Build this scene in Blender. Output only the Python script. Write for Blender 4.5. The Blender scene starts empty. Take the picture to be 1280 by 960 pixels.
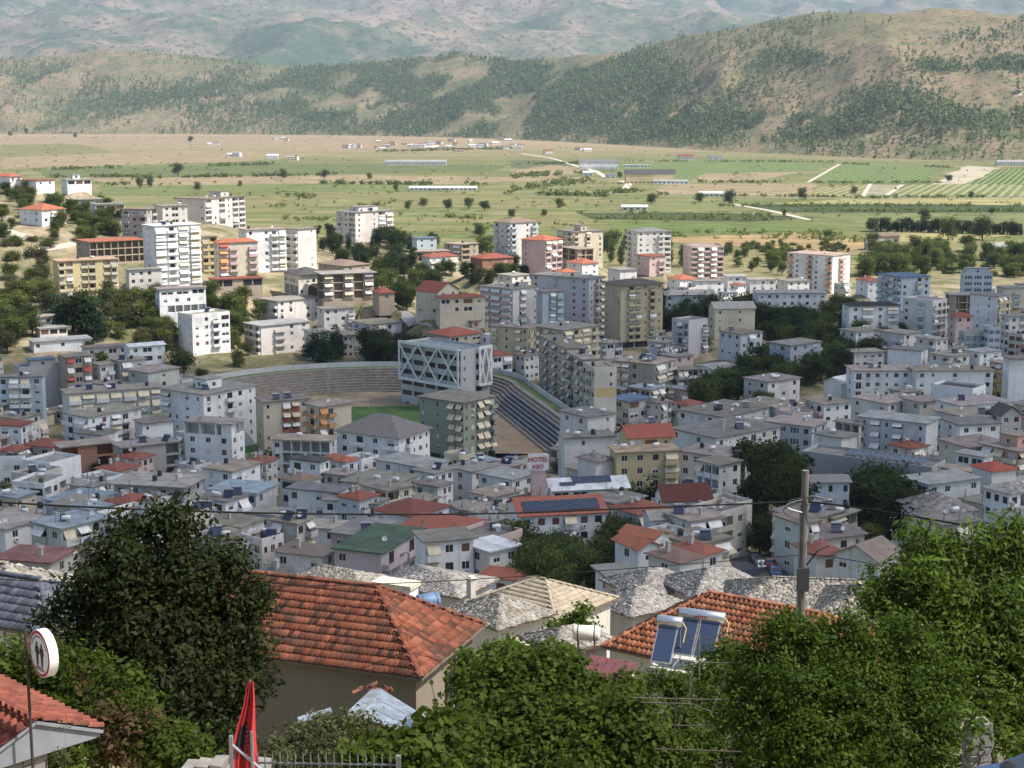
import bpy, math, random
import numpy as np
from mathutils import Vector, Matrix
R = math.radians
random.seed(7)
SC = bpy.context.scene
COL = SC.collection
# ---------------------------------------------------------------- camera
F, HY, CAMZ = 2000.0, 131.0, 100.0            # focal length in photo pixels, horizon row, camera height above the datum
PITCH = math.atan((480 - HY) / F)
CP, SP = math.cos(PITCH), math.sin(PITCH)
cam = bpy.data.cameras.new('camera'); camo = bpy.data.objects.new('camera', cam); COL.objects.link(camo)
camo.location = (0, 0, CAMZ); camo.rotation_euler = (math.pi / 2 - PITCH, 0, 0)
cam.sensor_width = 36; cam.lens = 36 * F / 1280; cam.clip_start = 0.5; cam.clip_end = 60000
SC.camera = camo
# ---------------------------------------------------------------- sky, sun, exposure
SUN_AZ, SUN_EL = R(76), R(55)                 # sun stands behind the camera's right shoulder (azimuth from -Y towards +X)
sd = Vector((math.sin(SUN_AZ) * math.cos(SUN_EL), -math.cos(SUN_AZ) * math.cos(SUN_EL), math.sin(SUN_EL)))
W = bpy.data.worlds.new('World'); SC.world = W; W.use_nodes = True
nt = W.node_tree; bg = nt.nodes['Background']
sky = nt.nodes.new('ShaderNodeTexSky'); sky.sky_type = 'NISHITA'; sky.sun_disc = False
sky.sun_elevation = SUN_EL; sky.sun_rotation = math.atan2(sd.x, sd.y); sky.air_density = 1.2; sky.dust_density = 2.0; sky.ozone_density = 1.0
nt.links.new(sky.outputs[0], bg.inputs[0]); bg.inputs[1].default_value = 0.115
sl = bpy.data.lights.new('sun', 'SUN'); sl.energy = 4.9; sl.angle = R(0.6); sl.color = (1, .945, .865)
slo = bpy.data.objects.new('sun', sl); COL.objects.link(slo); slo.rotation_euler = sd.to_track_quat('Z', 'Y').to_euler()
vs = SC.view_settings; vs.view_transform = 'Standard'; vs.look = 'None'; vs.gamma = 1; vs.use_curve_mapping = False; vs.exposure = 0.68
cy = SC.cycles; cy.use_denoising = True; cy.max_bounces = 5; cy.diffuse_bounces = 2; cy.glossy_bounces = 2; cy.transmission_bounces = 3
cy.transparent_max_bounces = 8; cy.volume_bounces = 0; cy.caustics_reflective = False; cy.caustics_refractive = False
cy.use_adaptive_sampling = True; cy.adaptive_threshold = 0.02
# ---------------------------------------------------------------- pixels to directions
def ray(px, py):
    u = (px - 640) / F; v = (480 - py) / F
    return Vector((u, CP + v * SP, -SP + v * CP))
def at(px, py, D):
    d = ray(px, py); return Vector((0, 0, CAMZ)) + d * (D / d.y)
def atz(px, py, z):
    d = ray(px, py); return Vector((0, 0, CAMZ)) + d * ((z - CAMZ) / d.z)
PROF = np.array([(-60, 99), (0, 97), (8, 92), (15, 88.5), (30, 83.5), (60, 74.5), (90, 63.5), (120, 54), (150, 46), (200, 33), (250, 22.5), (300, 13.5),
                 (350, 8), (400, 5), (500, 3), (700, 2.5), (1000, 2), (9000, 2)], float)
CTRL = np.array([(-137, 645, 28, 60), (-171, 640, 23, 60), (-200, 720, 48, 70), (-265, 850, 60, 90), (-330, 800, 62, 120), (-170, 900, 24, 60), (-90, 950, 20, 60),
                 (0, 850, 17, 55), (-28, 605, 25, 32), (-80, 655, 23, 40), (-90, 632, 11, 25), (-40, 530, 3, 60), (-90, 480, 3, 70), (30, 660, 1, 50), (114, 950, 2, 90),
                 (-360, 640, 38, 100), (-150, 562, 16, 30), (-118, 592, 10, 25), (-260, 560, 20, 60), (-190, 480, 5, 60), (150, 600, 2.5, 120), (0, 720, 8, 40), (60, 800, 4, 50),
                 (-60, 1100, 2, 120), (-250, 1100, 3, 140), (-480, 1050, 10, 200), (-95, 700, 26, 35), (-45, 690, 18, 40), (5, 560, 3, 32), (22, 525, 3, 32), (-60, 590, 6, 22)], float)
CTRL = np.hstack([CTRL, np.ones((len(CTRL), 1))])
CTRL = np.vstack([CTRL, [(-105, 588, 4.5, 26, 5), (-75, 588, 5, 26, 5), (-88, 572, 3.5, 26, 5), (-60, 578, 4, 22, 5), (-118, 570, 5, 22, 3)]])
def gz(x, y):
    x = np.asarray(x, float); y = np.asarray(y, float)
    b = np.interp(y, PROF[:, 0], PROF[:, 1])
    num = b * .12; den = np.full_like(b, .12)
    for cx, cyy, z, s, k in CTRL:
        w = k * np.exp(-((x - cx) ** 2 + (y - cyy) ** 2) / (2 * (s * .75) ** 2)); num = num + w * z; den = den + w
    return num / den
def gzf(x, y): return float(gz(np.array([x]), np.array([y]))[0])
_DS = np.concatenate([np.arange(14, 300, .6), np.arange(300, 1400, 1.5), np.arange(1400, 7000, 8)])
def hit(px, py, h=0.0, dmin=0):
    """where the ray through a pixel comes down to h metres above the ground"""
    d = ray(px, py); ds = _DS[_DS >= dmin]
    x = d.x / d.y * ds; z = CAMZ + d.z / d.y * ds
    k = np.nonzero(z <= gz(x, ds) + h)[0]
    D = float(ds[k[0]]) if len(k) else 6000.0
    return at(px, py, D)
# ---------------------------------------------------------------- numpy noise
def _h(ix, iy, s):
    n = (ix.astype(np.int64) * 374761393 + iy.astype(np.int64) * 668265263 + s * 974634777) & 0xffffffff
    n = ((n ^ (n >> 13)) * 1274126177) & 0xffffffff
    return ((n ^ (n >> 16)) & 0xffff) / 65535.0
def vnoise(x, y, s=0):
    ix = np.floor(x); iy = np.floor(y); fx = x - ix; fy = y - iy
    fx = fx * fx * (3 - 2 * fx); fy = fy * fy * (3 - 2 * fy)
    a = _h(ix, iy, s); b = _h(ix + 1, iy, s); c = _h(ix, iy + 1, s); d = _h(ix + 1, iy + 1, s)
    return (a * (1 - fx) + b * fx) * (1 - fy) + (c * (1 - fx) + d * fx) * fy
def fbm(x, y, s=0, o=5, ridged=False):
    t = 0; a = .5; n = 0
    for k in range(o):
        v = vnoise(x * 2 ** k, y * 2 ** k, s + k * 17)
        if ridged: v = 1 - abs(2 * v - 1)
        t = t + a * v; n += a; a *= .5
    return t / n
# ---------------------------------------------------------------- mesh helpers
def tag(o, label=None, cat=None, group=None, kind=None):
    if label: o['label'] = label
    if cat: o['category'] = cat
    if group: o['group'] = group
    if kind: o['kind'] = kind
    return o
def link(name, data, parent=None, loc=None, rot=None, scl=None):
    o = bpy.data.objects.new(name, data); COL.objects.link(o)
    if parent: o.parent = parent
    if loc is not None: o.location = loc
    if rot is not None: o.rotation_euler = rot
    if scl is not None: o.scale = scl
    return o
def empty(name, loc, rz=0.0, label=None, cat=None, group=None):
    o = link(name, None, None, loc, (0, 0, rz)); o.empty_display_size = .5
    return tag(o, label, cat, group)
def npmesh(name, V, Fq, mats, attr=None, mi=None, smooth=False):
    me = bpy.data.meshes.new(name); V = np.asarray(V, np.float32); Fq = np.asarray(Fq, np.int32); k = Fq.shape[1]
    me.vertices.add(len(V)); me.vertices.foreach_set('co', V.ravel())
    me.loops.add(Fq.size); me.loops.foreach_set('vertex_index', Fq.ravel())
    me.polygons.add(len(Fq)); me.polygons.foreach_set('loop_start', np.arange(0, Fq.size, k, dtype=np.int32))
    if mi is not None: me.polygons.foreach_set('material_index', np.asarray(mi, np.int32))
    if smooth: me.polygons.foreach_set('use_smooth', np.ones(len(Fq), bool))
    if attr is not None:
        a = me.attributes.new('v', 'FLOAT', 'FACE'); a.data.foreach_set('value', np.asarray(attr, np.float32))
    for m in mats: me.materials.append(m)
    me.update(calc_edges=True); me.validate()
    return me
class MB:
    def __init__(s): s.v = []; s.f = []; s.m = []
    def poly(s, pts, m=0):
        b = len(s.v); s.v += [tuple(p) for p in pts]; s.f.append(tuple(range(b, b + len(pts)))); s.m.append(m)
    def box(s, x0, y0, z0, x1, y1, z1, m=0, M=None):
        c = [(x0, y0, z0), (x1, y0, z0), (x1, y1, z0), (x0, y1, z0), (x0, y0, z1), (x1, y0, z1), (x1, y1, z1), (x0, y1, z1)]
        if M is not None: c = [tuple(M @ Vector(p)) for p in c]
        b = len(s.v); s.v += c
        for f in ((0, 3, 2, 1), (4, 5, 6, 7), (0, 1, 5, 4), (1, 2, 6, 5), (2, 3, 7, 6), (3, 0, 4, 7)):
            s.f.append(tuple(b + i for i in f)); s.m.append(m)
        return s
    def tube(s, pts, rad, n=8, m=0, cap=True):
        pts = [Vector(p) for p in pts]; rad = rad if hasattr(rad, '__len__') else [rad] * len(pts)
        b = len(s.v)
        for i, p in enumerate(pts):
            t = (pts[min(i + 1, len(pts) - 1)] - pts[max(i - 1, 0)]).normalized()
            a = t.orthogonal().normalized() if i == 0 else (a - t * a.dot(t)).normalized()
            c = t.cross(a)
            for k in range(n):
                th = 2 * math.pi * k / n; s.v.append(tuple(p + (a * math.cos(th) + c * math.sin(th)) * rad[i]))
        for i in range(len(pts) - 1):
            for k in range(n):
                s.f.append((b + i * n + k, b + i * n + (k + 1) % n, b + (i + 1) * n + (k + 1) % n, b + (i + 1) * n + k)); s.m.append(m)
        if cap:
            s.f.append(tuple(b + k for k in reversed(range(n)))); s.m.append(m)
            e = b + (len(pts) - 1) * n; s.f.append(tuple(e + k for k in range(n))); s.m.append(m)
        return s
    def slab(s, pts, t, m=0):
        """a polygon given thickness t along its own normal, downwards"""
        P = [Vector(p) for p in pts]; n = (P[1] - P[0]).cross(P[2] - P[0]).normalized()
        if n.z < 0: P.reverse(); n = -n
        Q = [p - n * t for p in P]; s.poly(P, m); s.poly(list(reversed(Q)), m)
        for i in range(len(P)):
            j = (i + 1) % len(P); s.poly([P[i], Q[i], Q[j], P[j]], m)
        return s
    def mesh(s, name, mats, smooth=False):
        me = bpy.data.meshes.new(name); me.from_pydata(s.v, [], s.f)
        for m in (mats if isinstance(mats, (list, tuple)) else [mats]): me.materials.append(m)
        me.polygons.foreach_set('material_index', s.m)
        if smooth: me.polygons.foreach_set('use_smooth', [True] * len(s.f))
        me.update(); return me
    def build(s, name, mats, parent=None, loc=None, rot=None, scl=None, smooth=False):
        return link(name, s.mesh(name, mats, smooth), parent, loc, rot, scl)
def copy_tree(o, parent=None):
    c = o.copy(); COL.objects.link(c); c.parent = parent
    for ch in KIDS.get(o.name, ()): copy_tree(ch, c)
    return c
KIDS = {}
# ---------------------------------------------------------------- materials
def newmat(name):
    m = bpy.data.materials.new(name); m.use_nodes = True; t = m.node_tree
    return m, t, t.nodes['Principled BSDF']
def nd(t, ty, **kw):
    n = t.nodes.new(ty)
    for k, v in kw.items():
        if k.startswith('i_'): n.inputs[k[2:].replace('_', ' ')].default_value = v
        else: setattr(n, k, v)
    return n
def c4(c): return (*c, 1)
def mixc(t, fac, a, b, mode='MIX'):
    n = t.nodes.new('ShaderNodeMix'); n.data_type = 'RGBA'; n.blend_type = mode
    for s, v in ((0, fac), (6, a), (7, b)):
        if isinstance(v, (int, float)): n.inputs[s].default_value = v
        elif isinstance(v, tuple): n.inputs[s].default_value = c4(v)
        else: t.links.new(v, n.inputs[s])
    return n.outputs[2]
def ramp(t, src, a, b):
    n = t.nodes.new('ShaderNodeMapRange'); n.inputs[1].default_value = a; n.inputs[2].default_value = b; t.links.new(src, n.inputs[0]); return n.outputs[0]
def noise(t, vec, scale, detail=4, rough=.6, sc=None):
    if sc is not None:
        mp = t.nodes.new('ShaderNodeMapping'); mp.inputs['Scale'].default_value = sc; t.links.new(vec, mp.inputs[0]); vec = mp.outputs[0]
    n = t.nodes.new('ShaderNodeTexNoise'); n.inputs['Scale'].default_value = scale; n.inputs['Detail'].default_value = detail; n.inputs['Roughness'].default_value = rough
    t.links.new(vec, n.inputs['Vector']); return n.outputs['Fac']
def bump(t, b, h, strength=.4, dist=.05):
    n = t.nodes.new('ShaderNodeBump'); n.inputs['Strength'].default_value = strength; n.inputs['Distance'].default_value = dist
    t.links.new(h, n.inputs['Height']); t.links.new(n.outputs[0], b.inputs['Normal'])
def mul(c, k): return tuple(min(1, x * k) for x in c)
def mixt(a, b, k): return tuple(x * (1 - k) + y * k for x, y in zip(a, b))
_mc = {}
def plain(name, col, rough=.8, metal=0, spec=.3, var=.15, scale=2.0):
    key = ('plain', name)
    if key in _mc: return _mc[key]
    m, t, b = newmat(name); tc = nd(t, 'ShaderNodeTexCoord')
    n = noise(t, tc.outputs['Object'], scale, 5)
    c = mixc(t, ramp(t, n, .3, .7), mul(col, 1 - var), mul(col, 1 + var))
    t.links.new(c, b.inputs['Base Color']); b.inputs['Roughness'].default_value = rough; b.inputs['Metallic'].default_value = metal
    b.inputs['Specular IOR Level'].default_value = spec
    _mc[key] = m; return m
def stucco(col):
    key = ('st', tuple(round(x, 2) for x in col))
    if key in _mc: return _mc[key]
    m, t, b = newmat('stucco'); tc = nd(t, 'ShaderNodeTexCoord'); g = nd(t, 'ShaderNodeNewGeometry'); oi = nd(t, 'ShaderNodeObjectInfo')
    P = g.outputs['Position']
    big = noise(t, P, .12, 4); fine = noise(t, P, 1.4, 5, .7)
    strk = noise(t, P, 1.0, 4, .65, (1.1, 1.1, .09))
    c = mixc(t, ramp(t, fine, .3, .75), mul(col, .93), mul(col, 1.05))
    c = mixc(t, ramp(t, big, .45, .8), c, mul(mixt(col, (.36, .33, .28), .45), .85))
    mm = nd(t, 'ShaderNodeMath', operation='MULTIPLY'); t.links.new(ramp(t, strk, .55, .8), mm.inputs[0]); mm.inputs[1].default_value = .7
    c = mixc(t, mm.outputs[0], c, mul(mixt(col, (.2, .18, .16), .55), .75))
    t.links.new(c, b.inputs['Base Color']); b.inputs['Roughness'].default_value = .92; b.inputs['Specular IOR Level'].default_value = .15
    bump(t, b, fine, .25, .03)
    _mc[key] = m; return m
def roofing(col, kind='concrete'):
    key = ('rf', kind, tuple(round(x, 2) for x in col))
    if key in _mc: return _mc[key]
    m, t, b = newmat('roofing_' + kind); g = nd(t, 'ShaderNodeNewGeometry'); tc = nd(t, 'ShaderNodeTexCoord')
    P = g.outputs['Position']
    if kind == 'concrete':
        a = noise(t, P, .35, 6, .65); f = noise(t, P, 2.2, 5, .7)
        c = mixc(t, ramp(t, a, .38, .66), mul(col, .66), mul(col, 1.12))
        c = mixc(t, ramp(t, f, .5, .8), c, mul(col, .6))
        bump(t, b, f, .3, .05)
    elif kind == 'tile':
        a = noise(t, P, .5, 5, .7); f = noise(t, P, 4.5, 3, .6)
        c = mixc(t, ramp(t, f, .3, .7), mul(col, .72), mul(col, 1.25))
        c = mixc(t, ramp(t, a, .5, .78), c, mixt(mul(col, .6), (.16, .14, .11), .4))
        w = nd(t, 'ShaderNodeTexWave', wave_type='BANDS', bands_direction='X'); w.inputs['Scale'].default_value = 1.3; t.links.new(tc.outputs['Object'], w.inputs['Vector'])
        w2 = nd(t, 'ShaderNodeTexWave', wave_type='BANDS', bands_direction='Y'); w2.inputs['Scale'].default_value = 1.3; t.links.new(tc.outputs['Object'], w2.inputs['Vector'])
        ad = nd(t, 'ShaderNodeMath', operation='ADD'); t.links.new(w.outputs['Fac'], ad.inputs[0]); t.links.new(w2.outputs['Fac'], ad.inputs[1])
        bump(t, b, ad.outputs[0], .5, .06)
    elif kind == 'stone':
        vo = nd(t, 'ShaderNodeTexVoronoi'); vo.inputs['Scale'].default_value = 1.6; t.links.new(P, vo.inputs['Vector'])
        a = noise(t, P, .5, 5, .7)
        sp = nd(t, 'ShaderNodeSeparateColor'); t.links.new(vo.outputs['Color'], sp.inputs[0])
        c = mixc(t, sp.outputs[0], mul(col, .55), mul(col, 1.3))
        c = mixc(t, ramp(t, a, .5, .8), c, mul(col, .55))
        bump(t, b, sp.outputs[1], .8, .1)
    t.links.new(c, b.inputs['Base Color']); b.inputs['Roughness'].default_value = .9; b.inputs['Specular IOR Level'].default_value = .2
    _mc[key] = m; return m
def leafmat(name, a, b_, trans=.35, rough=.6, spec=.12):
    m, t, b = newmat(name); at_ = nd(t, 'ShaderNodeAttribute', attribute_name='v'); oi = nd(t, 'ShaderNodeObjectInfo')
    c = mixc(t, at_.outputs['Fac'], a, b_)
    hs = nd(t, 'ShaderNodeHueSaturation'); t.links.new(c, hs.inputs['Color'])
    mr = nd(t, 'ShaderNodeMapRange'); mr.inputs[3].default_value = .75; mr.inputs[4].default_value = 1.25; t.links.new(oi.outputs['Random'], mr.inputs[0]); t.links.new(mr.outputs[0], hs.inputs['Value'])
    t.links.new(hs.outputs[0], b.inputs['Base Color']); b.inputs['Roughness'].default_value = rough; b.inputs['Specular IOR Level'].default_value = spec
    tr = nd(t, 'ShaderNodeBsdfTranslucent'); t.links.new(mixc(t, .5, hs.outputs[0], mul(b_, 1.5)), tr.inputs[0])
    mx = nd(t, 'ShaderNodeMixShader'); mx.inputs[0].default_value = trans
    t.links.new(b.outputs[0], mx.inputs[1]); t.links.new(tr.outputs[0], mx.inputs[2]); t.links.new(mx.outputs[0], t.nodes['Material Output'].inputs[0])
    return m
m_frame = plain('window_frame', (.62, .62, .6), .5, var=.1)
m_framed = plain('dark_frame', (.12, .08, .06), .5, var=.1)
def glassmat(name, col, rough=.08):
    m, t, b = newmat(name); b.inputs['Base Color'].default_value = c4(col); b.inputs['Roughness'].default_value = rough; b.inputs['Specular IOR Level'].default_value = .6
    return m
m_glass = glassmat('window_glass', (.025, .03, .035)); m_glassb = glassmat('blue_glass', (.03, .07, .13)); m_glasst = glassmat('teal_glass', (.05, .14, .15)); m_pv = glassmat('solar_cell', (.012, .02, .05), .15)
m_shutter = plain('roller_shutter', (.55, .54, .5), .6); m_brownw = plain('brown_shutter', (.16, .08, .05), .6)
m_white = plain('white_paint', (.72, .72, .7), .6, var=.06); m_conc = plain('raw_concrete', (.33, .32, .3), .95, var=.25, scale=1.0)
m_metal = plain('galvanised_metal', (.33, .34, .36), .5, .6, var=.15); m_dark = plain('dark_metal', (.05, .05, .055), .5, var=.2); m_rust = plain('rusty_iron', (.14, .07, .045), .85, var=.35, scale=8)
m_bark = plain('bark', (.11, .085, .065), .95, var=.3, scale=6)
m_aw = [plain('awning_cream', (.66, .58, .42), .9), plain('awning_white', (.72, .7, .66), .9), plain('awning_sand', (.6, .52, .38), .9), plain('awning_orange', (.55, .25, .1), .9), plain('awning_green', (.25, .38, .3), .9), plain('awning_red', (.4, .1, .08), .9)]
# ================================================================ terrain
def grid(name, X, Y, Z, mat, kind='structure', smooth=True, label=None):
    n, m = X.shape; V = np.stack([X, Y, Z], -1).reshape(-1, 3)
    i = np.arange(n * m).reshape(n, m); Fq = np.stack([i[:-1, :-1], i[:-1, 1:], i[1:, 1:], i[1:, :-1]], -1).reshape(-1, 4)
    o = link(name, npmesh(name, V, Fq, [mat], smooth=smooth)); tag(o, label=label, kind=kind); return o
def mul_s(t, c, k): return mixc(t, 1.0, c, (k, k, k), 'MULTIPLY')
def ground_mat():
    m, t, b = newmat('town_and_valley_ground'); g = nd(t, 'ShaderNodeNewGeometry'); P = g.outputs['Position']
    sx = nd(t, 'ShaderNodeSeparateXYZ'); t.links.new(P, sx.inputs[0])
    # valley: long strip fields
    mp = nd(t, 'ShaderNodeMapping'); mp.inputs['Rotation'].default_value = (0, 0, R(-6)); mp.inputs['Scale'].default_value = (.0036, .019, 0); t.links.new(P, mp.inputs[0])
    vo = nd(t, 'ShaderNodeTexVoronoi', voronoi_dimensions='2D'); vo.inputs['Scale'].default_value = 1; vo.inputs['Randomness'].default_value = .9; t.links.new(mp.outputs[0], vo.inputs['Vector'])
    sc = nd(t, 'ShaderNodeSeparateColor'); t.links.new(vo.outputs['Color'], sc.inputs[0])
    cr = nd(t, 'ShaderNodeValToRGB'); t.links.new(sc.outputs[0], cr.inputs[0]); cr.color_ramp.interpolation = 'CONSTANT'
    el = cr.color_ramp.elements; el[0].position = 0; el[0].color = c4((.13, .155, .055)); el[1].position = .2; el[1].color = c4((.195, .185, .08))
    for p, c in ((.38, (.115, .15, .05)), (.52, (.26, .22, .115)), (.66, (.15, .165, .06)), (.8, (.22, .2, .09)), (.92, (.29, .225, .13))):
        e = el.new(p); e.color = c4(c)
    n1 = noise(t, P, .012, 6, .65, (1, 3, 1)); n2 = noise(t, P, .12, 5, .7, (1, 2.2, 1))
    fld = mixc(t, ramp(t, n1, .35, .68), cr.outputs[0], (.175, .175, .072))
    st = noise(t, P, .035, 6, .75, (.35, 2.6, 1)); fld = mixc(t, ramp(t, st, .42, .6), mul_s(t, fld, .72), mul_s(t, fld, 1.18))
    st2 = noise(t, P, .16, 5, .75, (.4, 1.6, 1)); fld = mixc(t, ramp(t, st2, .52, .62), fld, mul_s(t, fld, .7))
    mm = nd(t, 'ShaderNodeMath', operation='MULTIPLY'); t.links.new(ramp(t, n2, .58, .72), mm.inputs[0]); mm.inputs[1].default_value = .55
    fld = mixc(t, mm.outputs[0], fld, (.07, .1, .04))
    # farther out the plain dries to brown
    ad = nd(t, 'ShaderNodeMath', operation='MULTIPLY_ADD'); t.links.new(n1, ad.inputs[0]); ad.inputs[1].default_value = 1600; t.links.new(sx.outputs[1], ad.inputs[2])
    fld = mixc(t, ramp(t, ad.outputs[0], 3700, 5000), fld, (.29, .215, .135))
    # town: dust, concrete yards, weeds
    a = noise(t, P, .05, 6, .7); f = noise(t, P, .5, 5, .7)
    twn = mixc(t, ramp(t, a, .42, .6), (.11, .115, .05), (.36, .29, .19))
    twn = mixc(t, ramp(t, f, .45, .7), twn, (.2, .165, .11))
    ad2 = nd(t, 'ShaderNodeMath', operation='MULTIPLY_ADD'); t.links.new(a, ad2.inputs[0]); ad2.inputs[1].default_value = 160; t.links.new(sx.outputs[1], ad2.inputs[2])
    c = mixc(t, ramp(t, ad2.outputs[0], 960, 1060), twn, fld)
    t.links.new(c, b.inputs['Base Color']); b.inputs['Roughness'].default_value = 1; b.inputs['Specular IOR Level'].default_value = .05
    bump(t, b, f, .5, .15)
    return m
# ---- fields that the photograph shows as clear patches
_fm = {}
def field_mat(col, rows=0, ang=0):
    key = (col, rows, ang)
    if key in _fm: return _fm[key]
    m, t, b = newmat('field_soil'); g = nd(t, 'ShaderNodeNewGeometry'); P = g.outputs['Position']
    a = noise(t, P, .02, 6, .65, (1, 2.5, 1)); f = noise(t, P, .16, 5, .7)
    c = mixc(t, ramp(t, a, .35, .68), mul(col, .78), mul(col, 1.22)); c = mixc(t, ramp(t, f, .5, .8), c, mul(col, .62)); st = noise(t, P, .04, 6, .75, (.35, 2.4, 1)); c = mixc(t, ramp(t, st, .42, .6), mul_s(t, c, .72), mul_s(t, c, 1.18))
    if rows:
        mp = nd(t, 'ShaderNodeMapping'); mp.inputs['Rotation'].default_value = (0, 0, R(ang)); t.links.new(P, mp.inputs[0])
        w = nd(t, 'ShaderNodeTexWave', wave_type='BANDS', bands_direction='X'); w.inputs['Scale'].default_value = rows; w.inputs['Distortion'].default_value = .6; t.links.new(mp.outputs[0], w.inputs['Vector'])
        c = mixc(t, ramp(t, w.outputs['Fac'], .4, .9), c, mixt(mul(col, 1.5), (.3, .26, .16), .4))
    t.links.new(c, b.inputs['Base Color']); b.inputs['Roughness'].default_value = 1; b.inputs['Specular IOR Level'].default_value = .05
    _fm[key] = m; return m
GR, DG, YG, TN, OR, OL, BR, PT = (.09, .135, .038), (.065, .085, .036), (.19, .18, .078), (.28, .22, .13), (.33, .235, .12), (.165, .18, .075), (.3, .2, .135), (.42, .37, .27)
FIELDS = [
 ([(0, 172), (300, 170), (560, 174), (620, 184), (420, 188), (130, 184), (0, 180)], (.29, .225, .135), 0, 'brown dry fallow field at the foot of the far hills'),
 ([(0, 181), (95, 180), (150, 190), (0, 196)], YG, 0, 'pale green meadow beside the brown fallow field'),
 ([(0, 197), (240, 188), (420, 192), (300, 202), (0, 211)], TN, 0, 'straw coloured stubble field below the pale meadow'),
 ([(45, 213), (330, 205), (640, 206), (620, 214), (250, 221), (60, 222)], (.125, .145, .06), 0, 'dark green crop strip crossed by a row of bushes'),
 ([(110, 224), (420, 219), (760, 222), (560, 230), (160, 232)], TN, 0, 'tan stubble strip along the valley'),
 ([(120, 233), (420, 229), (610, 233), (560, 240), (130, 241)], (.15, .17, .065), 0, 'long green strip below the tan stubble'),
 ([(330, 243), (560, 240), (760, 246), (700, 256), (360, 258)], YG, 0, 'yellow green pasture behind the grey hilltop apartment block'),
 ([(330, 259), (480, 258), (620, 262), (600, 274), (330, 276)], (.165, .175, .07), 0, 'green pasture dotted with bushes'),
 ([(480, 276), (700, 268), (760, 280), (620, 292), (490, 292)], YG, 0, 'bright grass pasture just behind the town edge'),
 ([(640, 200), (745, 203), (820, 206), (740, 216), (640, 210)], DG, .05, 'orchard block of dark green trees beside the farm road'),
 ([(640, 213), (690, 206), (735, 210), (720, 217), (640, 229)], TN, 0, 'tan ploughed strip ending at the farm road'),
 ([(758, 206), (860, 201), (1000, 203), (1048, 205), (1010, 214), (880, 227), (800, 225)], GR, .035, 'vivid green vineyard behind the yellow farm building'),
 ([(880, 217), (1000, 215), (950, 226), (860, 227)], TN, 0, 'dry strip between two vivid vineyards'),
 ([(1050, 204), (1160, 206), (1186, 212), (1150, 229), (1010, 228)], GR, .035, 'vivid green vineyard beside the sandy triangle'),
 ([(1166, 231), (1210, 207), (1248, 210), (1205, 231)], PT, 0, 'sandy bare triangle between the vineyards'),
 ([(1208, 231), (1252, 211), (1400, 213), (1400, 233)], GR, .04, 'vivid green vineyard below the long shed'),
 ([(830, 230), (1020, 229), (1010, 246), (820, 243)], TN, 0, 'tan stubble behind the lone round tree'),
 ([(1022, 234), (1083, 231), (1075, 247), (1012, 246)], YG, .03, 'striped seedling plot beside the pale fallow plot'),
 ([(1088, 231), (1130, 231), (1110, 244), (1076, 245)], (.3, .27, .18), 0, 'pale fallow plot edged by white tracks'),
 ([(1134, 231), (1215, 230), (1400, 234), (1400, 246), (1112, 246)], OL, .03, 'olive coloured field rows beside the fallow plot'),
 ([(1060, 249), (1400, 247), (1400, 257), (960, 255)], (.3, .27, .12), 0, 'yellow dry grass strip above the dark crop band'),
 ([(900, 256), (1120, 255), (1400, 259), (1400, 266), (1000, 266)], DG, 0, 'dark crop band crossing the plain'),
 ([(700, 256), (900, 252), (960, 262), (840, 266), (720, 264)], (.17, .18, .075), 0, 'soft green field around the lone round tree'),
 ([(990, 266), (1400, 267), (1400, 281), (1110, 284)], OL, 0, 'olive dry meadow below the dark crop band'),
 ([(722, 266), (900, 266), (1020, 272), (940, 277), (740, 274)], DG, 0, 'dark hedge like crop strip behind the cream block'),
 ([(760, 277), (960, 279), (1050, 286), (900, 293), (770, 290)], (.13, .165, .055), 0, 'fresh green field above the orange stubble'),
 ([(838, 297), (1000, 291), (1090, 300), (1140, 308), (1040, 315), (840, 303)], OR, 0, 'orange ripe stubble field behind the pink block'),
 ([(1110, 289), (1200, 288), (1280, 292), (1180, 305), (1120, 302)], (.3, .26, .12), 0, 'yellowish meadow before the cypress windbreak'),
]
for i, (pts, c, rows, lab) in enumerate(FIELDS):
    P = [atz(x, y, 2.0) for x, y in pts]; mb = MB(); z = 2.03 + .005 * i
    Q = []
    for k in range(len(P)):                   # ragged edges
        a, b_ = P[k], P[(k + 1) % len(P)]; nseg = 7
        for j in range(nseg):
            p = a.lerp(b_, j / nseg); w = (b_ - a).length * .012
            Q.append((p.x + random.uniform(-w, w), p.y + random.uniform(-w, w) * .6, z))
    mb.poly(Q); o = mb.build('field', field_mat(c, rows, 20 if i % 2 else -35)); tag(o, lab, None, None, 'structure')
m_track = plain('pale_gravel', (.48, .42, .33), 1, var=.2, scale=.3)
def strip(name, pts, width, mat, dz=.3, kind='structure', label=None, zf=None):
    """a road or path laid on the ground through pixel points"""
    P = [hit(x, y) for x, y in pts] if zf is None else [atz(x, y, zf) for x, y in pts]
    Q = []
    for a, b_ in zip(P[:-1], P[1:]):
        n = max(2, int((b_ - a).length / 8)); Q += [a.lerp(b_, k / n) for k in range(n)]
    Q.append(P[-1]); L, Rr = [], []
    for i, p in enumerate(Q):
        d = Q[min(i + 1, len(Q) - 1)] - Q[max(i - 1, 0)]; d.z = 0; d.normalize(); s = Vector((-d.y, d.x, 0)) * width / 2
        for o, lst in ((p + s, L), (p - s, Rr)):
            lst.append(Vector((o.x, o.y, (gzf(o.x, o.y) if zf is None else zf) + dz)))
    mb = MB()
    for i in range(len(Q) - 1): mb.poly([Rr[i], Rr[i + 1], L[i + 1], L[i]])
    o = mb.build(name, mat); tag(o, label, None, None, kind); return o
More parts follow.
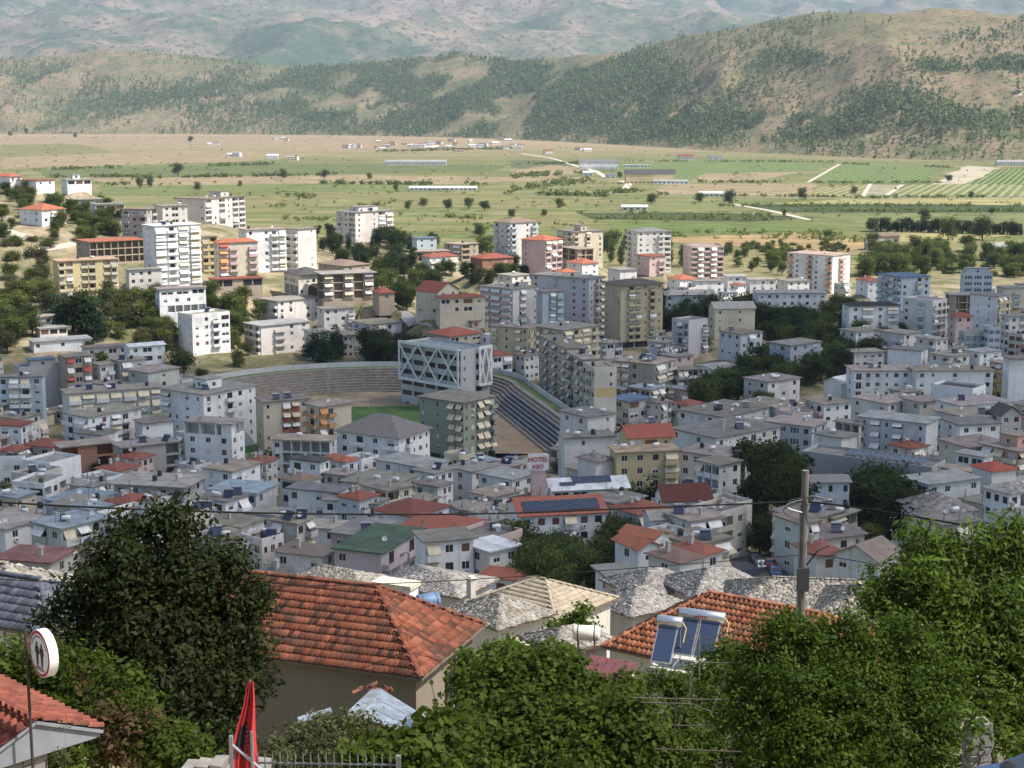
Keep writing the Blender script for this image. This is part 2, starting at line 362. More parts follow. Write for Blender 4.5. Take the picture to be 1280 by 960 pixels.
for pts, w in (([(652, 192), (690, 198), (722, 208), (745, 214), (758, 222)], 9), ([(764, 241), (781, 237), (786, 230), (776, 226)], 9), ([(915, 255), (960, 263), (1012, 275)], 7),
               ([(1088, 230), (1078, 246)], 5), ([(1128, 231), (1106, 246)], 5), ([(1050, 205), (1010, 228)], 5), ([(820, 245), (1060, 248), (1400, 247)], 6)):
    strip('farm_track', pts, w, m_track, .22, zf=2.0)
# ---- the near range of hills
PXr = np.array([-700, 0, 60, 140, 210, 300, 360, 420, 500, 575, 640, 700, 760, 800, 850, 900, 960, 1020, 1150, 1220, 1280, 2000])
YRr = np.array([74, 72, 76, 65, 68, 79, 87, 82, 74, 67, 75, 76, 70, 60, 50, 42, 30, 24, 14, 15, 19, 40])
PXf = np.array([-700, 0, 250, 400, 560, 650, 720, 900, 1100, 1280, 2000]); DF = np.array([5500, 5500, 5500, 5300, 4950, 4600, 4250, 3450, 2980, 2800, 2700])
px = np.linspace(-700, 2000, 541); tt = np.linspace(-.12, 1.7, 100)
T, PX = np.meshgrid(tt, px, indexing='ij')
Df = np.interp(PX, PXf, DF); Wd = np.interp(PX, [0, 600, 900, 1280], [1500, 1300, 1250, 1350])
HD = Df + T * Wd; HX = (PX - 640) / F * HD
zr = 100 + (HY - np.interp(PX, PXr, YRr)) / F * (Df + Wd)
tc = np.clip(T, 0, 1); s = tc * .55 + tc * tc * (3 - 2 * tc) * .45
gul = fbm(HX / 330, HD / 520, 11, 5, True) - .62; gul2 = fbm(HX / 120, HD / 200, 23, 4, True) - .6
HZ = 2 + (zr - 2) * s + np.clip(T * 5, 0, 1) * (gul * 150 * np.clip(1.35 - T, .1, 1) ** 1.2 * (.35 + .65 * tc) + gul2 * 34 * np.clip(1.2 - T, .25, 1))
HZ = np.where(T > 1, HZ - (T - 1) * 160, HZ); HZ = np.where(T < 0, 2 + T * 150, HZ)
def hill_mat(name, soil, dry, green, k=1.0, gmask=(.5, .62), rock=.6):
    m, t, b = newmat(name); g = nd(t, 'ShaderNodeNewGeometry'); P = g.outputs['Position']
    a = noise(t, P, .0022 * k, 6, .62); f = noise(t, P, .011 * k, 6, .7); sh = noise(t, P, .085 * k, 4, .6)
    c = mixc(t, ramp(t, f, .38, .62), soil, dry)
    pale = noise(t, P, .02 * k, 5, .7); c = mixc(t, ramp(t, pale, .64, .74), c, mixt(soil, (.5, .44, .36), rock))
    ad = nd(t, 'ShaderNodeMath', operation='MULTIPLY_ADD'); t.links.new(f, ad.inputs[0]); ad.inputs[1].default_value = .55; 
    m2 = nd(t, 'ShaderNodeMath', operation='MULTIPLY'); t.links.new(a, m2.inputs[0]); m2.inputs[1].default_value = .7; t.links.new(m2.outputs[0], ad.inputs[2])
    c = mixc(t, ramp(t, ad.outputs[0], gmask[0] * 1.25, gmask[1] * 1.25), c, green)
    c = mixc(t, ramp(t, sh, .54, .62), c, mul(green, .6))
    t.links.new(c, b.inputs['Base Color']); b.inputs['Roughness'].default_value = 1; b.inputs['Specular IOR Level'].default_value = .02
    bump(t, b, f, .6, 8 / k)
    return m
hills = grid('hills', HX, HD, HZ, hill_mat('scrubby_hillside', (.235, .168, .108), (.2, .168, .095), (.085, .105, .042), 1.0, (.44, .62)), label='brown scrubby hills with pine plantations beyond the plain')
# ---- the far mountains
mx = np.linspace(-9500, 9500, 401); my = np.linspace(7600, 18200, 240)
MY, MX = np.meshgrid(my, mx, indexing='ij')
q = (MY - 7600) / 10600
MZ = 30 + q * 1500 + (fbm(MX / 3300 + .3, MY / 4200, 41, 6, True) - .62) * 760 * (.35 + q) + (fbm(MX / 900, MY / 1100, 57, 5, True) - .6) * 330 + (fbm(MX / 180, MY / 220, 71, 4, True) - .6) * 34
mountains = grid('mountains', MX, MY, MZ, hill_mat('far_mountainside', (.26, .19, .145), (.21, .17, .12), (.06, .088, .046), .32, (.42, .56), .12), label='hazy far mountainside filling the top')
# ---- pine plantation and scrub on the hills: a far wood nobody could count
BL = [(570, 108, 140, 34, 1.5), (700, 96, 90, 26, 1.3), (560, 140, 120, 20, .8), (440, 120, 70, 26, .9), (340, 112, 60, 16, .6), (220, 128, 110, 22, .45), (800, 155, 100, 17, 1.3), (950, 160, 70, 12, 1.2), (1020, 158, 60, 10, 1.3), (1200, 150, 70, 14, 1.1),
      (860, 118, 60, 16, .45), (1010, 74, 45, 9, .8), (1110, 130, 60, 16, .5), (770, 85, 50, 12, .9), (640, 150, 60, 16, .9), (500, 150, 60, 12, .6), (1170, 85, 25, 6, .8), (1265, 82, 30, 6, .9), (100, 100, 90, 16, .25)]
rng = np.random.default_rng(5)
n = 170000; I = rng.integers(6, 58, n); J = rng.integers(80, 470, n); fi = rng.random(n); fj = rng.random(n)
def smp(A): return (A[I, J] * (1 - fi) + A[I + 1, J] * fi) * (1 - fj) + (A[I, J + 1] * (1 - fi) + A[I + 1, J + 1] * fi) * fj
tx, ty, tz = smp(HX), smp(HD), smp(HZ)
dep = ty * CP + (CAMZ - tz) * SP; ppx = 640 + F * tx / dep; ppy = 480 - F * ((ty * SP) - (CAMZ - tz) * CP) / dep
dens = np.full(n, .06)
for bx, by, sx_, sy_, w in BL: dens = dens + w * np.exp(-((ppx - bx) / sx_) ** 2 - ((ppy - by) / sy_) ** 2)
dens *= np.clip((fbm(tx / 160, ty / 240, 91, 4) - .33) * 4.5, 0, 1.25)
ok = (rng.random(n) < dens * 1.15) & (ppx > -60) & (ppx < 1340); tx, ty, tz = tx[ok], ty[ok], tz[ok]
def quads_cloud(C, N, S, val):
    """leaf quads: centres, normals, half sizes"""
    n = len(C); N = N / (np.linalg.norm(N, axis=1, keepdims=True) + 1e-9)
    A = np.cross(N, rng.normal(size=(n, 3))); A /= (np.linalg.norm(A, axis=1, keepdims=True) + 1e-9); B = np.cross(N, A)
    A = A * S[:, None]; B = B * S[:, None] * .62
    V = np.stack([C - A * 1.15, C - B, C + A, C + B], 1).reshape(-1, 3); Fq = np.arange(n * 4).reshape(n, 4); return V, Fq, val
q = 9; nt_ = len(tx); h = rng.uniform(9, 20, nt_) * np.where(rng.random(nt_) < .3, .55, 1)
off = rng.random((nt_, q)); ang = rng.random((nt_, q)) * 6.283; rr = (1 - off * .75) * .26 * h[:, None] * rng.uniform(.5, 1.2, (nt_, q))
C = np.stack([tx[:, None] + np.cos(ang) * rr, ty[:, None] + np.sin(ang) * rr, tz[:, None] + (.12 + off * .82) * h[:, None]], -1).reshape(-1, 3)
Nn = np.stack([np.cos(ang), np.sin(ang) - .4, .6 + 0 * ang], -1).reshape(-1, 3) + rng.normal(size=(nt_ * q, 3)) * .5
S = np.repeat(h * .2, q) * rng.uniform(.7, 1.2, nt_ * q)
V, Fq, vv = quads_cloud(C, Nn, S, np.clip(np.repeat(rng.random(nt_), q) * .7 + rng.random(nt_ * q) * .3, 0, 1))
m_pinef = leafmat('far_pine_needles', (.06, .085, .028), (.13, .16, .05), .25)
o = link('pine_forest', npmesh('pine_forest', V, Fq, [m_pinef], vv)); tag(o, 'scattered dark pines and scrub covering the near hills', 'forest', None, 'stuff')
# ---- haze in the valley air
hz = MB().box(-11000, -150, -6, 11000, 19500, 2300)
m = bpy.data.materials.new('valley_haze'); m.use_nodes = True; t = m.node_tree; t.nodes.clear()
pv = t.nodes.new('ShaderNodeVolumePrincipled'); pv.inputs['Color'].default_value = (.66, .82, 1, 1); pv.inputs['Density'].default_value = 4.3e-5; pv.inputs['Anisotropy'].default_value = .15
out = t.nodes.new('ShaderNodeOutputMaterial'); t.links.new(pv.outputs[0], out.inputs['Volume'])
haze = hz.build('haze', m); tag(haze, 'thin pale summer haze filling the valley', 'haze', None, 'stuff')
# ---- the cloud whose shadow lies over the town
tgt = Vector((60, 430, 3)); k = (2750 - 3) / sd.z; cc = tgt + sd * k
nth, nr = 128, 9; Vc, Fc = [], []
th = np.arange(nth) / nth * 2 * math.pi
SHP = [(-420, 230), (-340, 420), (-260, 515), (-150, 562), (-60, 590), (20, 680), (120, 745), (250, 800), (420, 810), (560, 640), (520, 350), (350, 200), (100, 175), (-150, 185)]
sa_ = np.array([math.atan2(y - 430, x - 60) for x, y in SHP]); sr_ = np.array([math.hypot(x - 60, y - 430) for x, y in SHP]); od = np.argsort(sa_); sa_, sr_ = sa_[od], sr_[od]
ol = np.interp((th + math.pi) % (2 * math.pi) - math.pi, np.concatenate([[sa_[-1] - 2 * math.pi], sa_, [sa_[0] + 2 * math.pi]]), np.concatenate([[sr_[-1]], sr_, [sr_[0]]]))
ol = ol * (1 + (fbm(np.cos(th) * 3 + 9, np.sin(th) * 3 + 9, 4, 4) - .5) * .16)
for side in (1, -1):
    for r_ in range(nr):
        f_ = r_ / (nr - 1)
        for k_ in range(nth):
            ca, sa = math.cos(th[k_]) * ol[k_], math.sin(th[k_]) * ol[k_]
            X_, Y_ = ca * f_, sa * f_
            hgt = math.sqrt(max(0, 1 - f_ * f_)) * (190 if side > 0 else 60) * (.7 + .6 * float(fbm(np.array([X_ / 120]), np.array([Y_ / 120]), 8, 3)[0]))
            Vc.append((cc.x + X_, cc.y + Y_, cc.z + side * hgt))
for sI in range(2):
    b0 = sI * nr * nth
    for r_ in range(nr - 1):
        for k_ in range(nth):
            a = b0 + r_ * nth + k_; b_ = b0 + r_ * nth + (k_ + 1) % nth; c_ = b_ + nth; d_ = a + nth
            Fc.append((a, d_, c_, b_) if sI == 0 else (a, b_, c_, d_))
m, t, b = newmat('cloud_vapour'); b.inputs['Base Color'].default_value = (.85, .86, .88, 1); b.inputs['Roughness'].default_value = 1
tp = t.nodes.new('ShaderNodeBsdfTransparent'); ms = t.nodes.new('ShaderNodeMixShader'); ms.inputs[0].default_value = .64
tl = t.nodes.new('ShaderNodeBsdfTranslucent'); tl.inputs[0].default_value = (.9, .9, .92, 1); ms2 = t.nodes.new('ShaderNodeMixShader'); ms2.inputs[0].default_value = .6
t.links.new(b.outputs[0], ms2.inputs[1]); t.links.new(tl.outputs[0], ms2.inputs[2])
t.links.new(tp.outputs[0], ms.inputs[1]); t.links.new(ms2.outputs[0], ms.inputs[2]); t.links.new(ms.outputs[0], t.nodes['Material Output'].inputs[0])
o = link('cloud', npmesh('cloud', Vc, Fc, [m], smooth=True)); tag(o, 'drifting fair weather cloud shading the town', 'cloud', None, 'structure')
# ================================================================ building kit
def win_mesh(name, fm, gm, shut=0, sm=None, bars=1):
    mb = MB(); t = .055
    mb.box(-.5, -.05, 0, -.5 + t, .03, 1); mb.box(.5 - t, -.05, 0, .5, .03, 1); mb.box(-.5 + t, -.05, 0, .5 - t, .03, t); mb.box(-.5 + t, -.05, 1 - t, .5 - t, .03, 1)
    for k in range(bars): x = -.5 + (k + 1) / (bars + 1); mb.box(x - .03, -.045, t, x + .03, .028, 1 - t)
    mb.poly([(-.5 + t, 0, t), (.5 - t, 0, t), (.5 - t, 0, 1 - t), (-.5 + t, 0, 1 - t)], 1)
    mats = [fm, gm]
    if shut: mb.box(-.47, -.06, 1 - shut, .47, -.015, .98, 2); mats.append(sm)
    return mb.mesh(name, mats)
WIN = [win_mesh('window', m_frame, m_glass), win_mesh('window', m_frame, m_glass, .45, m_shutter), win_mesh('window', m_frame, m_glass, .95, m_shutter), win_mesh('window', m_framed, m_glass), win_mesh('window', m_framed, m_glass, .9, m_brownw)]
WINB = win_mesh('window', m_frame, m_glassb, bars=2); WINT = win_mesh('window', m_frame, m_glasst, bars=3); SHOP = win_mesh('window', m_dark, m_glass, bars=2); WIND = win_mesh('window', m_dark, m_glass, bars=2)
_bal = {}
def bal_mesh(col, style):
    key = (tuple(round(x, 2) for x in col), style)
    if key in _bal: return _bal[key]
    mb = MB(); mb.box(-.5, -1, -.16, .5, 0, 0)
    if style == 'solid':
        mb.box(-.5, -1, 0, .5, -.92, .95); mb.box(-.5, -.92, 0, -.46, 0, .95); mb.box(.46, -.92, 0, .5, 0, .95)
    else:
        mb.box(-.5, -1, .9, .5, -.95, .97, 1)
        for k in range(9): x = -.49 + k * .98 / 8; mb.box(x - .008, -.985, 0, x + .008, -.965, .9, 1)
        mb.box(-.5, -.95, .9, -.485, 0, .97, 1); mb.box(.485, -.95, .9, .5, 0, .97, 1)
    _bal[key] = mb.mesh('balcony', [stucco(col), m_dark]); return _bal[key]
AWN = []
for mm_ in m_aw:
    mb = MB(); mb.slab([(-.5, 0, 1), (-.5, -1, .06), (.5, -1, .06), (.5, 0, 1)], .03); mb.box(-.5, -1.01, -.08, .5, -.985, .07); AWN.append(mb.mesh('awning', [mm_]))
# roof clutter
def mk_tank():
    mb = MB(); mb.tube([(-.75, 0, .75), (-.7, 0, .75), (.7, 0, .75), (.75, 0, .75)], [.3, .4, .4, .3], 12)
    for x in (-.5, .5):
        for y in (-.25, .25): mb.tube([(x, y, 0), (x, y * .9, .45)], .035, 5, 1)
    return mb.mesh('water_tank', [m_white, m_metal], True)
def mk_tank2():
    mb = MB(); mb.tube([(0, 0, .15), (0, 0, .2), (0, 0, 1.15), (0, 0, 1.3), (0, 0, 1.34)], [.5, .52, .52, .3, .15], 12); mb.box(-.45, -.45, 0, .45, .45, .15, 1); return mb.mesh('water_tank', [plain('black_plastic_tank', (.03, .03, .035), .5), m_conc], True)
def mk_heater():
    mb = MB(); mb.slab([(-.95, -.9, .25), (.95, -.9, .25), (.95, .45, 1.35), (-.95, .45, 1.35)], .08, 1); mb.tube([(-1, .6, 1.55), (-.96, .6, 1.55), (.96, .6, 1.55), (1, .6, 1.55)], [.2, .27, .27, .2], 12, 0)
    for x in (-.85, .85): mb.tube([(x, .55, 0), (x, .55, 1.3)], .03, 5, 2); mb.tube([(x, -.85, 0), (x, -.85, .25)], .03, 5, 2)
    return mb.mesh('solar_heater', [m_metal, m_pv, m_dark])
def mk_dish():
    mb = MB(); n = 12; prev = None
    for r_ in (0, .2, .4, .5):
        ring = [len(mb.v) + k for k in range(n)]
        for k in range(n): a = 2 * math.pi * k / n; mb.v.append((r_ * math.cos(a), -.12 + r_ * r_ * -.45 + .0, .95 + r_ * math.sin(a)))
        if prev:
            for k in range(n): mb.f.append((prev[k], prev[(k + 1) % n], ring[(k + 1) % n], ring[k])); mb.m.append(0)
        prev = ring
    mb.tube([(0, 0, 0), (0, 0, .95)], .035, 5, 1); mb.tube([(0, -.15, .75), (0, -.6, .95)], .02, 4, 1); return mb.mesh('satellite_dish', [m_white, m_dark])
def mk_chim():
    mb = MB(); mb.box(-.3, -.3, -.6, .3, .3, 1.2); mb.box(-.4, -.4, 1.2, .4, .4, 1.3); mb.box(-.25, -.25, 1.3, .25, .25, 1.45); return mb.mesh('chimney', [stucco((.5, .46, .4))])
def mk_ac():
    mb = MB(); mb.box(-.42, -.36, 0, .42, -.04, .6); mb.tube([(0, -.36, .3), (0, -.372, .3)], .22, 10, 1); return mb.mesh('air_conditioner', [m_white, m_dark])
CL = dict(t=('water_tank', mk_tank()), T=('water_tank', mk_tank2()), h=('solar_heater', mk_heater()), d=('satellite_dish', mk_dish()), c=('chimney', mk_chim())); AC = mk_ac()
m_mast = MB(); m_mast.tube([(0, 0, 0), (0, 0, 3.2)], .03, 5)
for i in range(5): m_mast.box(-.5 + i * .05, -.012, 2.0 + i * .24, .5 - i * .05, .012, 2.03 + i * .24)
CL['a'] = ('antenna', m_mast.mesh('antenna', [m_dark]))
rp = MB(); rp.box(-.15, -.15, 0, .15, .15, 1.1)
for dx, dy in ((-.09, -.09), (.09, -.09), (.09, .09), (-.09, .09)): rp.tube([(dx, dy, 1.0), (dx * 1.4, dy * 1.4, 1.9)], .02, 4, 1, False)
CL['r'] = ('unfinished_column', rp.mesh('unfinished_column', [m_conc, m_rust])); WHT, OFF, CRM, YEL, PNK, GRY, LBL, TAN, GGR, PAL, LIL, BRK, RAW, PCH = (.79, .785, .77), (.68, .66, .62), (.62, .55, .42), (.62, .5, .28), (.6, .45, .42), (.42, .41, .39), (.47, .53, .58), (.42, .34, .26), (.27, .3, .24), (.68, .63, .59), (.55, .52, .54), (.34, .17, .11), (.36, .35, .33), (.6, .36, .26)
R_ORG, R_RED, R_MAR, R_BRN, R_GRY, R_DRK, R_BLU, R_GRN, R_WHT, R_STN, R_CON, R_LGR, R_BLK = (.37, .13, .072), (.26, .082, .056), (.12, .04, .033), (.23, .17, .13), (.19, .185, .18), (.085, .08, .08), (.12, .17, .25), (.085, .125, .085), (.7, .7, .69), (.36, .34, .31), (.26, .24, .21), (.33, .325, .31), (.03, .03, .03)
FOOT = []; WARN = []
BLD = {}
def face_wall(mb, O, U, N, L, z0, rows, sh, parts, m=0):
    """rows: list of patterns, ground floor first. Cuts real openings; returns part placements"""
    O = Vector(O); U = Vector(U); N = Vector(N); up = Vector((0, 0, 1))
    def q(u0, u1, a, b_, dep=0.0, mm=m): mb.poly([O + U * u0 + up * a - N * dep, O + U * u1 + up * a - N * dep, O + U * u1 + up * b_ - N * dep, O + U * u0 + up * b_ - N * dep], mm)
    for k, pat in enumerate(rows):
        za, zb = z0 + k * sh, z0 + (k + 1) * sh
        if not pat: q(0, L, za, zb); continue
        nc = len(pat); cw = L / nc
        for c, ch in enumerate(pat):
            a, b_ = c * cw, (c + 1) * cw; mid = (a + b_) / 2
            if ch == '.': q(a, b_, za, zb); continue
            if ch in 'wv': w, h0, h1, dp = min(1.35, cw * .55), .95, 2.3, .16
            elif ch == 'n': w, h0, h1, dp = min(.75, cw * .4), 1.1, 2.2, .16
            elif ch in 'WGD': w, h0, h1, dp = cw * .82, .8, 2.45, .14
            elif ch in 'baB': w, h0, h1, dp = min(2.0, cw * .6), .06, 2.3, .16
            elif ch in 'lL': w, h0, h1, dp = cw * .88, .02, sh - .4, 1.25
            elif ch in 'oO': w, h0, h1, dp = cw * .9, .04, sh - .35, 3.0
            elif ch in 'sg': w, h0, h1, dp = cw * .9, .15, sh - .35, .12
            else: w, h0, h1, dp = cw * .5, .9, 2.2, .15
            h1 = min(h1, sh - .25); u0, u1 = mid - w / 2, mid + w / 2; A, B_ = za + h0, za + h1
            q(a, u0, za, zb); q(u1, b_, za, zb); q(u0, u1, za, A); q(u0, u1, B_, zb)
            i0, i1 = O + U * u0, O + U * u1; bk = -N * dp
            for p_, r_ in (((i0, A), (i1, A)), ((i1, B_), (i0, B_)), ((i0, B_), (i0, A)), ((i1, A), (i1, B_))):
                pa = p_[0] + up * p_[1]; pb = r_[0] + up * r_[1]; mb.poly([pa, pb, pb + bk, pa + bk], m)
            if dp > 1: q(u0, u1, A, B_, dp)
            parts.append((ch, O + U * mid + up * A, w, B_ - A, dp, cw, sh, za))
def solve_corner(xc, yt, h, D=None, dmin=0):
    return at(xc, yt, D) if D else hit(xc, yt, h, dmin)
def B(xc, yt, xl, xr, a, n, col, roof, pl, pr, label, sh=3.0, rc=None, clut='', ov=.55, D=None, gf=None, tf=None, ll=None, lr=None, pitch=.36, rs=None, group=None, win=0, bs='solid', bc=None, aw=None, pent=None, name=None, cat=None, dmin=150, gfc=None, pk=None, on=None, keep=False):
    h = n * sh; C = solve_corner(xc, yt, h, D, dmin); rnd = random.Random(int(xc * 131 + yt * 7))
    if not on and C.y < 578 and not keep:       # let the wall reach down to the street
        dz = C.z - h - gzf(C.x, C.y); k = int(abs(dz) / sh + .45); n = max(1, n + (k if dz > 0 else -k)); h = n * sh
    aw_ = R(a) + math.atan2(-C.x, C.y); ca, sa = math.cos(aw_), math.sin(aw_)
    K = (CAMZ - C.z) * SP
    def ext(px, dx, dy):
        u = (px - 640) / F; den = dx - u * dy * CP
        return (u * (C.y * CP + K) - C.x) / den if abs(den) > 1e-3 else 12
    Lr = lr or abs(ext(xr, ca, sa)); Ll = ll or abs(ext(xl, -sa, ca))
    Lr = lr or min(max(Lr, 4.0), 60); Ll = ll or min(max(Ll, 6.5), 60)
    name = name or ('apartment_block' if n >= 4 else 'house'); cat = cat or ('apartment block' if n >= 4 else 'house')
    zb = C.z - h
    if on:
        pr0 = BLD[on]; root = link(name, None, pr0[0]); M_ = Matrix.Translation((C.x, C.y, zb)) @ Matrix.Rotation(aw_, 4, 'Z')
        root.matrix_local = (Matrix.Translation(pr0[0].location) @ Matrix.Rotation(pr0[0].rotation_euler.z, 4, 'Z')).inverted() @ M_
    else:
        root = empty(name, (C.x, C.y, zb), aw_, label, cat, group)
        WARN.append((label, round(C.y), round(zb - gzf(C.x, C.y), 1)))
    BLD[label] = (root, Lr, Ll, h)
    if not on: FOOT.append((C.x + ca * Lr / 2 - sa * Ll / 2, C.y + sa * Lr / 2 + ca * Ll / 2, Lr / 2, Ll / 2, aw_, h, zb))
    mb = MB(); parts = []; wm = [stucco(col)]
    skirt = .05 if on else 6.0
    rowsr = [pr] * n; rowsl = [pl] * n
    if gf is not None: rowsr[0] = gf; rowsl[0] = gf
    if tf is not None: rowsr[-1] = tf; rowsl[-1] = tf
    pr_, pl_ = [], []
    face_wall(mb, (0, 0, 0), (1, 0, 0), (0, -1, 0), Lr, 0, rowsr, sh, pr_)
    mb2 = MB(); face_wall(mb2, (0, Ll, 0), (0, -1, 0), (-1, 0, 0), Ll, 0, rowsl, sh, pl_)
    b0 = len(mb.v); mb.v += mb2.v; mb.f += [tuple(i + b0 for i in f) for f in mb2.f]; mb.m += mb2.m
    mb.poly([(Lr, 0, 0), (Lr, Ll, 0), (Lr, Ll, h), (Lr, 0, h)]); mb.poly([(Lr, Ll, 0), (0, Ll, 0), (0, Ll, h), (Lr, Ll, h)])
    for p, q in (((0, 0), (Lr, 0)), ((Lr, 0), (Lr, Ll)), ((Lr, Ll), (0, Ll)), ((0, Ll), (0, 0))): mb.poly([(*p, -skirt), (*q, -skirt), (*q, 0), (*p, 0)])
    mb.poly([(0, 0, h), (Lr, 0, h), (Lr, Ll, h), (0, Ll, h)])
    if roof in ('gx', 'gy'):
        if roof == 'gx':
            rz = pitch * (Ll / 2)
            for x in (0, Lr): mb.poly([(x, 0, h), (x, Ll, h), (x, Ll / 2, h + rz)])
        else:
            rz = pitch * (Lr / 2)
            for y in (0, Ll): mb.poly([(0, y, h), (Lr, y, h), (Lr / 2, y, h + rz)])
    mb.build('wall', wm, root)
    far = C.y > 560
    for side, plist in ((0, pr_), (1, pl_)):
        rz_ = 0 if side == 0 else -math.pi / 2; N = Vector((0, -1, 0)) if side == 0 else Vector((-1, 0, 0))
        for ch, p, w, hh, dp, cw, s_, za in plist:
            back = p - N * (dp - .05)
            if ch in 'oO': 
                if ch == 'O': link('railing', bal_mesh(bc or col, 'rail'), root, p + N * .02, (0, 0, rz_), (w, .12, 1))
                continue
            if ch in 'lL':
                link('window', rnd.choice(WIN[:4]) if win == 0 else WIN[win], root, p - N * (dp - .06), (0, 0, rz_), (min(w * .6, 1.9), 1, 2.15))
                link('balcony', bal_mesh(bc or col, bs), root, Vector((p.x, p.y, za + .05)) + N * .05, (0, 0, rz_), (w, .28, 1))
            elif ch in 'baB':
                link('window', rnd.choice(WIN[:4]) if win == 0 else WIN[win], root, back, (0, 0, rz_), (w, 1, hh))
                link('balcony', bal_mesh(bc or col, bs), root, Vector((p.x, p.y, za + .06)) + N * .003, (0, 0, rz_), (cw * .9, 1.25, 1))
            else:
                msh = WIND if ch == 'D' else WINB if ch == 'G' else WINT if ch == 'g' else SHOP if ch == 's' else (rnd.choices(WIN, (5, 2, 2, 2, 1))[0] if win == 0 else WIN[win])
                link('window', msh, root, back, (0, 0, rz_), (w, 1, hh))
                if ch == 'w' and rnd.random() < .1: link('air_conditioner', AC, root, p + N * .003 + Vector((0, 0, -.75)), (0, 0, rz_))
            if ch in 'aL' or (ch in 'bl' and rnd.random() < .12):
                g = rnd.choice(aw or (0, 1, 1, 2)); dr = rnd.uniform(.9, 1.7)
                link('awning', AWN[g], root, Vector((p.x, p.y, za + s_ - .45 - dr)) + N * .03, (0, 0, rz_), ((w if ch in 'lL' else cw * .88) * rnd.uniform(.85, 1), rnd.uniform(.7, 1.3), dr))
    # roof
    kindr = {'f': 'concrete', 'p': 'concrete', 'h': 'tile', 'gx': 'tile', 'gy': 'tile', 's': 'stone'}[roof]
    rc = rc or (mul((.285 + rnd.uniform(-.03, .03), .25, .205 + rnd.uniform(-.02, .03)), rnd.uniform(.75, 1.2)) if kindr == 'concrete' else R_STN if kindr == 'stone' else R_ORG); rm = roofing(rc, pk or rs or kindr)
    top = h
    if roof == 'f':
        m3 = MB(); m3.box(-ov, -ov, h + .003, Lr + ov, Ll + ov, h + .24, 0); top = h + .24; m3.build('roof_slab', [rm], root)
    elif roof == 'p':
        m3 = MB(); m3.box(.2, .2, h + .003, Lr - .2, Ll - .2, h + .12, 0); m3.build('roof_slab', [rm], root); top = h + .12
        m4 = MB(); e = .003
        m4.box(-e, -e, h + .003, Lr + e, .198, h + .8); m4.box(-e, Ll - .198, h + .003, Lr + e, Ll + e, h + .8); m4.box(-e, .2, h + .003, .198, Ll - .2, h + .8); m4.box(Lr - .198, .2, h + .003, Lr + e, Ll - .2, h + .8); m4.build('parapet', wm, root)
    else:
        o_ = ov; x0, y0, x1, y1 = -o_, -o_, Lr + o_, Ll + o_; m3 = MB(); zz = h + .02; t_ = .14
        if roof in ('h', 's'):
            wx, wy = x1 - x0, y1 - y0; k = min(wx, wy) / 2; rz = zz + k * pitch + t_; zz += t_
            if wx >= wy: r0, r1 = (x0 + k, y0 + k, rz), (x1 - k, y0 + k, rz)
            else: r0, r1 = (x0 + k, y0 + k, rz), (x0 + k, y1 - k, rz)
            c = [(x0, y0, zz), (x1, y0, zz), (x1, y1, zz), (x0, y1, zz)]
            if wx >= wy: fs = [[c[0], c[1], r1, r0], [c[1], c[2], r1], [c[2], c[3], r0, r1], [c[3], c[0], r0]]
            else: fs = [[c[0], c[1], r0], [c[1], c[2], r1, r0], [c[2], c[3], r1], [c[3], c[0], r0, r1]]
            for f in fs: m3.poly(f)
            for i in range(4): p, q = c[i], c[(i + 1) % 4]; m3.poly([(p[0], p[1], p[2] - t_), (q[0], q[1], q[2] - t_), q, p])
            m3.poly([(p[0], p[1], p[2] - t_) for p in reversed(c)]); top = rz - .3
        elif roof == 'gx':
            ym = Ll / 2; rz = zz + t_ + pitch * (ym + o_) - pitch * o_ + .02; e = zz + t_ - pitch * o_
            m3.slab([(x0, y0, e), (x1, y0, e), (x1, ym, rz), (x0, ym, rz)], t_); m3.slab([(x0, ym, rz), (x1, ym, rz), (x1, y1, e), (x0, y1, e)], t_); top = rz
        else:
            xm = Lr / 2; rz = zz + t_ + pitch * xm + .02; e = zz + t_ - pitch * o_
            m3.slab([(x0, y0, e), (xm, y0, rz), (xm, y1, rz), (x0, y1, e)], t_); m3.slab([(xm, y0, rz), (x1, y0, e), (x1, y1, e), (xm, y1, rz)], t_); top = rz
        m3.build('roof', [rm], root)
        if roof in ('h', 's') and n < 4 and rnd.random() < .6: link('chimney', CL['c'][1], root, (Lr * .3, Ll * .6, h + .9))
    if pent:
        u0, v0, u1, v1, ph = pent; m5 = MB(); m5.box(u0 * Lr, v0 * Ll, top, u1 * Lr, v1 * Ll, top + ph); po = m5.build('penthouse', wm, root)
        MB().box(u0 * Lr - .3, v0 * Ll - .3, top + ph + .003, u1 * Lr + .3, v1 * Ll + .3, top + ph + .2).build('roof_slab', [rm], root)
        link('window', WIN[0], root, ((u0 + u1) / 2 * Lr, v0 * Ll - .045, top + .6), (0, 0, 0), (1.3, 1, 1.2)); link('window', WIN[0], root, (u0 * Lr - .045, (v0 + v1) / 2 * Ll, top + .6), (0, 0, -math.pi / 2), (1.1, 1, 1.2))
    for ch in clut:
        nm, msh = CL[ch]
        if ch == 'r':
            for fx_, fy_ in ((.08, .08), (.92, .08), (.92, .9), (.08, .9), (.5, .08)): link(nm, msh, root, (fx_ * Lr, fy_ * Ll, top))
            continue
        if roof in ('f', 'p'): link(nm, msh, root, (rnd.uniform(.12, .88) * Lr, rnd.uniform(.12, .75) * Ll, top), (0, 0, rnd.uniform(-.6, .6) - aw_))
        elif ch in 'cad': link(nm, msh, root, (Lr * rnd.uniform(.35, .65), Ll * .5, top - .1), (0, 0, -aw_))
    return root
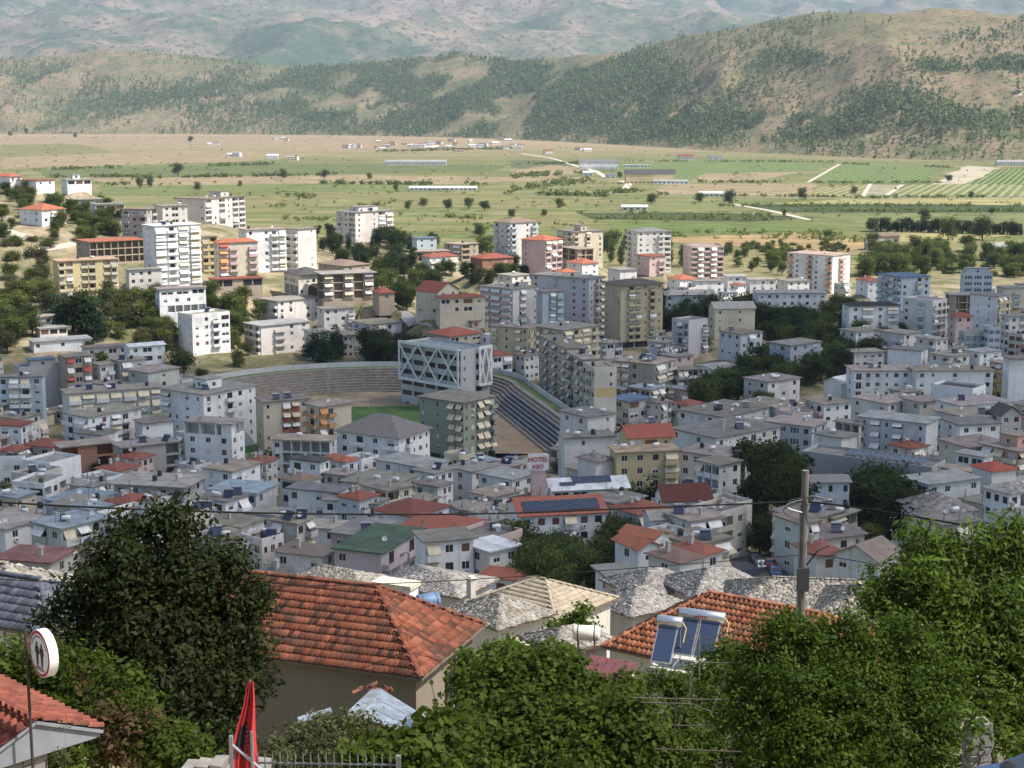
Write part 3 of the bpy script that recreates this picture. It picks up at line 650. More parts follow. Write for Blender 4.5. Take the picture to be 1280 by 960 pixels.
def pv_array(parent, O, U, V, nu, nv, w, hgt, gap=.06):
    O = Vector(O); U = Vector(U).normalized(); V = Vector(V).normalized(); N = U.cross(V).normalized(); me = None
    for i in range(nu):
        for j in range(nv):
            if me is None:
                mb = MB(); mb.box(0, 0, 0, w, hgt, .05); t = .02
                mb.m = [0] * 6
                for a in range(3):
                    for b_ in range(4): mb.poly([(t + a * (w - t) / 3, t + b_ * (hgt - t) / 4, .053), ((a + 1) * (w - t) / 3, t + b_ * (hgt - t) / 4, .053), ((a + 1) * (w - t) / 3, (b_ + 1) * (hgt - t) / 4, .053), (t + a * (w - t) / 3, (b_ + 1) * (hgt - t) / 4, .053)], 1)
                me = mb.mesh('solar_panel', [m_metal, m_pv])
            o = link('solar_panel', me, parent); P = O + U * i * (w + gap) + V * j * (hgt + gap)
            o.matrix_local = Matrix(((U.x, V.x, N.x, P.x), (U.y, V.y, N.y, P.y), (U.z, V.z, N.z, P.z), (0, 0, 0, 1)))
# ================================================================ the town, building by building
# sunny hill
B(12, 221, -16, 27, 35, 1, WHT, 'h', '', 'ww', 'white hilltop house with orange hipped roof beside a red roofed villa', dmin=600, D=840)
B(45, 226, 20, 68, 40, 1, WHT, 'f', 'w', 'ww', 'low white villa with flat red roof on the hilltop', rc=R_RED, D=820)
B(84, 225, 77, 114, 20, 1, WHT, 'f', '', 'WWW', 'modern white bungalow with dark rooftop box on the hilltop', rc=R_LGR, pent=(.3, .3, .6, .6, 2.2), D=800)
B(52, 263, 24, 82, 38, 2, WHT, 'h', 'ww', 'wbw', 'white family house with two tiered orange roof among hillside trees', D=720)
B(88, 250, 82, 128, 10, 1, GRY, 'f', '', 'n.n', 'long low grey shed with concrete roof above the hillside trees', D=760)
B(119, 256, 114, 156, 12, 2, WHT, 'f', '', 'WWW', 'white flat roofed house with ribbon windows above the hillside trees', D=740)
B(183, 262, 152, 196, 62, 6, GRY, 'f', 'bwb', 'wl', 'grey apartment block with small balconies behind the white tower', clut='dd', D=700)
B(203, 258, 192, 234, 18, 5, PAL, 'f', '', 'wWw', 'pale apartment block with one wide dark window above the white tower', clut='t', D=780)
B(192, 283, 178, 250, 24, 9, WHT, 'f', 'n', 'abLa', 'tallest white apartment tower with shaded balconies and blank grey side', clut='Thd', rc=R_WHT, aw=(1, 1, 1, 0), sh=2.95)
B(256, 249, 221, 306, 50, 7, PAL, 'f', 'w..w', 'lwlwll', 'big pale apartment block with balcony columns and rooftop stair boxes', clut='tTd', pent=(.6, .3, .8, .7, 2.6), D=860)
B(112, 303, 95, 182, 20, 3, TAN, 'f', 'ww', 'oooooooo', 'tan terraced building with rows of dark loggias and orange roof pieces', sh=3.0, rc=R_ORG, D=670)
B(72, 327, 66, 147, 10, 5, YEL, 'f', '', 'bl.ll.lb', 'yellow apartment block with cream balconies beside hillside cedars', clut='tT', bc=CRM, D=632, rc=(.45, .3, .2))
B(161, 338, 157, 202, 12, 3, PAL, 'f', '', 'vvv.', 'low pale annex with narrow paired windows at the white tower foot', D=625)
B(252, 296, 248, 271, 12, 7, YEL, 'f', '', 'bl', 'narrow yellow apartment slice beside the white tower', D=690)
B(273, 304, 267, 322, 18, 6, CRM, 'h', 'w', 'Lb.b', 'cream apartment house with orange gabled roof and striped awnings', clut='d', aw=(1, 3, 5), bc=PNK, D=660)
B(266, 350, 261, 328, 12, 1, TAN, 'f', '', 'ss.ss', 'single storey shop row with red roof edge below the cream house', rc=R_RED, D=642)
B(199, 362, 195, 257, 14, 3, WHT, 'f', 'w', 'wwww', 'white house with a row of dark arches on its terrace', tf='WWW', gf='oooooo', D=600)
B(240, 396, 222, 287, 30, 4, WHT, 'p', 'n.n', 'vvbW', 'four storey white hotel like block with plain side wall and wide windows', clut='h', D=588)
B(46, 397, 40, 84, 14, 2, WHT, 'f', '', 'wwww', 'white two storey school wing with dark window row', D=585)
B(50, 411, 44, 84, 14, 2, OFF, 'f', '', 'WWW', 'low white school hall below its two storey wing', D=570, rc=R_LGR)
B(42, 428, 36, 114, 10, 1, WHT, 'f', '', 'w..w..w', 'long low white school roof beside the cedars', D=552, rc=R_LGR)
B(108, 436, 104, 160, 14, 2, PAL, 'f', '', 'wwWw', 'pale low house with pink wall below the school', D=545)
B(162, 434, 155, 206, 18, 2, WHT, 'gx', '', 'wWw', 'white house with shallow bright metal roof below the school', rc=R_WHT, pitch=.2, D=540, pk='concrete')
B(308, 288, 298, 357, 20, 6, WHT, 'f', 'w', 'v.vba', 'white apartment house with balconies beside reddish twin', clut='Td', D=700)
B(372, 287, 356, 395, 45, 6, PAL, 'f', 'bb', '.n', 'apartment house with brick red end wall and open balconies', gfc=None, D=715)
B(444, 266, 420, 491, 42, 5, PAL, 'f', 'bwl', 'w.wlb', 'grey apartment block with stepped roof alone on the wooded knoll', clut='hTdc', pent=(.25, .3, .75, .8, 2.4), D=930)
B(373, 344, 355, 411, 24, 3, (.74, .69, .58), 'h', 'OOO', 'v...v', 'cream palace like villa with dark hipped roof and tall arch', sh=4.2, rc=R_DRK, ov=1.0, pitch=.3, tf='vvvvv', D=650)
B(430, 333, 398, 462, 38, 4, TAN, 'h', 'ww', 'ww', 'tan house with shallow grey hipped roof behind the unfinished frame', rc=R_BRN, pitch=.25, D=668, sh=2.8)
B(404, 343, 396, 467, 14, 3, TAN, 'f', 'o', 'LoLoL', 'unfinished tan concrete frame building with open loggias and grey slab roof', sh=3.4, ov=1.3, D=640)
B(347, 377, 323, 401, 34, 4, PAL, 'f', 'n.b', 'ww.ww', 'upper pinkish white apartment block with paired windows', clut='', D=632, sh=2.75)
B(405, 387, 396, 443, 20, 4, PAL, 'f', 'w', 'wwwb', 'stepped pinkish block end with curved roof edge', D=622, sh=2.75)
B(326, 408, 305, 387, 30, 4, PAL, 'f', 'lb', '.bww', 'lower pinkish white apartment block above the stadium terrace', clut='d', D=606, sh=2.75, rc=R_LGR)
B(390, 416, 380, 412, 20, 4, PAL, 'f', '', 'wW', 'grey pink apartment stub half hidden by conifers', D=600, sh=2.75)
B(423, 420, 412, 453, 18, 3, GRY, 'f', '', 'vvvvv', 'low grey building with a row of narrow windows behind conifers', D=605)
B(462, 406, 440, 502, 30, 4, LIL, 'f', 'bb', 'wbww', 'greyish lilac apartment block behind the conifers by the stadium', D=612, clut='')
B(547, 365, 520, 573, 50, 3, CRM, 'gy', 'w.w', 'ww', 'cream house with red gabled roof on the wooded slope', rc=R_RED, pitch=.5, D=612)
B(550, 373, 545, 606, 14, 2, CRM, 'h', 'ww', 'WwWw', 'long cream annex with low red roof and awnings on the wooded slope', rc=R_RED, pitch=.25, D=602)
B(474, 367, 470, 493, 25, 1, TAN, 'h', '', 'w', 'small cottage with dark red hipped roof among slope trees', rc=R_RED, pitch=.6, D=632)
B(521, 298, 515, 546, 25, 3, LBL, 'f', '', 'ww', 'bright blue house behind the knoll', D=900, rc=R_BLU)
B(518, 315, 513, 562, 14, 1, TAN, 'f', '', 'w.w', 'low tan shed roof below the blue house', D=860)
B(577, 306, 555, 598, 46, 3, TAN, 'f', 'wL', 'lw', 'tan flat roofed house beside a bright yellow green tree', clut='Td', D=870)
B(537, 322, 527, 572, 30, 2, WHT, 'h', 'w', 'bwb', 'white house with red hipped roof and long balcony on the knoll side', rc=R_RED, D=820)
B(638, 279, 618, 672, 38, 7, PAL, 'h', 'bwb', 'b.wb', 'pale grey apartment tower with grey mansard roof by the plain', rc=R_BRN, pitch=.3, D=850, bc=LBL)
B(603, 324, 588, 642, 28, 2, BRK, 'h', 'ww', 'ww', 'dark red brick house with wide hipped roof by the tower foot', rc=R_RED, pitch=.3, D=780)
B(682, 301, 652, 703, 54, 6, PNK, 'h', 'n..', 'lll', 'pinkish apartment block with orange hipped roof and blank side', rc=R_ORG, pitch=.3, D=800)
B(717, 290, 696, 754, 32, 6, CRM, 'f', 'lb', 'b.b.w', 'cream apartment block with tall stair tower at the plain edge', clut='d', pent=(.3, .1, .5, .5, 2.8), D=880)
B(722, 312, 700, 742, 30, 2, TAN, 'f', 'oo', 'oo', 'half built tan frame house before the cream block', D=840)
B(797, 290, 784, 839, 22, 7, OFF, 'h', 'bw', 'wwwbl', 'off white apartment block with grey roof facing the orange stubble', rc=R_GRY, pitch=.2, D=890)
B(812, 321, 795, 832, 32, 3, PNK, 'f', 'ww', 'wb', 'pink house at the off white block foot', D=850, rc=R_RED)
B(864, 309, 854, 905, 18, 7, PNK, 'p', 'w', 'lLlLl', 'pink apartment block with striped balcony columns facing the plain', clut='', D=905, aw=(1, 1))
B(1041, 320, 985, 1063, 60, 8, WHT, 'f', 'bw.bw.b', '.b.', 'white tower block with salmon balconies near the riverside trees', bc=PCH, rc=(.45, .32, .26), clut='t', D=850, sh=2.75)
B(910, 346, 904, 934, 14, 2, WHT, 'f', '', 'wbw', 'small white villa with flat roof behind the white office', D=830, rc=R_LGR)
B(938, 350, 932, 970, 14, 2, WHT, 'f', '', 'www', 'plain white two storey house beside the small villa', D=815)
B(850, 350, 834, 872, 32, 2, WHT, 'h', 'w', 'wb', 'white cottage with bright orange roof below the pink block', D=800)
B(703, 341, 694, 722, 32, 1, WHT, 'h', '', 'w', 'small orange roof peeping over the lilac apartments', D=740)
B(1246, 309, 1229, 1262, 42, 3, WHT, 'gx', 'ww', 'ww', 'white country house with pale gabled roof among riverside trees', rc=R_LGR, D=1020)
B(1265, 308, 1261, 1290, 20, 2, LBL, 'f', '', 'ww', 'pale blue house beside the gabled country house', D=1020)
B(1127, 347, 1098, 1163, 36, 7, LBL, 'f', 'abLb', 'w.bw', 'blue white apartment tower with dark slab roof near the market street', rc=R_BLU, clut='', D=700, sh=2.9)
B(1062, 383, 1053, 1124, 18, 4, WHT, 'h', 'w', 'wLwb', 'white apartment house with black hipped roof behind boulevard trees', rc=R_BLK, pitch=.22, D=640)
B(1166, 378, 1129, 1184, 56, 5, OFF, 'p', 'w.a.', 'bbb', 'off white block with green awnings on its short front', aw=(4, 4, 1), D=632)
B(1205, 343, 1201, 1241, 14, 5, LBL, 'p', 'G', 'GGG', 'dark blue glass fronted office block with white top floor', win=0, D=745, rc=R_LGR, pent=(.1, .2, .9, .8, 2.6))
B(1247, 371, 1213, 1263, 58, 8, WHT, 'f', '.n.n.', 'bbb', 'tall white block with blank side and yellow balcony front', bc=YEL, D=640, sh=2.85)
B(1188, 369, 1182, 1220, 14, 4, TAN, 'f', 'o', 'ooo', 'open brown concrete frame building beside the tall white block', D=675)
B(1206, 418, 1199, 1232, 20, 3, GRY, 'p', 'g', 'ggg', 'low teal glass showroom by the market street', D=590, rc=R_LGR)
B(1236, 411, 1229, 1251, 20, 5, LBL, 'p', 'G', 'GG', 'narrow blue glass stair tower beside the teal showroom', D=585)
B(1262, 396, 1254, 1310, 30, 5, OFF, 'f', 'wb', 'wlwl', 'off white apartment wing behind the teal showroom', D=620)
B(1195, 396, 1186, 1216, 28, 3, PNK, 'h', 'w', 'ww', 'small pinkish house with red roof in the market street', rc=R_RED, D=625)
B(1255, 360, 1246, 1300, 24, 3, CRM, 'f', '', 'wbwb', 'cream apartments with blue balconies beyond the tall white block', D=730, bc=LBL)
# lilac and beige towers
B(736, 349, 664, 757, 54, 9, LIL, 'f', 'w.n.ww', 'nbL', 'tall lilac and blue apartment tower with awning balconies', clut='tTd', D=668, bc=PNK, sh=2.85)
B(641, 362, 600, 673, 46, 8, OFF, 'f', 'LLa', '.L.n', 'white and pink apartment block with long white awnings', clut='hTdt', aw=(1, 1, 1), bc=PNK, D=640, sh=2.85)
B(678, 365, 671, 704, 22, 8, LBL, 'f', 'n', '.La', 'slate blue apartment slice between white and lilac towers', aw=(1, 4), D=636, sh=2.85)
B(776, 357, 756, 829, 30, 9, (.5, .43, .29), 'h', 'n..n', '.bbnbn', 'beige apartment tower with dark overhanging hipped roof', rc=(.12, .1, .09), pitch=.22, ov=1.2, D=650, sh=2.9, gf='sss', aw=(1, 1), clut='d')
B(832, 369, 826, 894, 12, 3, (.5, .55, .55), 'gx', '', 'w.ww.w', 'long pale blue grey barrack with grey pitched roof behind cypresses', rc=R_STN, pitch=.3, D=700)
B(894, 386, 886, 944, 16, 3, CRM, 'gx', 'w', 'n.n.', 'cream cinema hall with wide grey pitched roof', rc=R_STN, pitch=.45, D=640, sh=3.2)
B(948, 367, 941, 1033, 12, 4, WHT, 'f', 'w', 'wwwwwwwww', 'long white office block with many small windows', rc=R_LGR, D=690)
B(861, 403, 840, 885, 46, 4, LIL, 'p', 'nbb', '..b', 'lilac grey apartment block with iron balconies by the cypresses', bs='rail', D=610, sh=2.9)
B(926, 418, 899, 953, 46, 3, (.52, .58, .6), 'f', 'www', 'wbw', 'pale blue white villa with flat roof by the boulevard', clut='h', D=590)
B(988, 432, 962, 1026, 48, 4, (.37, .41, .45), 'f', 'wwww', 'wwb', 'blue grey office block among boulevard trees', D=560, rc=R_CON)
B(1068, 441, 1056, 1105, 26, 3, OFF, 'f', 'ww', 'wwww', 'pale block behind the boulevard trees', D=580)
# beige terrace by the stadium road
B(660, 411, 614, 670, 62, 8, (.56, .48, .33), 'f', 'a.n.Ln', 'bnb', 'yellowish beige apartment block with cream awnings by the stadium road', clut='tTtdd', aw=(0, 2, 0), sh=2.9, gf='ssss', D=566)
B(708, 436, 675, 734, 17, 8, (.5, .44, .34), 'f', 'nbanbanba', 'bab', 'weathered beige apartment block in the stadium road row', clut='tTdda', aw=(0, 1), sh=2.9, gf='sssss', D=498)
B(729, 450, 710, 749, 17, 7, (.52, .46, .36), 'f', 'abnab', 'bb', 'narrow beige apartment block with cluttered roof in the stadium road row', clut='hTdd', gf='ss', D=478)
B(743, 463, 729, 771, 18, 7, (.6, .56, .48), 'p', 'bWbW', '.n', 'apartment block with yellow painted band on its blank white end', clut='T', gf='sss', D=460)
B(819, 456, 768, 843, 62, 7, (.5, .46, .38), 'f', 'aaw..', 'ab', 'broad beige apartment block with blue solar panels on its roof', clut='hhttTddd', D=512, aw=(1, 0), gf='ss')
B(847, 463, 838, 873, 26, 6, (.42, .4, .38), 'f', 'l', 'llll', 'dark apartment block with black loggias stacked between white slabs', bc=WHT, D=520)
B(893, 462, 866, 920, 48, 2, OFF, 'gx', 'wwww', 'wwwwww', 'long low school block with grey roof beyond the dark apartments', rc=R_LGR, D=560, pk='concrete', pitch=.15)
B(874, 492, 866, 912, 22, 2, WHT, 'f', '', 'wwwww', 'white office with blue window row beside dark apartments', rc=R_LGR, D=520)
B(918, 487, 905, 952, 26, 1, OFF, 'f', '', 'WWW', 'low pavilion under the boulevard trees', D=535)
B(786, 502, 760, 813, 48, 2, GRY, 'f', 'WWW', 'WW', 'low market hall with bright blue roof and orange awnings', rc=R_BLU, D=468, ov=.8)
# lower left, in cloud shade
B(52, 471, -45, 56, 78, 6, LBL, 'f', 'bwbwabw', 'n', 'pale blue apartment block with rounded white balconies', clut='tT', bc=WHT, D=466)
B(24, 462, 17, 76, 12, 7, GRY, 'p', '', 'n.......', 'tall grey apartment block with blank pale side wall', rc=R_BLU, D=500, pent=(.3, .2, .9, .8, 2.2))
B(26, 533, -15, 41, 60, 3, WHT, 'f', 'wbw', 'wb', 'white house with maroon flat roof below the pale blue block', rc=R_RED, D=425)
B(27, 578, -25, 31, 76, 4, WHT, 'p', 'wwww', '.', 'white office like block with three bands of dark windows', D=378)
B(82, 447, 74, 114, 18, 3, TAN, 'f', '', 'LWL', 'tan house with deep red awnings behind the grey block', aw=(5, 1), D=500)
B(125, 457, 116, 142, 24, 3, OFF, 'f', 'w', 'wb', 'slim off white house behind long awning house', D=505)
B(150, 452, 138, 182, 26, 3, (.5, .52, .48), 'f', 'w', 'Lw', 'greenish grey house with rooftop tanks', clut='tTh', D=508)
B(185, 466, 160, 224, 40, 3, (.52, .53, .47), 'f', 'w.', 'ww.', 'pale green house with roof terrace beside the round tree', clut='cd', D=500)
B(84, 493, 77, 204, 10, 3, OFF, 'f', '', 'aLaLaLL', 'long three storey house with sand coloured awnings on two floors', D=455, aw=(0, 2, 0), clut='hhtTda')
B(110, 522, 80, 176, 36, 4, WHT, 'f', 'bb', 'nwabw', 'white apartment house with broken shutters and small awnings', D=430, clut='Tdd', aw=(0, 1))
B(178, 530, 170, 216, 18, 4, WHT, 'f', '', 'n..', 'plain white cube house joined to the shuttered apartments', D=432)
B(254, 494, 200, 319, 42, 5, WHT, 'f', 'Lnwn', 'wnbwn', 'large white apartment house with grey roof and rooftop cabin', pent=(.3, .3, .6, .6, 2.6), clut='hTdd', D=438)
B(289, 531, 230, 305, 62, 4, WHT, 'f', 'www', 'ww', 'white house with unfinished open top floor and orange roof corner', tf='ooo', D=398, clut='c')
B(76, 560, 68, 142, 14, 2, BRK, 'f', '', 'o.o', 'brick walled workshop with patched concrete roof', D=400)
B(152, 560, 142, 224, 18, 2, RAW, 'f', '', 'o..o', 'bare concrete store with dark solar heater roof', clut='hh', D=392)
B(62, 583, 28, 101, 44, 2, WHT, 'p', 'n.', 'n..', 'bright white low house with green shed roof', D=372, rc=R_LGR)
B(230, 609, 142, 253, 66, 3, (.48, .48, .46), 'f', 'wwwww', 'ww', 'wide grey roofed house with black chimney stack', clut='TcTd', D=330, ov=1.2, rc=(.36, .33, .28))
B(98, 631, 57, 142, 48, 2, (.5, .55, .6), 'f', 'ww', 'www', 'bluish house with slate blue flat roof beside the big dark tree', rc=(.24, .29, .33), D=318, clut='td')
B(70, 664, 40, 132, 42, 1, (.45, .43, .4), 'h', 'w', 'ww', 'house with dark grey hipped roof and white roof tank', rc=R_GRY, D=282, pitch=.4)
B(6, 662, -35, 56, 42, 2, WHT, 'f', 'ww', 'ww', 'white house with worn concrete roof beside the grey hipped one', D=288, clut='d', rc=(.38, .34, .3))
B(62, 704, -6, 92, 60, 2, (.5, .47, .42), 'f', 'w.w', 'w', 'low house with wide rusty red flat roof', rc=(.26, .13, .11), D=232, clut='c')
B(290, 590, 255, 325, 52, 3, WHT, 'f', 'ww', 'bw', 'white house with plants on its roof terrace', D=352, clut='Td')
B(320, 617, 262, 345, 62, 2, (.5, .54, .57), 'f', 'wwW', 'ww', 'house with faded blue flat roof', rc=(.3, .36, .4), D=330, clut='dd')
B(300, 660, 250, 330, 50, 3, WHT, 'f', 'w.w', 'ww', 'white house partly behind the big dark tree', D=292, clut='c')
B(348, 645, 318, 364, 62, 4, WHT, 'f', 'www', 'wb', 'slim white four storey house with brown window', D=300)
# centre
B(329, 503, 320, 386, 16, 4, CRM, 'f', 'n', 'n.LLw', 'cream apartment house with red painted balconies', bc=(.45, .14, .1), D=440, clut='hhT')
B(398, 509, 382, 439, 30, 4, CRM, 'f', 'b', 'Lb..', 'cream apartment house with orange awnings and railings', aw=(3, 1), bc=(.55, .3, .14), D=432, clut='d')
B(498, 548, 421, 537, 56, 4, WHT, 'h', 'wbwb', 'nbnwn', 'large white villa with grey hipped roof and rows of balconies', rc=(.2, .18, .165), pitch=.5, ov=.9, D=398)
B(579, 504, 524, 619, 50, 6, GGR, 'f', 'n.n.LL', 'nwLLb', 'olive green apartment tower with cream awnings and black base', aw=(0, 2), gf='ssss', D=430, bc=(.33, .32, .27), rc=(.25, .225, .18), keep=True)
B(412, 552, 340, 421, 74, 2, OFF, 'f', 'wooooo', 'w', 'low house with long dark veranda below the cream apartments', D=398, clut='t')
B(400, 578, 362, 410, 56, 2, WHT, 'f', 'bw', 'ww', 'white house with flat black roof', rc=R_DRK, D=366, clut='d')
B(432, 578, 402, 447, 46, 2, WHT, 'h', 'w', 'w', 'small house with orange tiled roof beside the black roofed one', rc=R_ORG, D=372)
B(486, 609, 427, 522, 58, 3, OFF, 'f', 'w.W', 'bbb', 'house with orange gabled loft on its grey flat roof', D=345, clut='dt')
B(506, 602, 462, 521, 60, 1, WHT, 'gy', 'w', 'w', 'orange tiled loft with white gables on the flat roof', D=356, rc=R_ORG, on='house with orange gabled loft on its grey flat roof', name='loft')
B(547, 609, 518, 565, 50, 3, WHT, 'f', 'ww', 'nww', 'small white block with narrow windows beside the orange loft', D=348, clut='t')
B(378, 603, 350, 400, 46, 1, OFF, 'h', 'W', 'w', 'low house with brown hipped roof and shaded porch', rc=R_BRN, D=342)
B(422, 616, 360, 436, 64, 2, WHT, 'f', 'w.ww', 'w', 'white house with dark tarred flat roof', rc=R_GRY, D=330, clut='a')
B(472, 631, 404, 484, 66, 2, WHT, 'f', 'w..w', 'ww', 'white house with one small solar heater on a bare roof', D=322, clut='h')
B(518, 647, 468, 561, 52, 2, WHT, 'h', 'w.w', 'ww', 'white house with dark maroon hipped roof and round tank', rc=(.2, .07, .055), D=312, pitch=.3, clut='c')
B(576, 665, 505, 602, 64, 2, WHT, 'h', 'w..', 'ww', 'white house with broad red hipped roof', rc=(.32, .11, .075), D=296, pitch=.22, ov=1.0)
B(420, 662, 360, 434, 68, 3, WHT, 'f', 'w..w', 'w', 'white house with flat roof and brick chimney above the grey hipped roof', D=298, clut='c', rc=(.38, .33, .27))
B(402, 696, 344, 423, 62, 2, OFF, 'h', 'w.w', 'w', 'house with low brown hipped roof and two square windows', rc=(.21, .17, .14), D=262, pitch=.2)
B(476, 692, 418, 527, 64, 2, (.55, .47, .47), 'f', 'w..', 'bb', 'pinkish house with half green half black flat roof', rc=R_GRN, D=258, clut='d')
B(458, 671, 414, 494, 62, 2, PNK, 'f', 'w.', 'w', 'pinkish brick house with grey roof behind the green roofed one', D=276, clut='h')
B(372, 729, 316, 397, 52, 1, OFF, 'h', 'w', 'w', 'house with smooth grey hipped metal roof near the red tiled house', rc=(.2, .19, .18), D=205, pitch=.5)
B(531, 678, 526, 592, 14, 3, WHT, 'f', '', 'aww', 'white house with sand awning and iron balcony before the vines', D=250, aw=(2,), clut='')
B(612, 690, 580, 648, 40, 2, OFF, 'f', 'w', 'ww', 'house with white cracked roof overgrown by creeper', rc=R_WHT, D=250)
B(652, 726, 604, 666, 70, 1, WHT, 'h', 'w', 'w', 'small house with plain red hipped roof beside the dark orchard', rc=(.34, .12, .075), D=222, pitch=.3)
B(1000, 655, 980, 1022, 40, 3, (.5, .54, .5), 'f', 'w', 'wL', 'small greenish house with white awnings behind the utility pole', aw=(1,), D=262)
# right of centre
B(771, 566, 764, 849, 14, 5, YEL, 'f', '', 'wwwa', 'tall yellow apartment house with red tiled roof storey', rc=(.4, .3, .2), clut='ttd', D=350)
B(786, 547, 776, 842, 18, 1, YEL, 'gx', '', 'WWn', 'red tiled attic storey on the yellow apartment house', rc=(.33, .1, .075), D=358, sh=3.2, pitch=.6, ll=7, on='tall yellow apartment house with red tiled roof storey', name='attic_storey')
B(706, 548, 698, 768, 14, 4, OFF, 'f', '', '.n..', 'blank off white house wall with cluttered roof behind the hotel sign', D=372, clut='tTdc')
B(745, 578, 722, 768, 40, 2, OFF, 's', '', '', 'old house with sagging grey tiled roof and three chimneys', D=350, rc=(.22, .19, .18), clut='c')
B(690, 613, 681, 785, 12, 4, WHT, 'gx', 'w', 'WWWW', 'white house with roof mounted solar panels and long balcony', rc=R_WHT, D=322, pitch=.42, pk='concrete')
B(650, 645, 636, 757, 12, 3, WHT, 'gx', '', 'wwwLww', 'long white row house with rows of solar panels on its red roof', rc=(.35, .12, .08), D=292, pitch=.4)
B(830, 626, 822, 889, 16, 3, WHT, 'gx', 'w', 'wwn', 'white house with steep maroon metal roof', rc=R_MAR, D=308, pitch=.75)
B(815, 650, 805, 882, 14, 3, WHT, 'gx', '', 'n.nn', 'white house with shallow grey tiled roof before the maroon roof', rc=(.32, .29, .26), D=284, pitch=.28)
B(906, 572, 850, 932, 62, 4, WHT, 'f', 'wwww', 'w', 'white flat roofed apartments with brown shutters beside the tall pines', D=352, clut='ttT')
B(899, 582, 874, 926, 48, 4, WHT, 'f', 'lll', 'nw', 'white apartments with stacked pale loggias beside the tall pines', D=335)
B(798, 686, 782, 818, 34, 2, WHT, 'gy', 'w', 'w', 'white cottage with orange gable in the dark orchard', rc=R_ORG, D=236, pitch=.45)
B(818, 673, 783, 826, 55, 1, WHT, 'gy', '', 'w', 'orange tiled roof rising behind the orchard cottage', rc=R_ORG, D=250, pitch=.35)
B(880, 694, 855, 903, 46, 1, OFF, 'h', 'w', 'w', 'small house with rust red hipped roof beside the orchard', rc=(.32, .12, .08), D=234)
B(850, 704, 826, 878, 46, 1, OFF, 'h', 'w', '', 'low outbuilding with faded brown roof beside the orchard', rc=(.24, .15, .12), D=226, pitch=.25)
B(768, 727, 764, 806, 22, 1, OFF, 'f', 'w', 'w.', 'small stone shed with flat grey roof below the orchard', D=192)
# right mass
B(1052, 480, 1030, 1069, 55, 3, WHT, 'gx', '...', '', 'windowless white hall with white curved metal roof', rc=R_WHT, D=515, pitch=.5, pk='concrete')
B(1152, 439, 1110, 1160, 74, 3, WHT, 'f', '...', 'w', 'plain white block with dark roof at the boulevard end', rc=R_GRY, D=555, clut='dd')
B(1188, 446, 1162, 1212, 46, 3, OFF, 'f', 'wb', 'ww', 'off white house with grey canopy at the boulevard end', D=548, clut='hT')
B(1225, 441, 1205, 1252, 44, 3, WHT, 'f', 'ww', 'wb', 'white house with red roof shed behind boulevard end', D=552, clut='d', rc=R_LGR)
B(1068, 464, 1058, 1150, 14, 4, WHT, 'f', 'w', 'bwwnwwb', 'long white apartment row with many balconies and dishes', D=505, clut='tTdddh', bs='rail')
B(1146, 464, 1136, 1242, 16, 4, WHT, 'f', '', 'wn.w..w', 'long white apartment row with plain gable wall', D=500, clut='ttTddd')
B(1216, 489, 1165, 1232, 66, 3, WHT, 'p', '....', 'wb', 'white store with black tarred roof', rc=R_DRK, D=470)
B(1262, 449, 1254, 1310, 18, 7, WHT, 'f', '', '...n', 'tall blank white apartment block beside an ochre balcony house', D=498)
B(1254, 455, 1242, 1266, 40, 5, (.5, .36, .14), 'f', 'bb', 'b', 'slim ochre house with stacked balconies', D=512)
B(1030, 506, 1006, 1064, 36, 4, WHT, 'f', 'lb', 'wnw', 'white apartments with red balcony tops', bc=PNK, D=455, clut='Td')
B(985, 513, 958, 1010, 48, 3, (.52, .56, .58), 'f', 'bbb', 'bwb', 'pale blue house cluster with crowded balconies', D=462, clut='tTddh', bs='rail')
B(1110, 505, 1064, 1134, 52, 3, OFF, 'f', 'w.w', 'ww', 'off white house with rust red roof patch', D=458, clut='cd', rc=(.36, .3, .26))
B(1150, 503, 1128, 1176, 44, 3, (.58, .56, .46), 'f', 'nw', 'w.', 'cream house beside a yellow green tree', D=455)
B(1200, 508, 1170, 1266, 38, 3, WHT, 'f', 'ww', 'wbww', 'white house with long grey roof below the black tarred store', D=442, clut='hdd')
B(1215, 524, 1168, 1262, 44, 3, OFF, 'f', 'w.w', 'bww', 'off white house with cluttered grey terraces', D=425, clut='Tdhc')
B(1158, 530, 1074, 1173, 72, 4, (.57, .58, .6), 'f', 'nLnLwn', '..', 'grey white apartment house with blank side and white awnings', aw=(1,), D=405, clut='', rc=R_LGR)
B(1074, 531, 1044, 1082, 62, 3, OFF, 'f', 'ooo', 'w', 'house with open brown top loggias beside the awning block', D=412)
B(1015, 534, 958, 1034, 66, 3, (.52, .55, .58), 'f', 'wwGw', 'ww', 'blue grey house with dark picture window and flat roof', D=410, clut='ttdd')
B(1052, 548, 1018, 1072, 56, 2, OFF, 'f', 'w.', 'w', 'low grey house with yellow skylight on its roof', D=396, clut='t')
B(1165, 588, 1002, 1182, 72, 2, GRY, 'p', 'w.....w', 'w', 'long grey depot roof carrying a row of tilted solar panels', D=352, rc=(.24, .22, .19))
B(1212, 560, 1174, 1262, 42, 2, CRM, 'f', 'nw', 'w.w', 'cream house with bare roof beside the peach one', D=380, clut='c')
B(1200, 532, 1176, 1250, 30, 2, WHT, 'f', 'w', 'www', 'white house with dark car port roof', D=412, rc=R_GRY, clut='d')
B(1230, 572, 1196, 1238, 60, 2, WHT, 'f', 'WW', 'w', 'small white house with glazed porch', D=362, rc=R_LGR)
B(1272, 564, 1228, 1300, 52, 3, PCH, 'f', 'aLb', 'Lb', 'peach house with cream floor slabs and rolled awnings', bc=CRM, D=370, pent=(.3, .2, .9, .7, 2.6), aw=(1, 0), ov=.9)
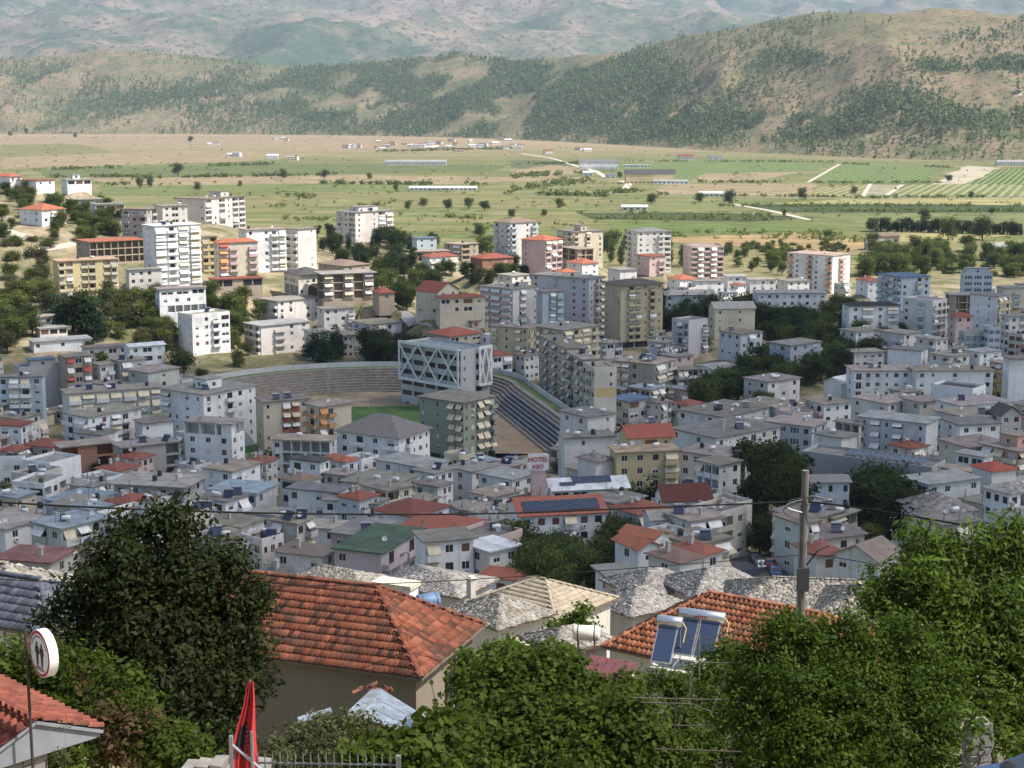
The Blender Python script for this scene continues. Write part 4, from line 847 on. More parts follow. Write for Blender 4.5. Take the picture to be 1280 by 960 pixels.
B(1252, 519, 1240, 1277, 30, 3, (.45, .44, .42), 'gy', 'w', 'ww', 'grey house with tall black gabled roof', rc=R_DRK, pitch=.75, D=425)
B(1015, 603, 1007, 1062, 14, 4, (.5, .56, .6), 'gx', 'w', 'w.w.w', 'pale blue house with three dark windows behind the utility pole', rc=(.23, .21, .21), D=318, pitch=.2, win=3)
B(1238, 594, 1176, 1246, 68, 2, OFF, 'f', 'w.w', 'w', 'low house with wide brown grey roof', D=342, rc=(.33, .28, .22))
B(1160, 606, 1129, 1226, 40, 3, (.58, .6, .62), 'f', 'bW', 'ww.w', 'white villa with glazed corner porch and grey roof', rc=R_LGR, D=322, bs='rail')
B(1170, 643, 1127, 1216, 38, 2, WHT, 's', 'w', 'wWw', 'old house with weathered stone slab hipped roof', rc=(.25, .22, .2), D=280, pitch=.5, ov=.9)
B(1262, 618, 1234, 1302, 46, 3, WHT, 's', 'www', 'wow', 'white mansion with tall dark framed windows and stone roof', rc=(.3, .28, .25), D=296, win=3)
B(1272, 652, 1258, 1310, 40, 2, OFF, 's', 'w', 'w', 'house with grey stone roof before the white mansion', rc=(.25, .24, .22), D=262)
B(1098, 702, 1045, 1126, 60, 2, OFF, 'gx', 'w.w', 'n', 'house with brown gabled roof and open porch near the pole', rc=(.26, .21, .17), D=222, pitch=.5)
B(1020, 695, 1008, 1054, 30, 1, OFF, 'h', '', 'w', 'small house with dull red tiled roof beside the brown gable', rc=(.26, .1, .075), D=232)
B(1240, 590, 1228, 1270, 40, 1, OFF, 'h', '', '', 'small red roof tucked beside the peach house', rc=(.36, .09, .06), D=330)
# crowded flat roofs between
B(905, 522, 848, 962, 54, 3, OFF, 'f', 'wwbww', 'wwbw', 'crowded flat roofed terrace with many tanks and dishes', D=450, clut='ttTThhdddda')
B(895, 548, 838, 975, 46, 3, OFF, 'f', 'w.w.', 'w.wbww', 'grey flat roofed terrace beneath the crowded one', D=395, clut='tTdddhcc')
B(960, 508, 925, 990, 50, 3, WHT, 'f', 'wbw', 'ww', 'white terrace house with small balconies near the boulevard', D=478, clut='ttdd')
B(960, 478, 930, 1000, 46, 2, OFF, 'f', 'ww', 'www', 'low house with stacked roof tanks by the boulevard', D=505, clut='tttdd')
B(735, 522, 700, 768, 40, 2, OFF, 'f', 'ww', 'wn', 'off white house with white tanks behind the blank wall', D=420, clut='ttd')
B(617, 622, 588, 650, 46, 2, WHT, 'f', 'ww', 'wn', 'white house with bicycle terrace beside the hotel sign', D=330, clut='td')
B(640, 600, 598, 668, 50, 2, OFF, 'f', 'w.w', 'ww', 'house with long pale roof beside the hotel sign tower', D=352, clut='d', rc=R_LGR)
B(590, 590, 560, 620, 46, 1, WHT, 'f', 'w', 'ww', 'low white house before the olive green tower', D=372, clut='tT')
B(530, 585, 470, 560, 50, 2, WHT, 'f', 'ww', 'wn', 'white house with broad pale roof before the large villa', D=372, clut='d', rc=R_LGR)

B(562, 421, 532, 602, 40, 2, CRM, 'h', 'w.', 'WwW', 'long cream house with red tiled roof behind the lattice office', rc=(.36, .11, .075), D=582, pitch=.3, keep=True)
B(590, 402, 566, 610, 40, 2, TAN, 'f', 'ww', 'ww', 'tan house with flat grey roof above the lattice office', D=604)
B(612, 442, 606, 640, 30, 5, (.55, .49, .38), 'f', 'b', 'LbL', 'beige apartment wing behind the lattice office', D=572, aw=(0, 1), clut='td')
B(770, 470, 748, 800, 50, 5, (.52, .48, .42), 'f', 'bwb', 'ww', 'grey beige apartment house behind the market hall', D=535, clut='ttd')
B(640, 345, 622, 662, 40, 3, OFF, 'f', 'ww', 'wb', 'off white house below the pale grey tower', D=735, clut='t')
B(728, 330, 708, 748, 40, 2, WHT, 'h', 'w', 'ww', 'white house with orange roof below the cream block', D=800)
B(775, 338, 760, 796, 30, 2, OFF, 'f', 'w', 'ww', 'off white house behind the beige tower', D=760)
B(870, 352, 864, 905, 20, 2, WHT, 'f', '', 'www', 'low white row behind the barrack', D=770)
B(985, 352, 972, 1012, 30, 2, OFF, 'f', 'w', 'www', 'off white house before the salmon balconied tower', D=790, clut='t')
B(1085, 352, 1070, 1102, 30, 2, WHT, 'h', 'w', 'ww', 'white house with red roof beside the blue white tower', rc=R_RED, D=760)
B(1070, 415, 1050, 1100, 45, 3, OFF, 'f', 'ww', 'wwb', 'off white block below the black hipped apartments', D=600, clut='td')
B(1130, 418, 1100, 1150, 50, 3, PAL, 'f', 'wb', 'ww', 'pale house below the green awning block', D=595, clut='d')
B(1170, 425, 1145, 1185, 50, 3, OFF, 'f', 'wb', 'ww', 'off white house on the market street corner', D=575, clut='tT')

root, Lr, Ll, H = BLD['apartment block with yellow painted band on its blank white end']
MB().box(.3, -.02, H * .62, Lr - .3, -.003, H * .75).build('painted_band', [stucco((.6, .45, .2))], root)

B(704, 413, 664, 748, 46, 7, (.54, .47, .34), 'f', 'bnabn', 'Lbab', 'beige apartment block with roof terrace behind the stadium road row', D=572, clut='tTdda', aw=(0, 1), sh=2.9)
root, Lr, Ll, H = BLD['cream palace like villa with dark hipped roof and tall arch']
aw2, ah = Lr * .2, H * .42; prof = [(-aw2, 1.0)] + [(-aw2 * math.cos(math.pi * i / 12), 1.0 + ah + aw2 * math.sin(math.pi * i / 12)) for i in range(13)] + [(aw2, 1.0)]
mb = MB(); mb.poly([(Lr / 2 + x, -.02, z) for x, z in prof]); ar = mb.build('arch_shade_panel', [m_framed], root); mb = MB(); mb.tube([(Lr / 2 + x * 1.04, -.05, z) for x, z in prof], .16, 6); mb.build('arch_surround', [stucco((.74, .69, .58))], ar)  # flat dark panel on the wall, painted in for the arch's shaded recess
# ================================================================ lattice office block by the stadium
LAT = B(576, 441, 501, 612, 44, 6, (.5, .5, .49), 'p', 'DDDDD', 'n.D.', 'white office block wrapped in a diagonal lattice above the stadium', sh=3.5, D=500, gf='ww.ww', keep=True, rc=(.25, .29, .29), name='office_block', cat='office block')
_, lr_, ll_, lh_ = BLD['white office block wrapped in a diagonal lattice above the stadium']
def lat_panel(u0, u1, side, nx):
    z0, z1 = lh_ * .47, lh_ + .9; out = 1.1
    def P(u, z): return Vector((u, -out, z)) if side == 0 else Vector((-out, u, z))
    def bar(a, b_, w=.55):
        d = (b_ - a); L = d.length; d.normalize(); n = Vector((0, -1, 0)) if side == 0 else Vector((-1, 0, 0)); s_ = d.cross(n).normalized()
        M = Matrix((( d.x, s_.x, n.x, a.x), (d.y, s_.y, n.y, a.y), (d.z, s_.z, n.z, a.z), (0, 0, 0, 1)))
        MB().box(0, -w / 2, -.12 + random.uniform(0, .02), L, w / 2, .12 + random.uniform(0, .02), 0, M).build('lattice_bar', [m_white], LAT)
    bar(P(u0, z0), P(u1, z0), .9); bar(P(u0, z1), P(u1, z1), 1.0); bar(P(u0 + .3, z0), P(u0 + .3, z1), .7); bar(P(u1 - .3, z0), P(u1 - .3, z1), .7)
    st = (u1 - u0) / nx; H = z1 - z0
    for k in range(nx):
        a, b_ = u0 + k * st, u0 + (k + 1) * st
        bar(P(a, z0), P(b_, z1)); bar(P(a, z1), P(b_, z0))
    if side == 1: MB().box(-out, u0, z0 - .25, -.003, u1, z0 - .003).build('soffit', [m_white], LAT); MB().box(-out, u0, z1 - .3, -.003, u1, z1 - .05).build('soffit', [m_white], LAT)
    else: MB().box(u0, -out, z0 - .25, u1, -.003, z0 - .003).build('soffit', [m_white], LAT)
lat_panel(0, ll_, 1, 3); lat_panel(lr_ * .55, lr_, 0, 2)
# ================================================================ houses squeezed between the others
EXC = [(-27, 408, 17, 20), (-45, 490, 62, 66), (2, 490, 26, 66)]
def px_of(x, y, z):
    dep = y * CP + (CAMZ - z) * SP; return 640 + F * x / dep, 480 - F * (y * SP - (CAMZ - z) * CP) / dep
TREE_PX = [(640, 655, 805, 760), (910, 540, 1008, 720), (1050, 570, 1132, 690), (860, 385, 1112, 520), (640, 560, 700, 600), (590, 470, 760, 560), (1180, 405, 1225, 432), (1000, 690, 1280, 760), (0, 690, 120, 760), (160, 700, 330, 760), (300, 430, 520, 520), (0, 330, 480, 470), (480, 300, 640, 420)]
def overlaps(x, y, r_):
    for fx, fy, hx, hy, a, h_, zb in FOOT:
        dx, dy = x - fx, y - fy; u = abs(dx * math.cos(a) + dy * math.sin(a)); v = abs(-dx * math.sin(a) + dy * math.cos(a))
        if u < hx + r_ and v < hy + r_: return True
    return False
rnd = random.Random(21); nin = 0; NAMED = [(f[0], f[1], l) for f, l in zip(FOOT, [k for k, v in BLD.items() if v[0].parent is None])]
INF = [('f', (.36, .33, .29), 'small white house with grey concrete roof squeezed between larger town houses', 'small concrete roofed houses packed in the town'),
       ('h', (.25, .09, .062), 'small house with dull red tiled roof squeezed between larger town houses', 'small red roofed houses packed in the town'),
       ('f', (.3, .34, .37), 'small house with faded blue grey roof squeezed between larger town houses', 'small blue roofed houses packed in the town'),
       ('p', (.42, .41, .39), 'small off white house with parapet terrace squeezed between larger town houses', 'small terrace houses packed in the town')]
for it in range(9000):
    D = rnd.uniform(262, 560) if it % 3 else rnd.uniform(560, 800); pxx = rnd.uniform(-40, 1320)
    x = (pxx - 640) / F * D * 1.02; r_ = rnd.uniform(3.0, 5.0)
    n = rnd.choice((1, 2, 2, 3, 3)); z = gzf(x, D); p = px_of(x, D, z + n * 3)
    if any(a <= p[0] <= c_ and b_ <= p[1] <= d_ for a, b_, c_, d_ in TREE_PX): continue
    if D > 560 and (p[0] < 610 or p[1] < (362 if p[0] < 830 else 345)): continue
    if any(((x - a) / c_) ** 2 + ((D - b_) / d_) ** 2 < 1 for a, b_, c_, d_ in EXC): continue
    if overlaps(x, D, r_ * .92): continue
    kx = rnd.choices(range(4), (5, 1.1, 1.2, 3))[0]; rf, rc_, lab, grp = INF[kx]
    nb = min(NAMED, key=lambda q: (q[0] - x) ** 2 + (q[1] - D) ** 2)[2].split()[:10]
    while nb[-1] in ('with', 'and', 'of', 'the', 'a', 'its', 'on', 'by', 'beside', 'behind', 'in', 'below', 'above', 'between', 'one', 'for', 'two', 'small', 'wide', 'long', 'low', 'to', 'at', 'from', 'before'): nb.pop()
    lab = '%s storey %s beside %s' % (('one', 'two', 'three')[n - 1], ('concrete roofed house', 'red tiled house', 'blue roofed house', 'terrace roofed house')[kx], ' '.join(nb))
    wl = r_ * rnd.uniform(1.5, 2.0); wr = r_ * rnd.uniform(1.55, 2.1)
    B(p[0], p[1], 0, 0, rnd.uniform(36, 58), n, rnd.choice((WHT, WHT, OFF, (.57, .58, .6), (.6, .56, .47), PAL, (.52, .5, .46), (.62, .54, .38), (.58, .46, .42), (.5, .47, .42), (.55, .57, .54))), rf, rnd.choice(('ww', 'wn', 'bw', 'wn', 'WW', 'lw', 'aw', 'Lw', 'wb')), rnd.choice(('ww', 'wbw', 'www', 'nww', 'Wl', 'lw', 'wa', 'bwn', 'aaw', 'LL', 'lwl')), lab, D=D, ll=wl, lr=wr, rc=None if kx in (0, 3) else rc_, clut=rnd.choice(('tddac', 'Tdda', 'hhdt', 'tTda', 'dtca', 'hcdd', 'adtT', 'tThd', 'tdcc', 'rtd', 'rdda', 'rT')), group=grp, keep=True, pitch=.32, name=('town_house', 'tiled_house', 'town_house', 'terrace_house')[kx])
    nin += 1
    if nin > 290: break
print('infill', nin)
# ---- let the ground meet every house
ex = [(fx, fy, max(zb, 1.0) + (-.3), max(hx, hy) * 1.15, 5.0) for fx, fy, hx, hy, a, h_, zb in FOOT]
CTRL = np.vstack([CTRL, np.array(ex)])
ys = np.concatenate([np.arange(-60, 300, 4), np.arange(300, 1000, 5), np.arange(1000, 1200, 20), np.arange(1200, 2400, 50), np.arange(2400, 9001, 200)])
us = np.linspace(-.85, .85, 341)
Y, U = np.meshgrid(ys, us, indexing='ij'); X = U * (np.abs(Y) + 160)
Z = gz(X, Y) + np.where((Y > 30) & (Y < 320), (fbm(X / 14, Y / 14, 3) - .5) * 1.6, 0) + np.where((Y > 640) & (Y < 1000), (fbm(X / 40, Y / 40, 5) - .5) * 2 * (gz(X, Y) > 8), 0)
for fx, fy, hx, hy, a_, h_, zb in FOOT:
    dx, dy = X - fx, Y - fy; u_ = np.abs(dx * math.cos(a_) + dy * math.sin(a_)); v_ = np.abs(-dx * math.sin(a_) + dy * math.cos(a_))
    Z = np.where((u_ < hx + 4) & (v_ < hy + 4), np.minimum(Z, max(zb, .8) - .15), Z)
ground = grid('ground', X, Y, Z, ground_mat())

STREET = plain('asphalt', (.07, .07, .075), .95, var=.25, scale=.5); m_pave = plain('pavement_concrete', (.36, .34, .31), .95, var=.2, scale=.6)
# ================================================================ vegetation kit
def crown_cloud(seed, lobes, n, leaf, up=.5, shell=.62, flat=.62):
    """lobes: (x,y,z,rx,rz). Leaves gather in twig clumps through each lobe, thicker towards its outside"""
    g = np.random.default_rng(seed); L = np.array(lobes, float); w = L[:, 3] ** 2 * L[:, 4]; w = w / w.sum()
    nc = max(8, n // 22); k = g.choice(len(L), nc, p=w); d = g.normal(size=(nc, 3)); d /= np.linalg.norm(d, axis=1, keepdims=True)
    rad = (shell + (1 - shell) * g.random(nc)) * np.where(g.random(nc) < .3, g.random(nc), 1)
    cc_ = L[k, :3] + d * rad[:, None] * np.stack([L[k, 3], L[k, 3], L[k, 4]], 1)
    m = g.choice(nc, n); sp = leaf * 2.6
    C = cc_[m] + g.normal(size=(n, 3)) * np.array([sp, sp, sp * .7])
    N = d[m] * .8 + np.array([0, 0, up]) + g.normal(size=(n, 3)) * .55
    S = leaf * g.uniform(.4, 1.5, n); val = np.clip(g.random(nc)[m] * .65 + g.random(n) * .35, 0, 1)
    N /= np.linalg.norm(N, axis=1, keepdims=True) + 1e-9
    A = np.cross(N, g.normal(size=(n, 3))); A /= np.linalg.norm(A, axis=1, keepdims=True) + 1e-9; B_ = np.cross(N, A)
    A *= S[:, None]; B_ = B_ * S[:, None] * flat
    V = np.stack([C - A, C - B_ + N * S[:, None] * .15, C + A * 1.1, C + B_ + N * S[:, None] * .15], 1).reshape(-1, 3)
    return V, np.arange(n * 4).reshape(n, 4), val
def trunk_mb(seed, H, r, spread, lobes=None, n=6):
    g = random.Random(seed); mb = MB(); base = Vector((0, 0, -.6)); top = Vector((g.uniform(-.3, .3), g.uniform(-.3, .3), H * .6))
    mid = (base + top) / 2 + Vector((g.uniform(-.15, .15), g.uniform(-.15, .15), 0)); mb.tube([base, mid, top], [r * 1.25, r * .9, r * .45], 8)
    for i in range(n):
        L = lobes[i % len(lobes)] if lobes else (g.uniform(-spread, spread), g.uniform(-spread, spread), H * .75, 1, 1)
        s = base.lerp(top, g.uniform(.45, .95)); e = Vector(L[:3]); q_ = s.lerp(e, .5) + Vector((0, 0, -.12 * H * g.random())); mb.tube([s, q_, e], [r * .5, r * .3, r * .1], 6)
    return mb
LM = dict(dark=leafmat('dark_leaves', (.016, .028, .006), (.052, .075, .018)), mid=leafmat('mid_leaves', (.034, .052, .011), (.105, .135, .03)), light=leafmat('light_leaves', (.055, .078, .014), (.17, .19, .045)),
          con=leafmat('conifer_needles', (.012, .03, .014), (.035, .06, .026), .15), brown=leafmat('dry_leaves', (.055, .06, .022), (.12, .115, .045)))
PROTO = {}; YARD = []
def proto(kind, var, mat, seed):
    g = random.Random(seed)
    if kind == 'broad':
        lobes = [(g.uniform(-2.1, 2.1), g.uniform(-2.1, 2.1), g.uniform(1.5, 6.6), g.uniform(1.3, 2.2), g.uniform(1.0, 1.7)) for _ in range(15)] + [(0, 0, 4.4, 2.4, 2.6)]; H = 8; V = crown_cloud(seed, lobes, 3200, .24); r = .24
    elif kind == 'poplar':
        lobes = [(g.uniform(-.4, .4), g.uniform(-.4, .4), 1.6 + i * .95, 1.25 - .12 * abs(i - 3), 1.0) for i in range(8)]; H = 9.5; V = crown_cloud(seed, lobes, 1900, .22); r = .18
    elif kind == 'cypress':
        lobes = [(0, 0, .9 + i * .85, .95 - .08 * i, .75) for i in range(9)]; H = 8.6; V = crown_cloud(seed, lobes, 1700, .19, up=.9); r = .16
    elif kind == 'cedar':
        lobes = []
        for i in range(9):
            z = 1.6 + i * .98; rr_ = 3.0 * (1 - i / 9.6) ** .8
            for k in range(6 if i < 6 else 3): a = g.random() * 6.28; lobes.append((math.cos(a) * rr_ * .6, math.sin(a) * rr_ * .6, z + g.uniform(-.2, .2), rr_ * .45, .42))
        lobes.append((0, 0, 10.2, .4, .7)); H = 11; V = crown_cloud(seed, lobes, 2800, .24, up=.8); r = .26
    elif kind == 'pine':
        lobes = [(g.uniform(-1.8, 1.8), g.uniform(-1.8, 1.8), g.uniform(5, 10.8), g.uniform(1.1, 1.9), g.uniform(.7, 1.1)) for _ in range(15)]; H = 12; V = crown_cloud(seed, lobes, 3600, .22); r = .26
    else:
        lobes = [(g.uniform(-.9, .9), g.uniform(-.9, .9), g.uniform(.5, 1.2), g.uniform(.6, .9), g.uniform(.5, .8)) for _ in range(6)]; H = 2; V = crown_cloud(seed, lobes, 900, .14); r = .07
    cm = npmesh('crown', V[0], V[1], [LM[mat]], V[2]); tm = trunk_mb(seed, H, r, 1, lobes, 7 if kind in ('broad', 'pine') else 3).mesh('trunk', [m_bark], True)
    PROTO[(kind, var, mat)] = (cm, tm, H)
for i, (k, mat) in enumerate([('broad', 'dark'), ('broad', 'mid'), ('broad', 'light'), ('broad', 'brown'), ('poplar', 'mid'), ('cypress', 'con'), ('cedar', 'con'), ('pine', 'dark'), ('bush', 'mid'), ('bush', 'brown'), ('bush', 'dark')]):
    for v in range(2): proto(k, v, mat, 100 + i * 7 + v)
rt = random.Random(77)
def tree(kind, mat, p, h, label, group=None, name=None):
    cm, tm, H = PROTO[(kind, rt.randrange(2), mat)]; s = h / H
    nm = name or {'broad': 'leafy_tree', 'poplar': 'poplar_tree', 'cypress': 'cypress_tree', 'cedar': 'cedar_tree', 'pine': 'pine_tree', 'bush': 'bush'}[kind]
    o = empty(nm, p, rt.uniform(0, 6.28), label, 'bush' if kind == 'bush' else 'tree', group); w = s * rt.uniform(.85, 1.2); o.scale = (w, w, s)
    link('crown', cm, o); link('trunk', tm, o); return o
def inpoly(x, y, P):
    c = False; j = len(P) - 1
    for i in range(len(P)):
        if (P[i][1] > y) != (P[j][1] > y) and x < (P[j][0] - P[i][0]) * (y - P[i][1]) / (P[j][1] - P[i][1]) + P[i][0]: c = not c
        j = i
    return c
def grove(poly, n, kinds, h0, h1, label, group, clear=True, dmin=150):
    gname = next((v for k_, v in (('boulevard', 'boulevard_tree'), ('riverside', 'riverside_tree'), ('orchard', 'orchard_tree'), ('knoll', 'hillside_tree'), ('slope', 'hillside_tree'), ('hilltop', 'hillside_tree')) if k_ in label), None)
    xs = [p[0] for p in poly]; ysv = [p[1] for p in poly]; k = 0; pts = []
    for _ in range(n * 30):
        x, y = rt.uniform(min(xs), max(xs)), rt.uniform(min(ysv), max(ysv))
        if not inpoly(x, y, poly): continue
        p = hit(x, y, 0, dmin); h = rt.uniform(h0, h1)
        if clear and overlaps(p.x, p.y, .5): continue
        if any((p.x - a) ** 2 + (p.y - b_) ** 2 < (h * .28) ** 2 for a, b_ in pts): continue
        pts.append((p.x, p.y)); kd, mt = rt.choice(kinds); tree(kd, mt, (p.x, p.y, gzf(p.x, p.y)), h, label, group, gname if kd == 'broad' else None); k += 1
        if k >= n: break
BD, BM, BLt, BB = ('broad', 'dark'), ('broad', 'mid'), ('broad', 'light'), ('broad', 'brown'); CY, CE, PI_, PO = ('cypress', 'con'), ('cedar', 'con'), ('pine', 'dark'), ('poplar', 'mid'); BU, BUB, BUD = ('bush', 'mid'), ('bush', 'brown'), ('bush', 'dark')
grove([(62, 262), (152, 258), (152, 296), (110, 306), (58, 290)], 34, [BM, BLt, BM], 5, 8, 'leafy tree on the slope above the tan terraced building', 'trees above the tan terraces')
grove([(0, 232), (80, 236), (80, 262), (0, 300)], 22, [BM, BM, BB, BLt], 5, 8, 'leafy tree around the hilltop villas', 'trees around the hilltop villas')
grove([(0, 345), (62, 340), (66, 395), (0, 420)], 22, [BB, BM, BLt, BLt], 5, 9, 'brownish green tree on the dry slope beside the yellow apartment block', 'trees beside the yellow block')
grove([(128, 372), (195, 372), (222, 400), (210, 430), (130, 425)], 26, [BM, BB, BLt, BLt], 6, 10, 'leafy tree between the school and the white hotel like block', 'trees between school and white block')
grove([(200, 395), (222, 395), (222, 445), (180, 440)], 10, [BLt, BM, BB], 5, 9, 'leafy tree at the foot of the white hotel like block', 'trees at the white block foot')
grove([(288, 395), (320, 400), (318, 455), (290, 462)], 10, [BM, BLt, BB], 4, 7, 'garden tree beside the lower pinkish white block', 'garden trees by the pinkish block')
grove([(0, 300), (70, 300), (66, 340), (0, 345)], 12, [BB, BUB, BU], 3, 6, 'dry bushy tree on the bare tan slope', 'dry bushes on the tan slope')
grove([(70, 398), (128, 396), (128, 428), (74, 430)], 8, [CE, CE, BD], 13, 17, 'tall dark cedar beside the long white school', 'cedars by the school')
grove([(0, 400), (38, 400), (44, 440), (0, 446)], 9, [BM, BB, BD], 8, 11, 'leafy tree at the school yard end', 'school yard trees')
grove([(258, 362), (330, 360), (324, 400), (290, 440), (262, 392)], 16, [BLt, BM, BM], 6, 10, 'bright green tree between the cream house and pinkish blocks', 'trees by the pinkish blocks')
grove([(392, 296), (440, 298), (520, 306), (560, 318), (530, 345), (468, 350), (410, 330)], 40, [BD, BD, PI_, CY], 7, 13, 'dark tree on the wooded knoll below the grey block', 'trees on the wooded knoll')
grove([(470, 340), (530, 336), (615, 348), (612, 368), (560, 350), (520, 392), (470, 384), (455, 360)], 40, [BD, BD, BM], 6, 10, 'dark leafy tree around the red roofed slope houses', 'trees around the slope houses')
grove([(520, 376), (612, 380), (612, 408), (530, 402)], 22, [BD, BM, BM], 4, 8, 'leafy tree below the cream slope house', 'trees below the slope house')
grove([(385, 440), (428, 440), (428, 458), (385, 458)], 5, [CE, CE], 12, 15, 'tall conifer at the stadium rim before the pinkish blocks', 'conifers at the stadium rim')
grove([(455, 440), (520, 438), (520, 458), (455, 460)], 10, [BD, CE, BD], 9, 13, 'dark tree at the stadium rim beside the lattice office', 'dark trees at the stadium rim')
grove([(596, 296), (612, 296), (612, 330), (596, 330)], 3, [BLt], 11, 13, 'yellow green tree beside the tan flat roofed house', 'yellow green trees by the tower')
grove([(600, 330), (660, 338), (660, 350), (600, 350)], 10, [BD, BM], 7, 10, 'tree at the foot of the pale grey tower', 'trees at the grey tower foot')
grove([(788, 392), (886, 386), (884, 412), (850, 425), (790, 428)], 24, [CY, CY, BD, CE], 10, 15, 'dark cypress between the beige tower and the cinema', 'cypresses by the cinema')
grove([(905, 402), (1000, 388), (1050, 392), (1108, 420), (1108, 448), (1030, 478), (960, 500), (900, 524), (868, 520), (920, 478), (955, 462), (1000, 448), (960, 425)], 95, [BD, BD, BM, BD], 8, 12, 'dark leafy tree in the grove along the boulevard', 'boulevard trees')
grove([(1075, 312), (1175, 312), (1290, 322), (1290, 350), (1180, 345), (1080, 348)], 55, [BM, BM, BLt, BLt], 8, 14, 'riverside tree behind the apartment towers', 'riverside trees')
grove([(1070, 316), (1290, 322), (1290, 346), (1075, 346)], 60, [BU, BUD, BU], 3, 5.5, 'thick bush under the riverside trees behind the apartment towers', 'riverside bushes')
grove([(905, 306), (1060, 306), (1060, 318), (905, 318)], 40, [BU, BUB, BLt], 3, 5.5, 'pale green shrub along the stubble edge beside the white tower', 'stubble edge shrubs')
grove([(905, 318), (985, 316), (985, 345), (905, 340)], 18, [BM, BLt], 6, 10, 'green tree between the pink block and the white tower', 'trees by the pink block')
grove([(752, 306), (784, 306), (790, 338), (752, 336)], 8, [PO, BM], 10, 15, 'poplar beside the off white block', 'poplars by the off white block')
grove([(836, 310), (856, 310), (856, 335), (836, 335)], 3, [PO], 13, 17, 'tall poplar between off white and pink blocks', 'poplars between two blocks')
grove([(640, 668), (700, 662), (800, 672), (808, 720), (790, 750), (640, 748)], 36, [BD, BM, BM], 5, 8.5, 'dark orchard tree behind the foreground roofs', 'dark orchard trees')
grove([(922, 640), (1000, 640), (1004, 690), (918, 690)], 7, [PI_], 17, 23, 'tall dark pine before the white apartments', 'tall dark pines')
grove([(880, 640), (960, 676), (960, 700), (890, 690)], 9, [BD, BM], 5, 8, 'leafy tree at the foot of the tall pines', 'trees below the pines')
grove([(1062, 640), (1126, 640), (1130, 690), (1058, 690)], 7, [BD], 12, 17, 'big dark round tree beside the brown gabled house', 'big dark trees by the gable')
grove([(1120, 650), (1230, 655), (1235, 690), (1130, 690)], 10, [BD, BM], 4, 7, 'garden tree below the stone roofed house', 'garden trees below stone roofs')
grove([(780, 628), (830, 628), (826, 660), (785, 660)], 6, [CE, BD], 8, 13, 'conifer beside the yellow apartment house', 'conifers by the yellow house')
grove([(850, 590), (876, 590), (872, 620), (850, 620)], 4, [BM], 7, 9, 'fresh green tree behind the yellow apartment house', 'trees behind the yellow house')
for (px_, py_, k, h, lab) in [(766, 530, BD, 11, 'single dark round tree beside the blue roofed market hall'), (224, 478, BM, 11, 'round green tree behind the large white apartment house'), (340, 590, BM, 6, 'yellowish green tree beside the low veranda house'),
     (1141, 520, BLt, 8, 'yellow green tree beside the cream house'), (1160, 520, BD, 7, 'dark tree between white terraces beside the cream house'), (1235, 612, BD, 7, 'round dark tree by the small red roof'), (912, 256, BM, 15, 'lone round tree standing in the soft green field'), (880, 440, BLt, 7, 'bright tree beside the lilac grey block'),
     (1178, 395, BD, 8, 'tree behind the off white awning block'), (1130, 425, BM, 8, 'round tree by the market street'), (40, 610, BD, 5, 'dark shrub tree beside the bright white low house'), (140, 596, BM, 5, 'low tree before the bare concrete store'), (120, 600, BD, 5, 'low dark tree before the brick workshop')]:
    p = hit(px_, py_, 0, 200); tree(k[0], k[1], (p.x, p.y, gzf(p.x, p.y)), h, lab)
for i, (px_, py_, h) in enumerate([(13, 170, 22), (33, 168, 26), (94, 172, 20), (238, 178, 20), (222, 220, 22), (355, 223, 17), (406, 224, 16), (175, 236, 16), (188, 234, 14), (247, 238, 13), (560, 264, 14), (586, 262, 14), (606, 264, 12), (529, 258, 11), (495, 240, 10), (510, 262, 10), (700, 260, 12), (815, 255, 13), (875, 253, 12),
        (1003, 250, 16), (1067, 243, 12), (1155, 278, 14), (1185, 300, 20), (1228, 300, 21), (1090, 290, 12), (1035, 300, 9), (1214, 248, 9), (1186, 228, 12), (775, 222, 10), (640, 272, 9), (462, 224, 11), (300, 233, 9), (680, 270, 8), (980, 270, 8), (1240, 268, 8)]):
    p = atz(px_, py_, 2.0); tree(*rt.choice([BM, BLt, BM]), (p.x, p.y, 2), h * .85, 'lone tree standing in the open valley fields', 'lone trees in the valley fields')
for i in range(44):
    t_ = i / 43; p = atz(1092 + 184 * t_, 289 + 5 * t_, 2.0); tree('cypress' if i % 3 else 'broad', 'con' if i % 3 else 'dark', (p.x, p.y + rt.uniform(-2, 2), 2), rt.uniform(8, 12), 'dark tree in the straight windbreak row across the fields', 'windbreak row')
ny = 0
for it in range(1500):
    D = rt.uniform(265, 560); x = (rt.uniform(-20, 1300) - 640) / F * D * 1.02
    if overlaps(x, D, 1.2) or any(((x - a) / c_) ** 2 + ((D - b_) / d_) ** 2 < 1 for a, b_, c_, d_ in EXC): continue
    if any(abs(f[0] - x) + abs(f[1] - D) < 6 for f in YARD): continue
    nb = min(NAMED, key=lambda q: (q[0] - x) ** 2 + (q[1] - D) ** 2)[2].split()[:9]
    while nb[-1] in ('with', 'and', 'of', 'the', 'a', 'its', 'on', 'by', 'beside', 'behind', 'in', 'below', 'above', 'between', 'one', 'for', 'two', 'small', 'wide', 'long', 'low', 'to', 'at', 'from', 'before'): nb.pop()
    kd = rt.choice([BD, BM, BM, BU, BUD, BLt]); YARD.append((x, D)); tree(kd[0], kd[1], (x, D, gzf(x, D)), rt.uniform(4, 7.5) if kd[0] == 'broad' else rt.uniform(1.5, 3), 'yard %s beside %s' % ('bush' if kd[0] == 'bush' else 'tree', ' '.join(nb)), 'yard trees and bushes in the town', 'yard_bush' if kd[0] == 'bush' else 'yard_tree'); ny += 1
    if ny > 110: break
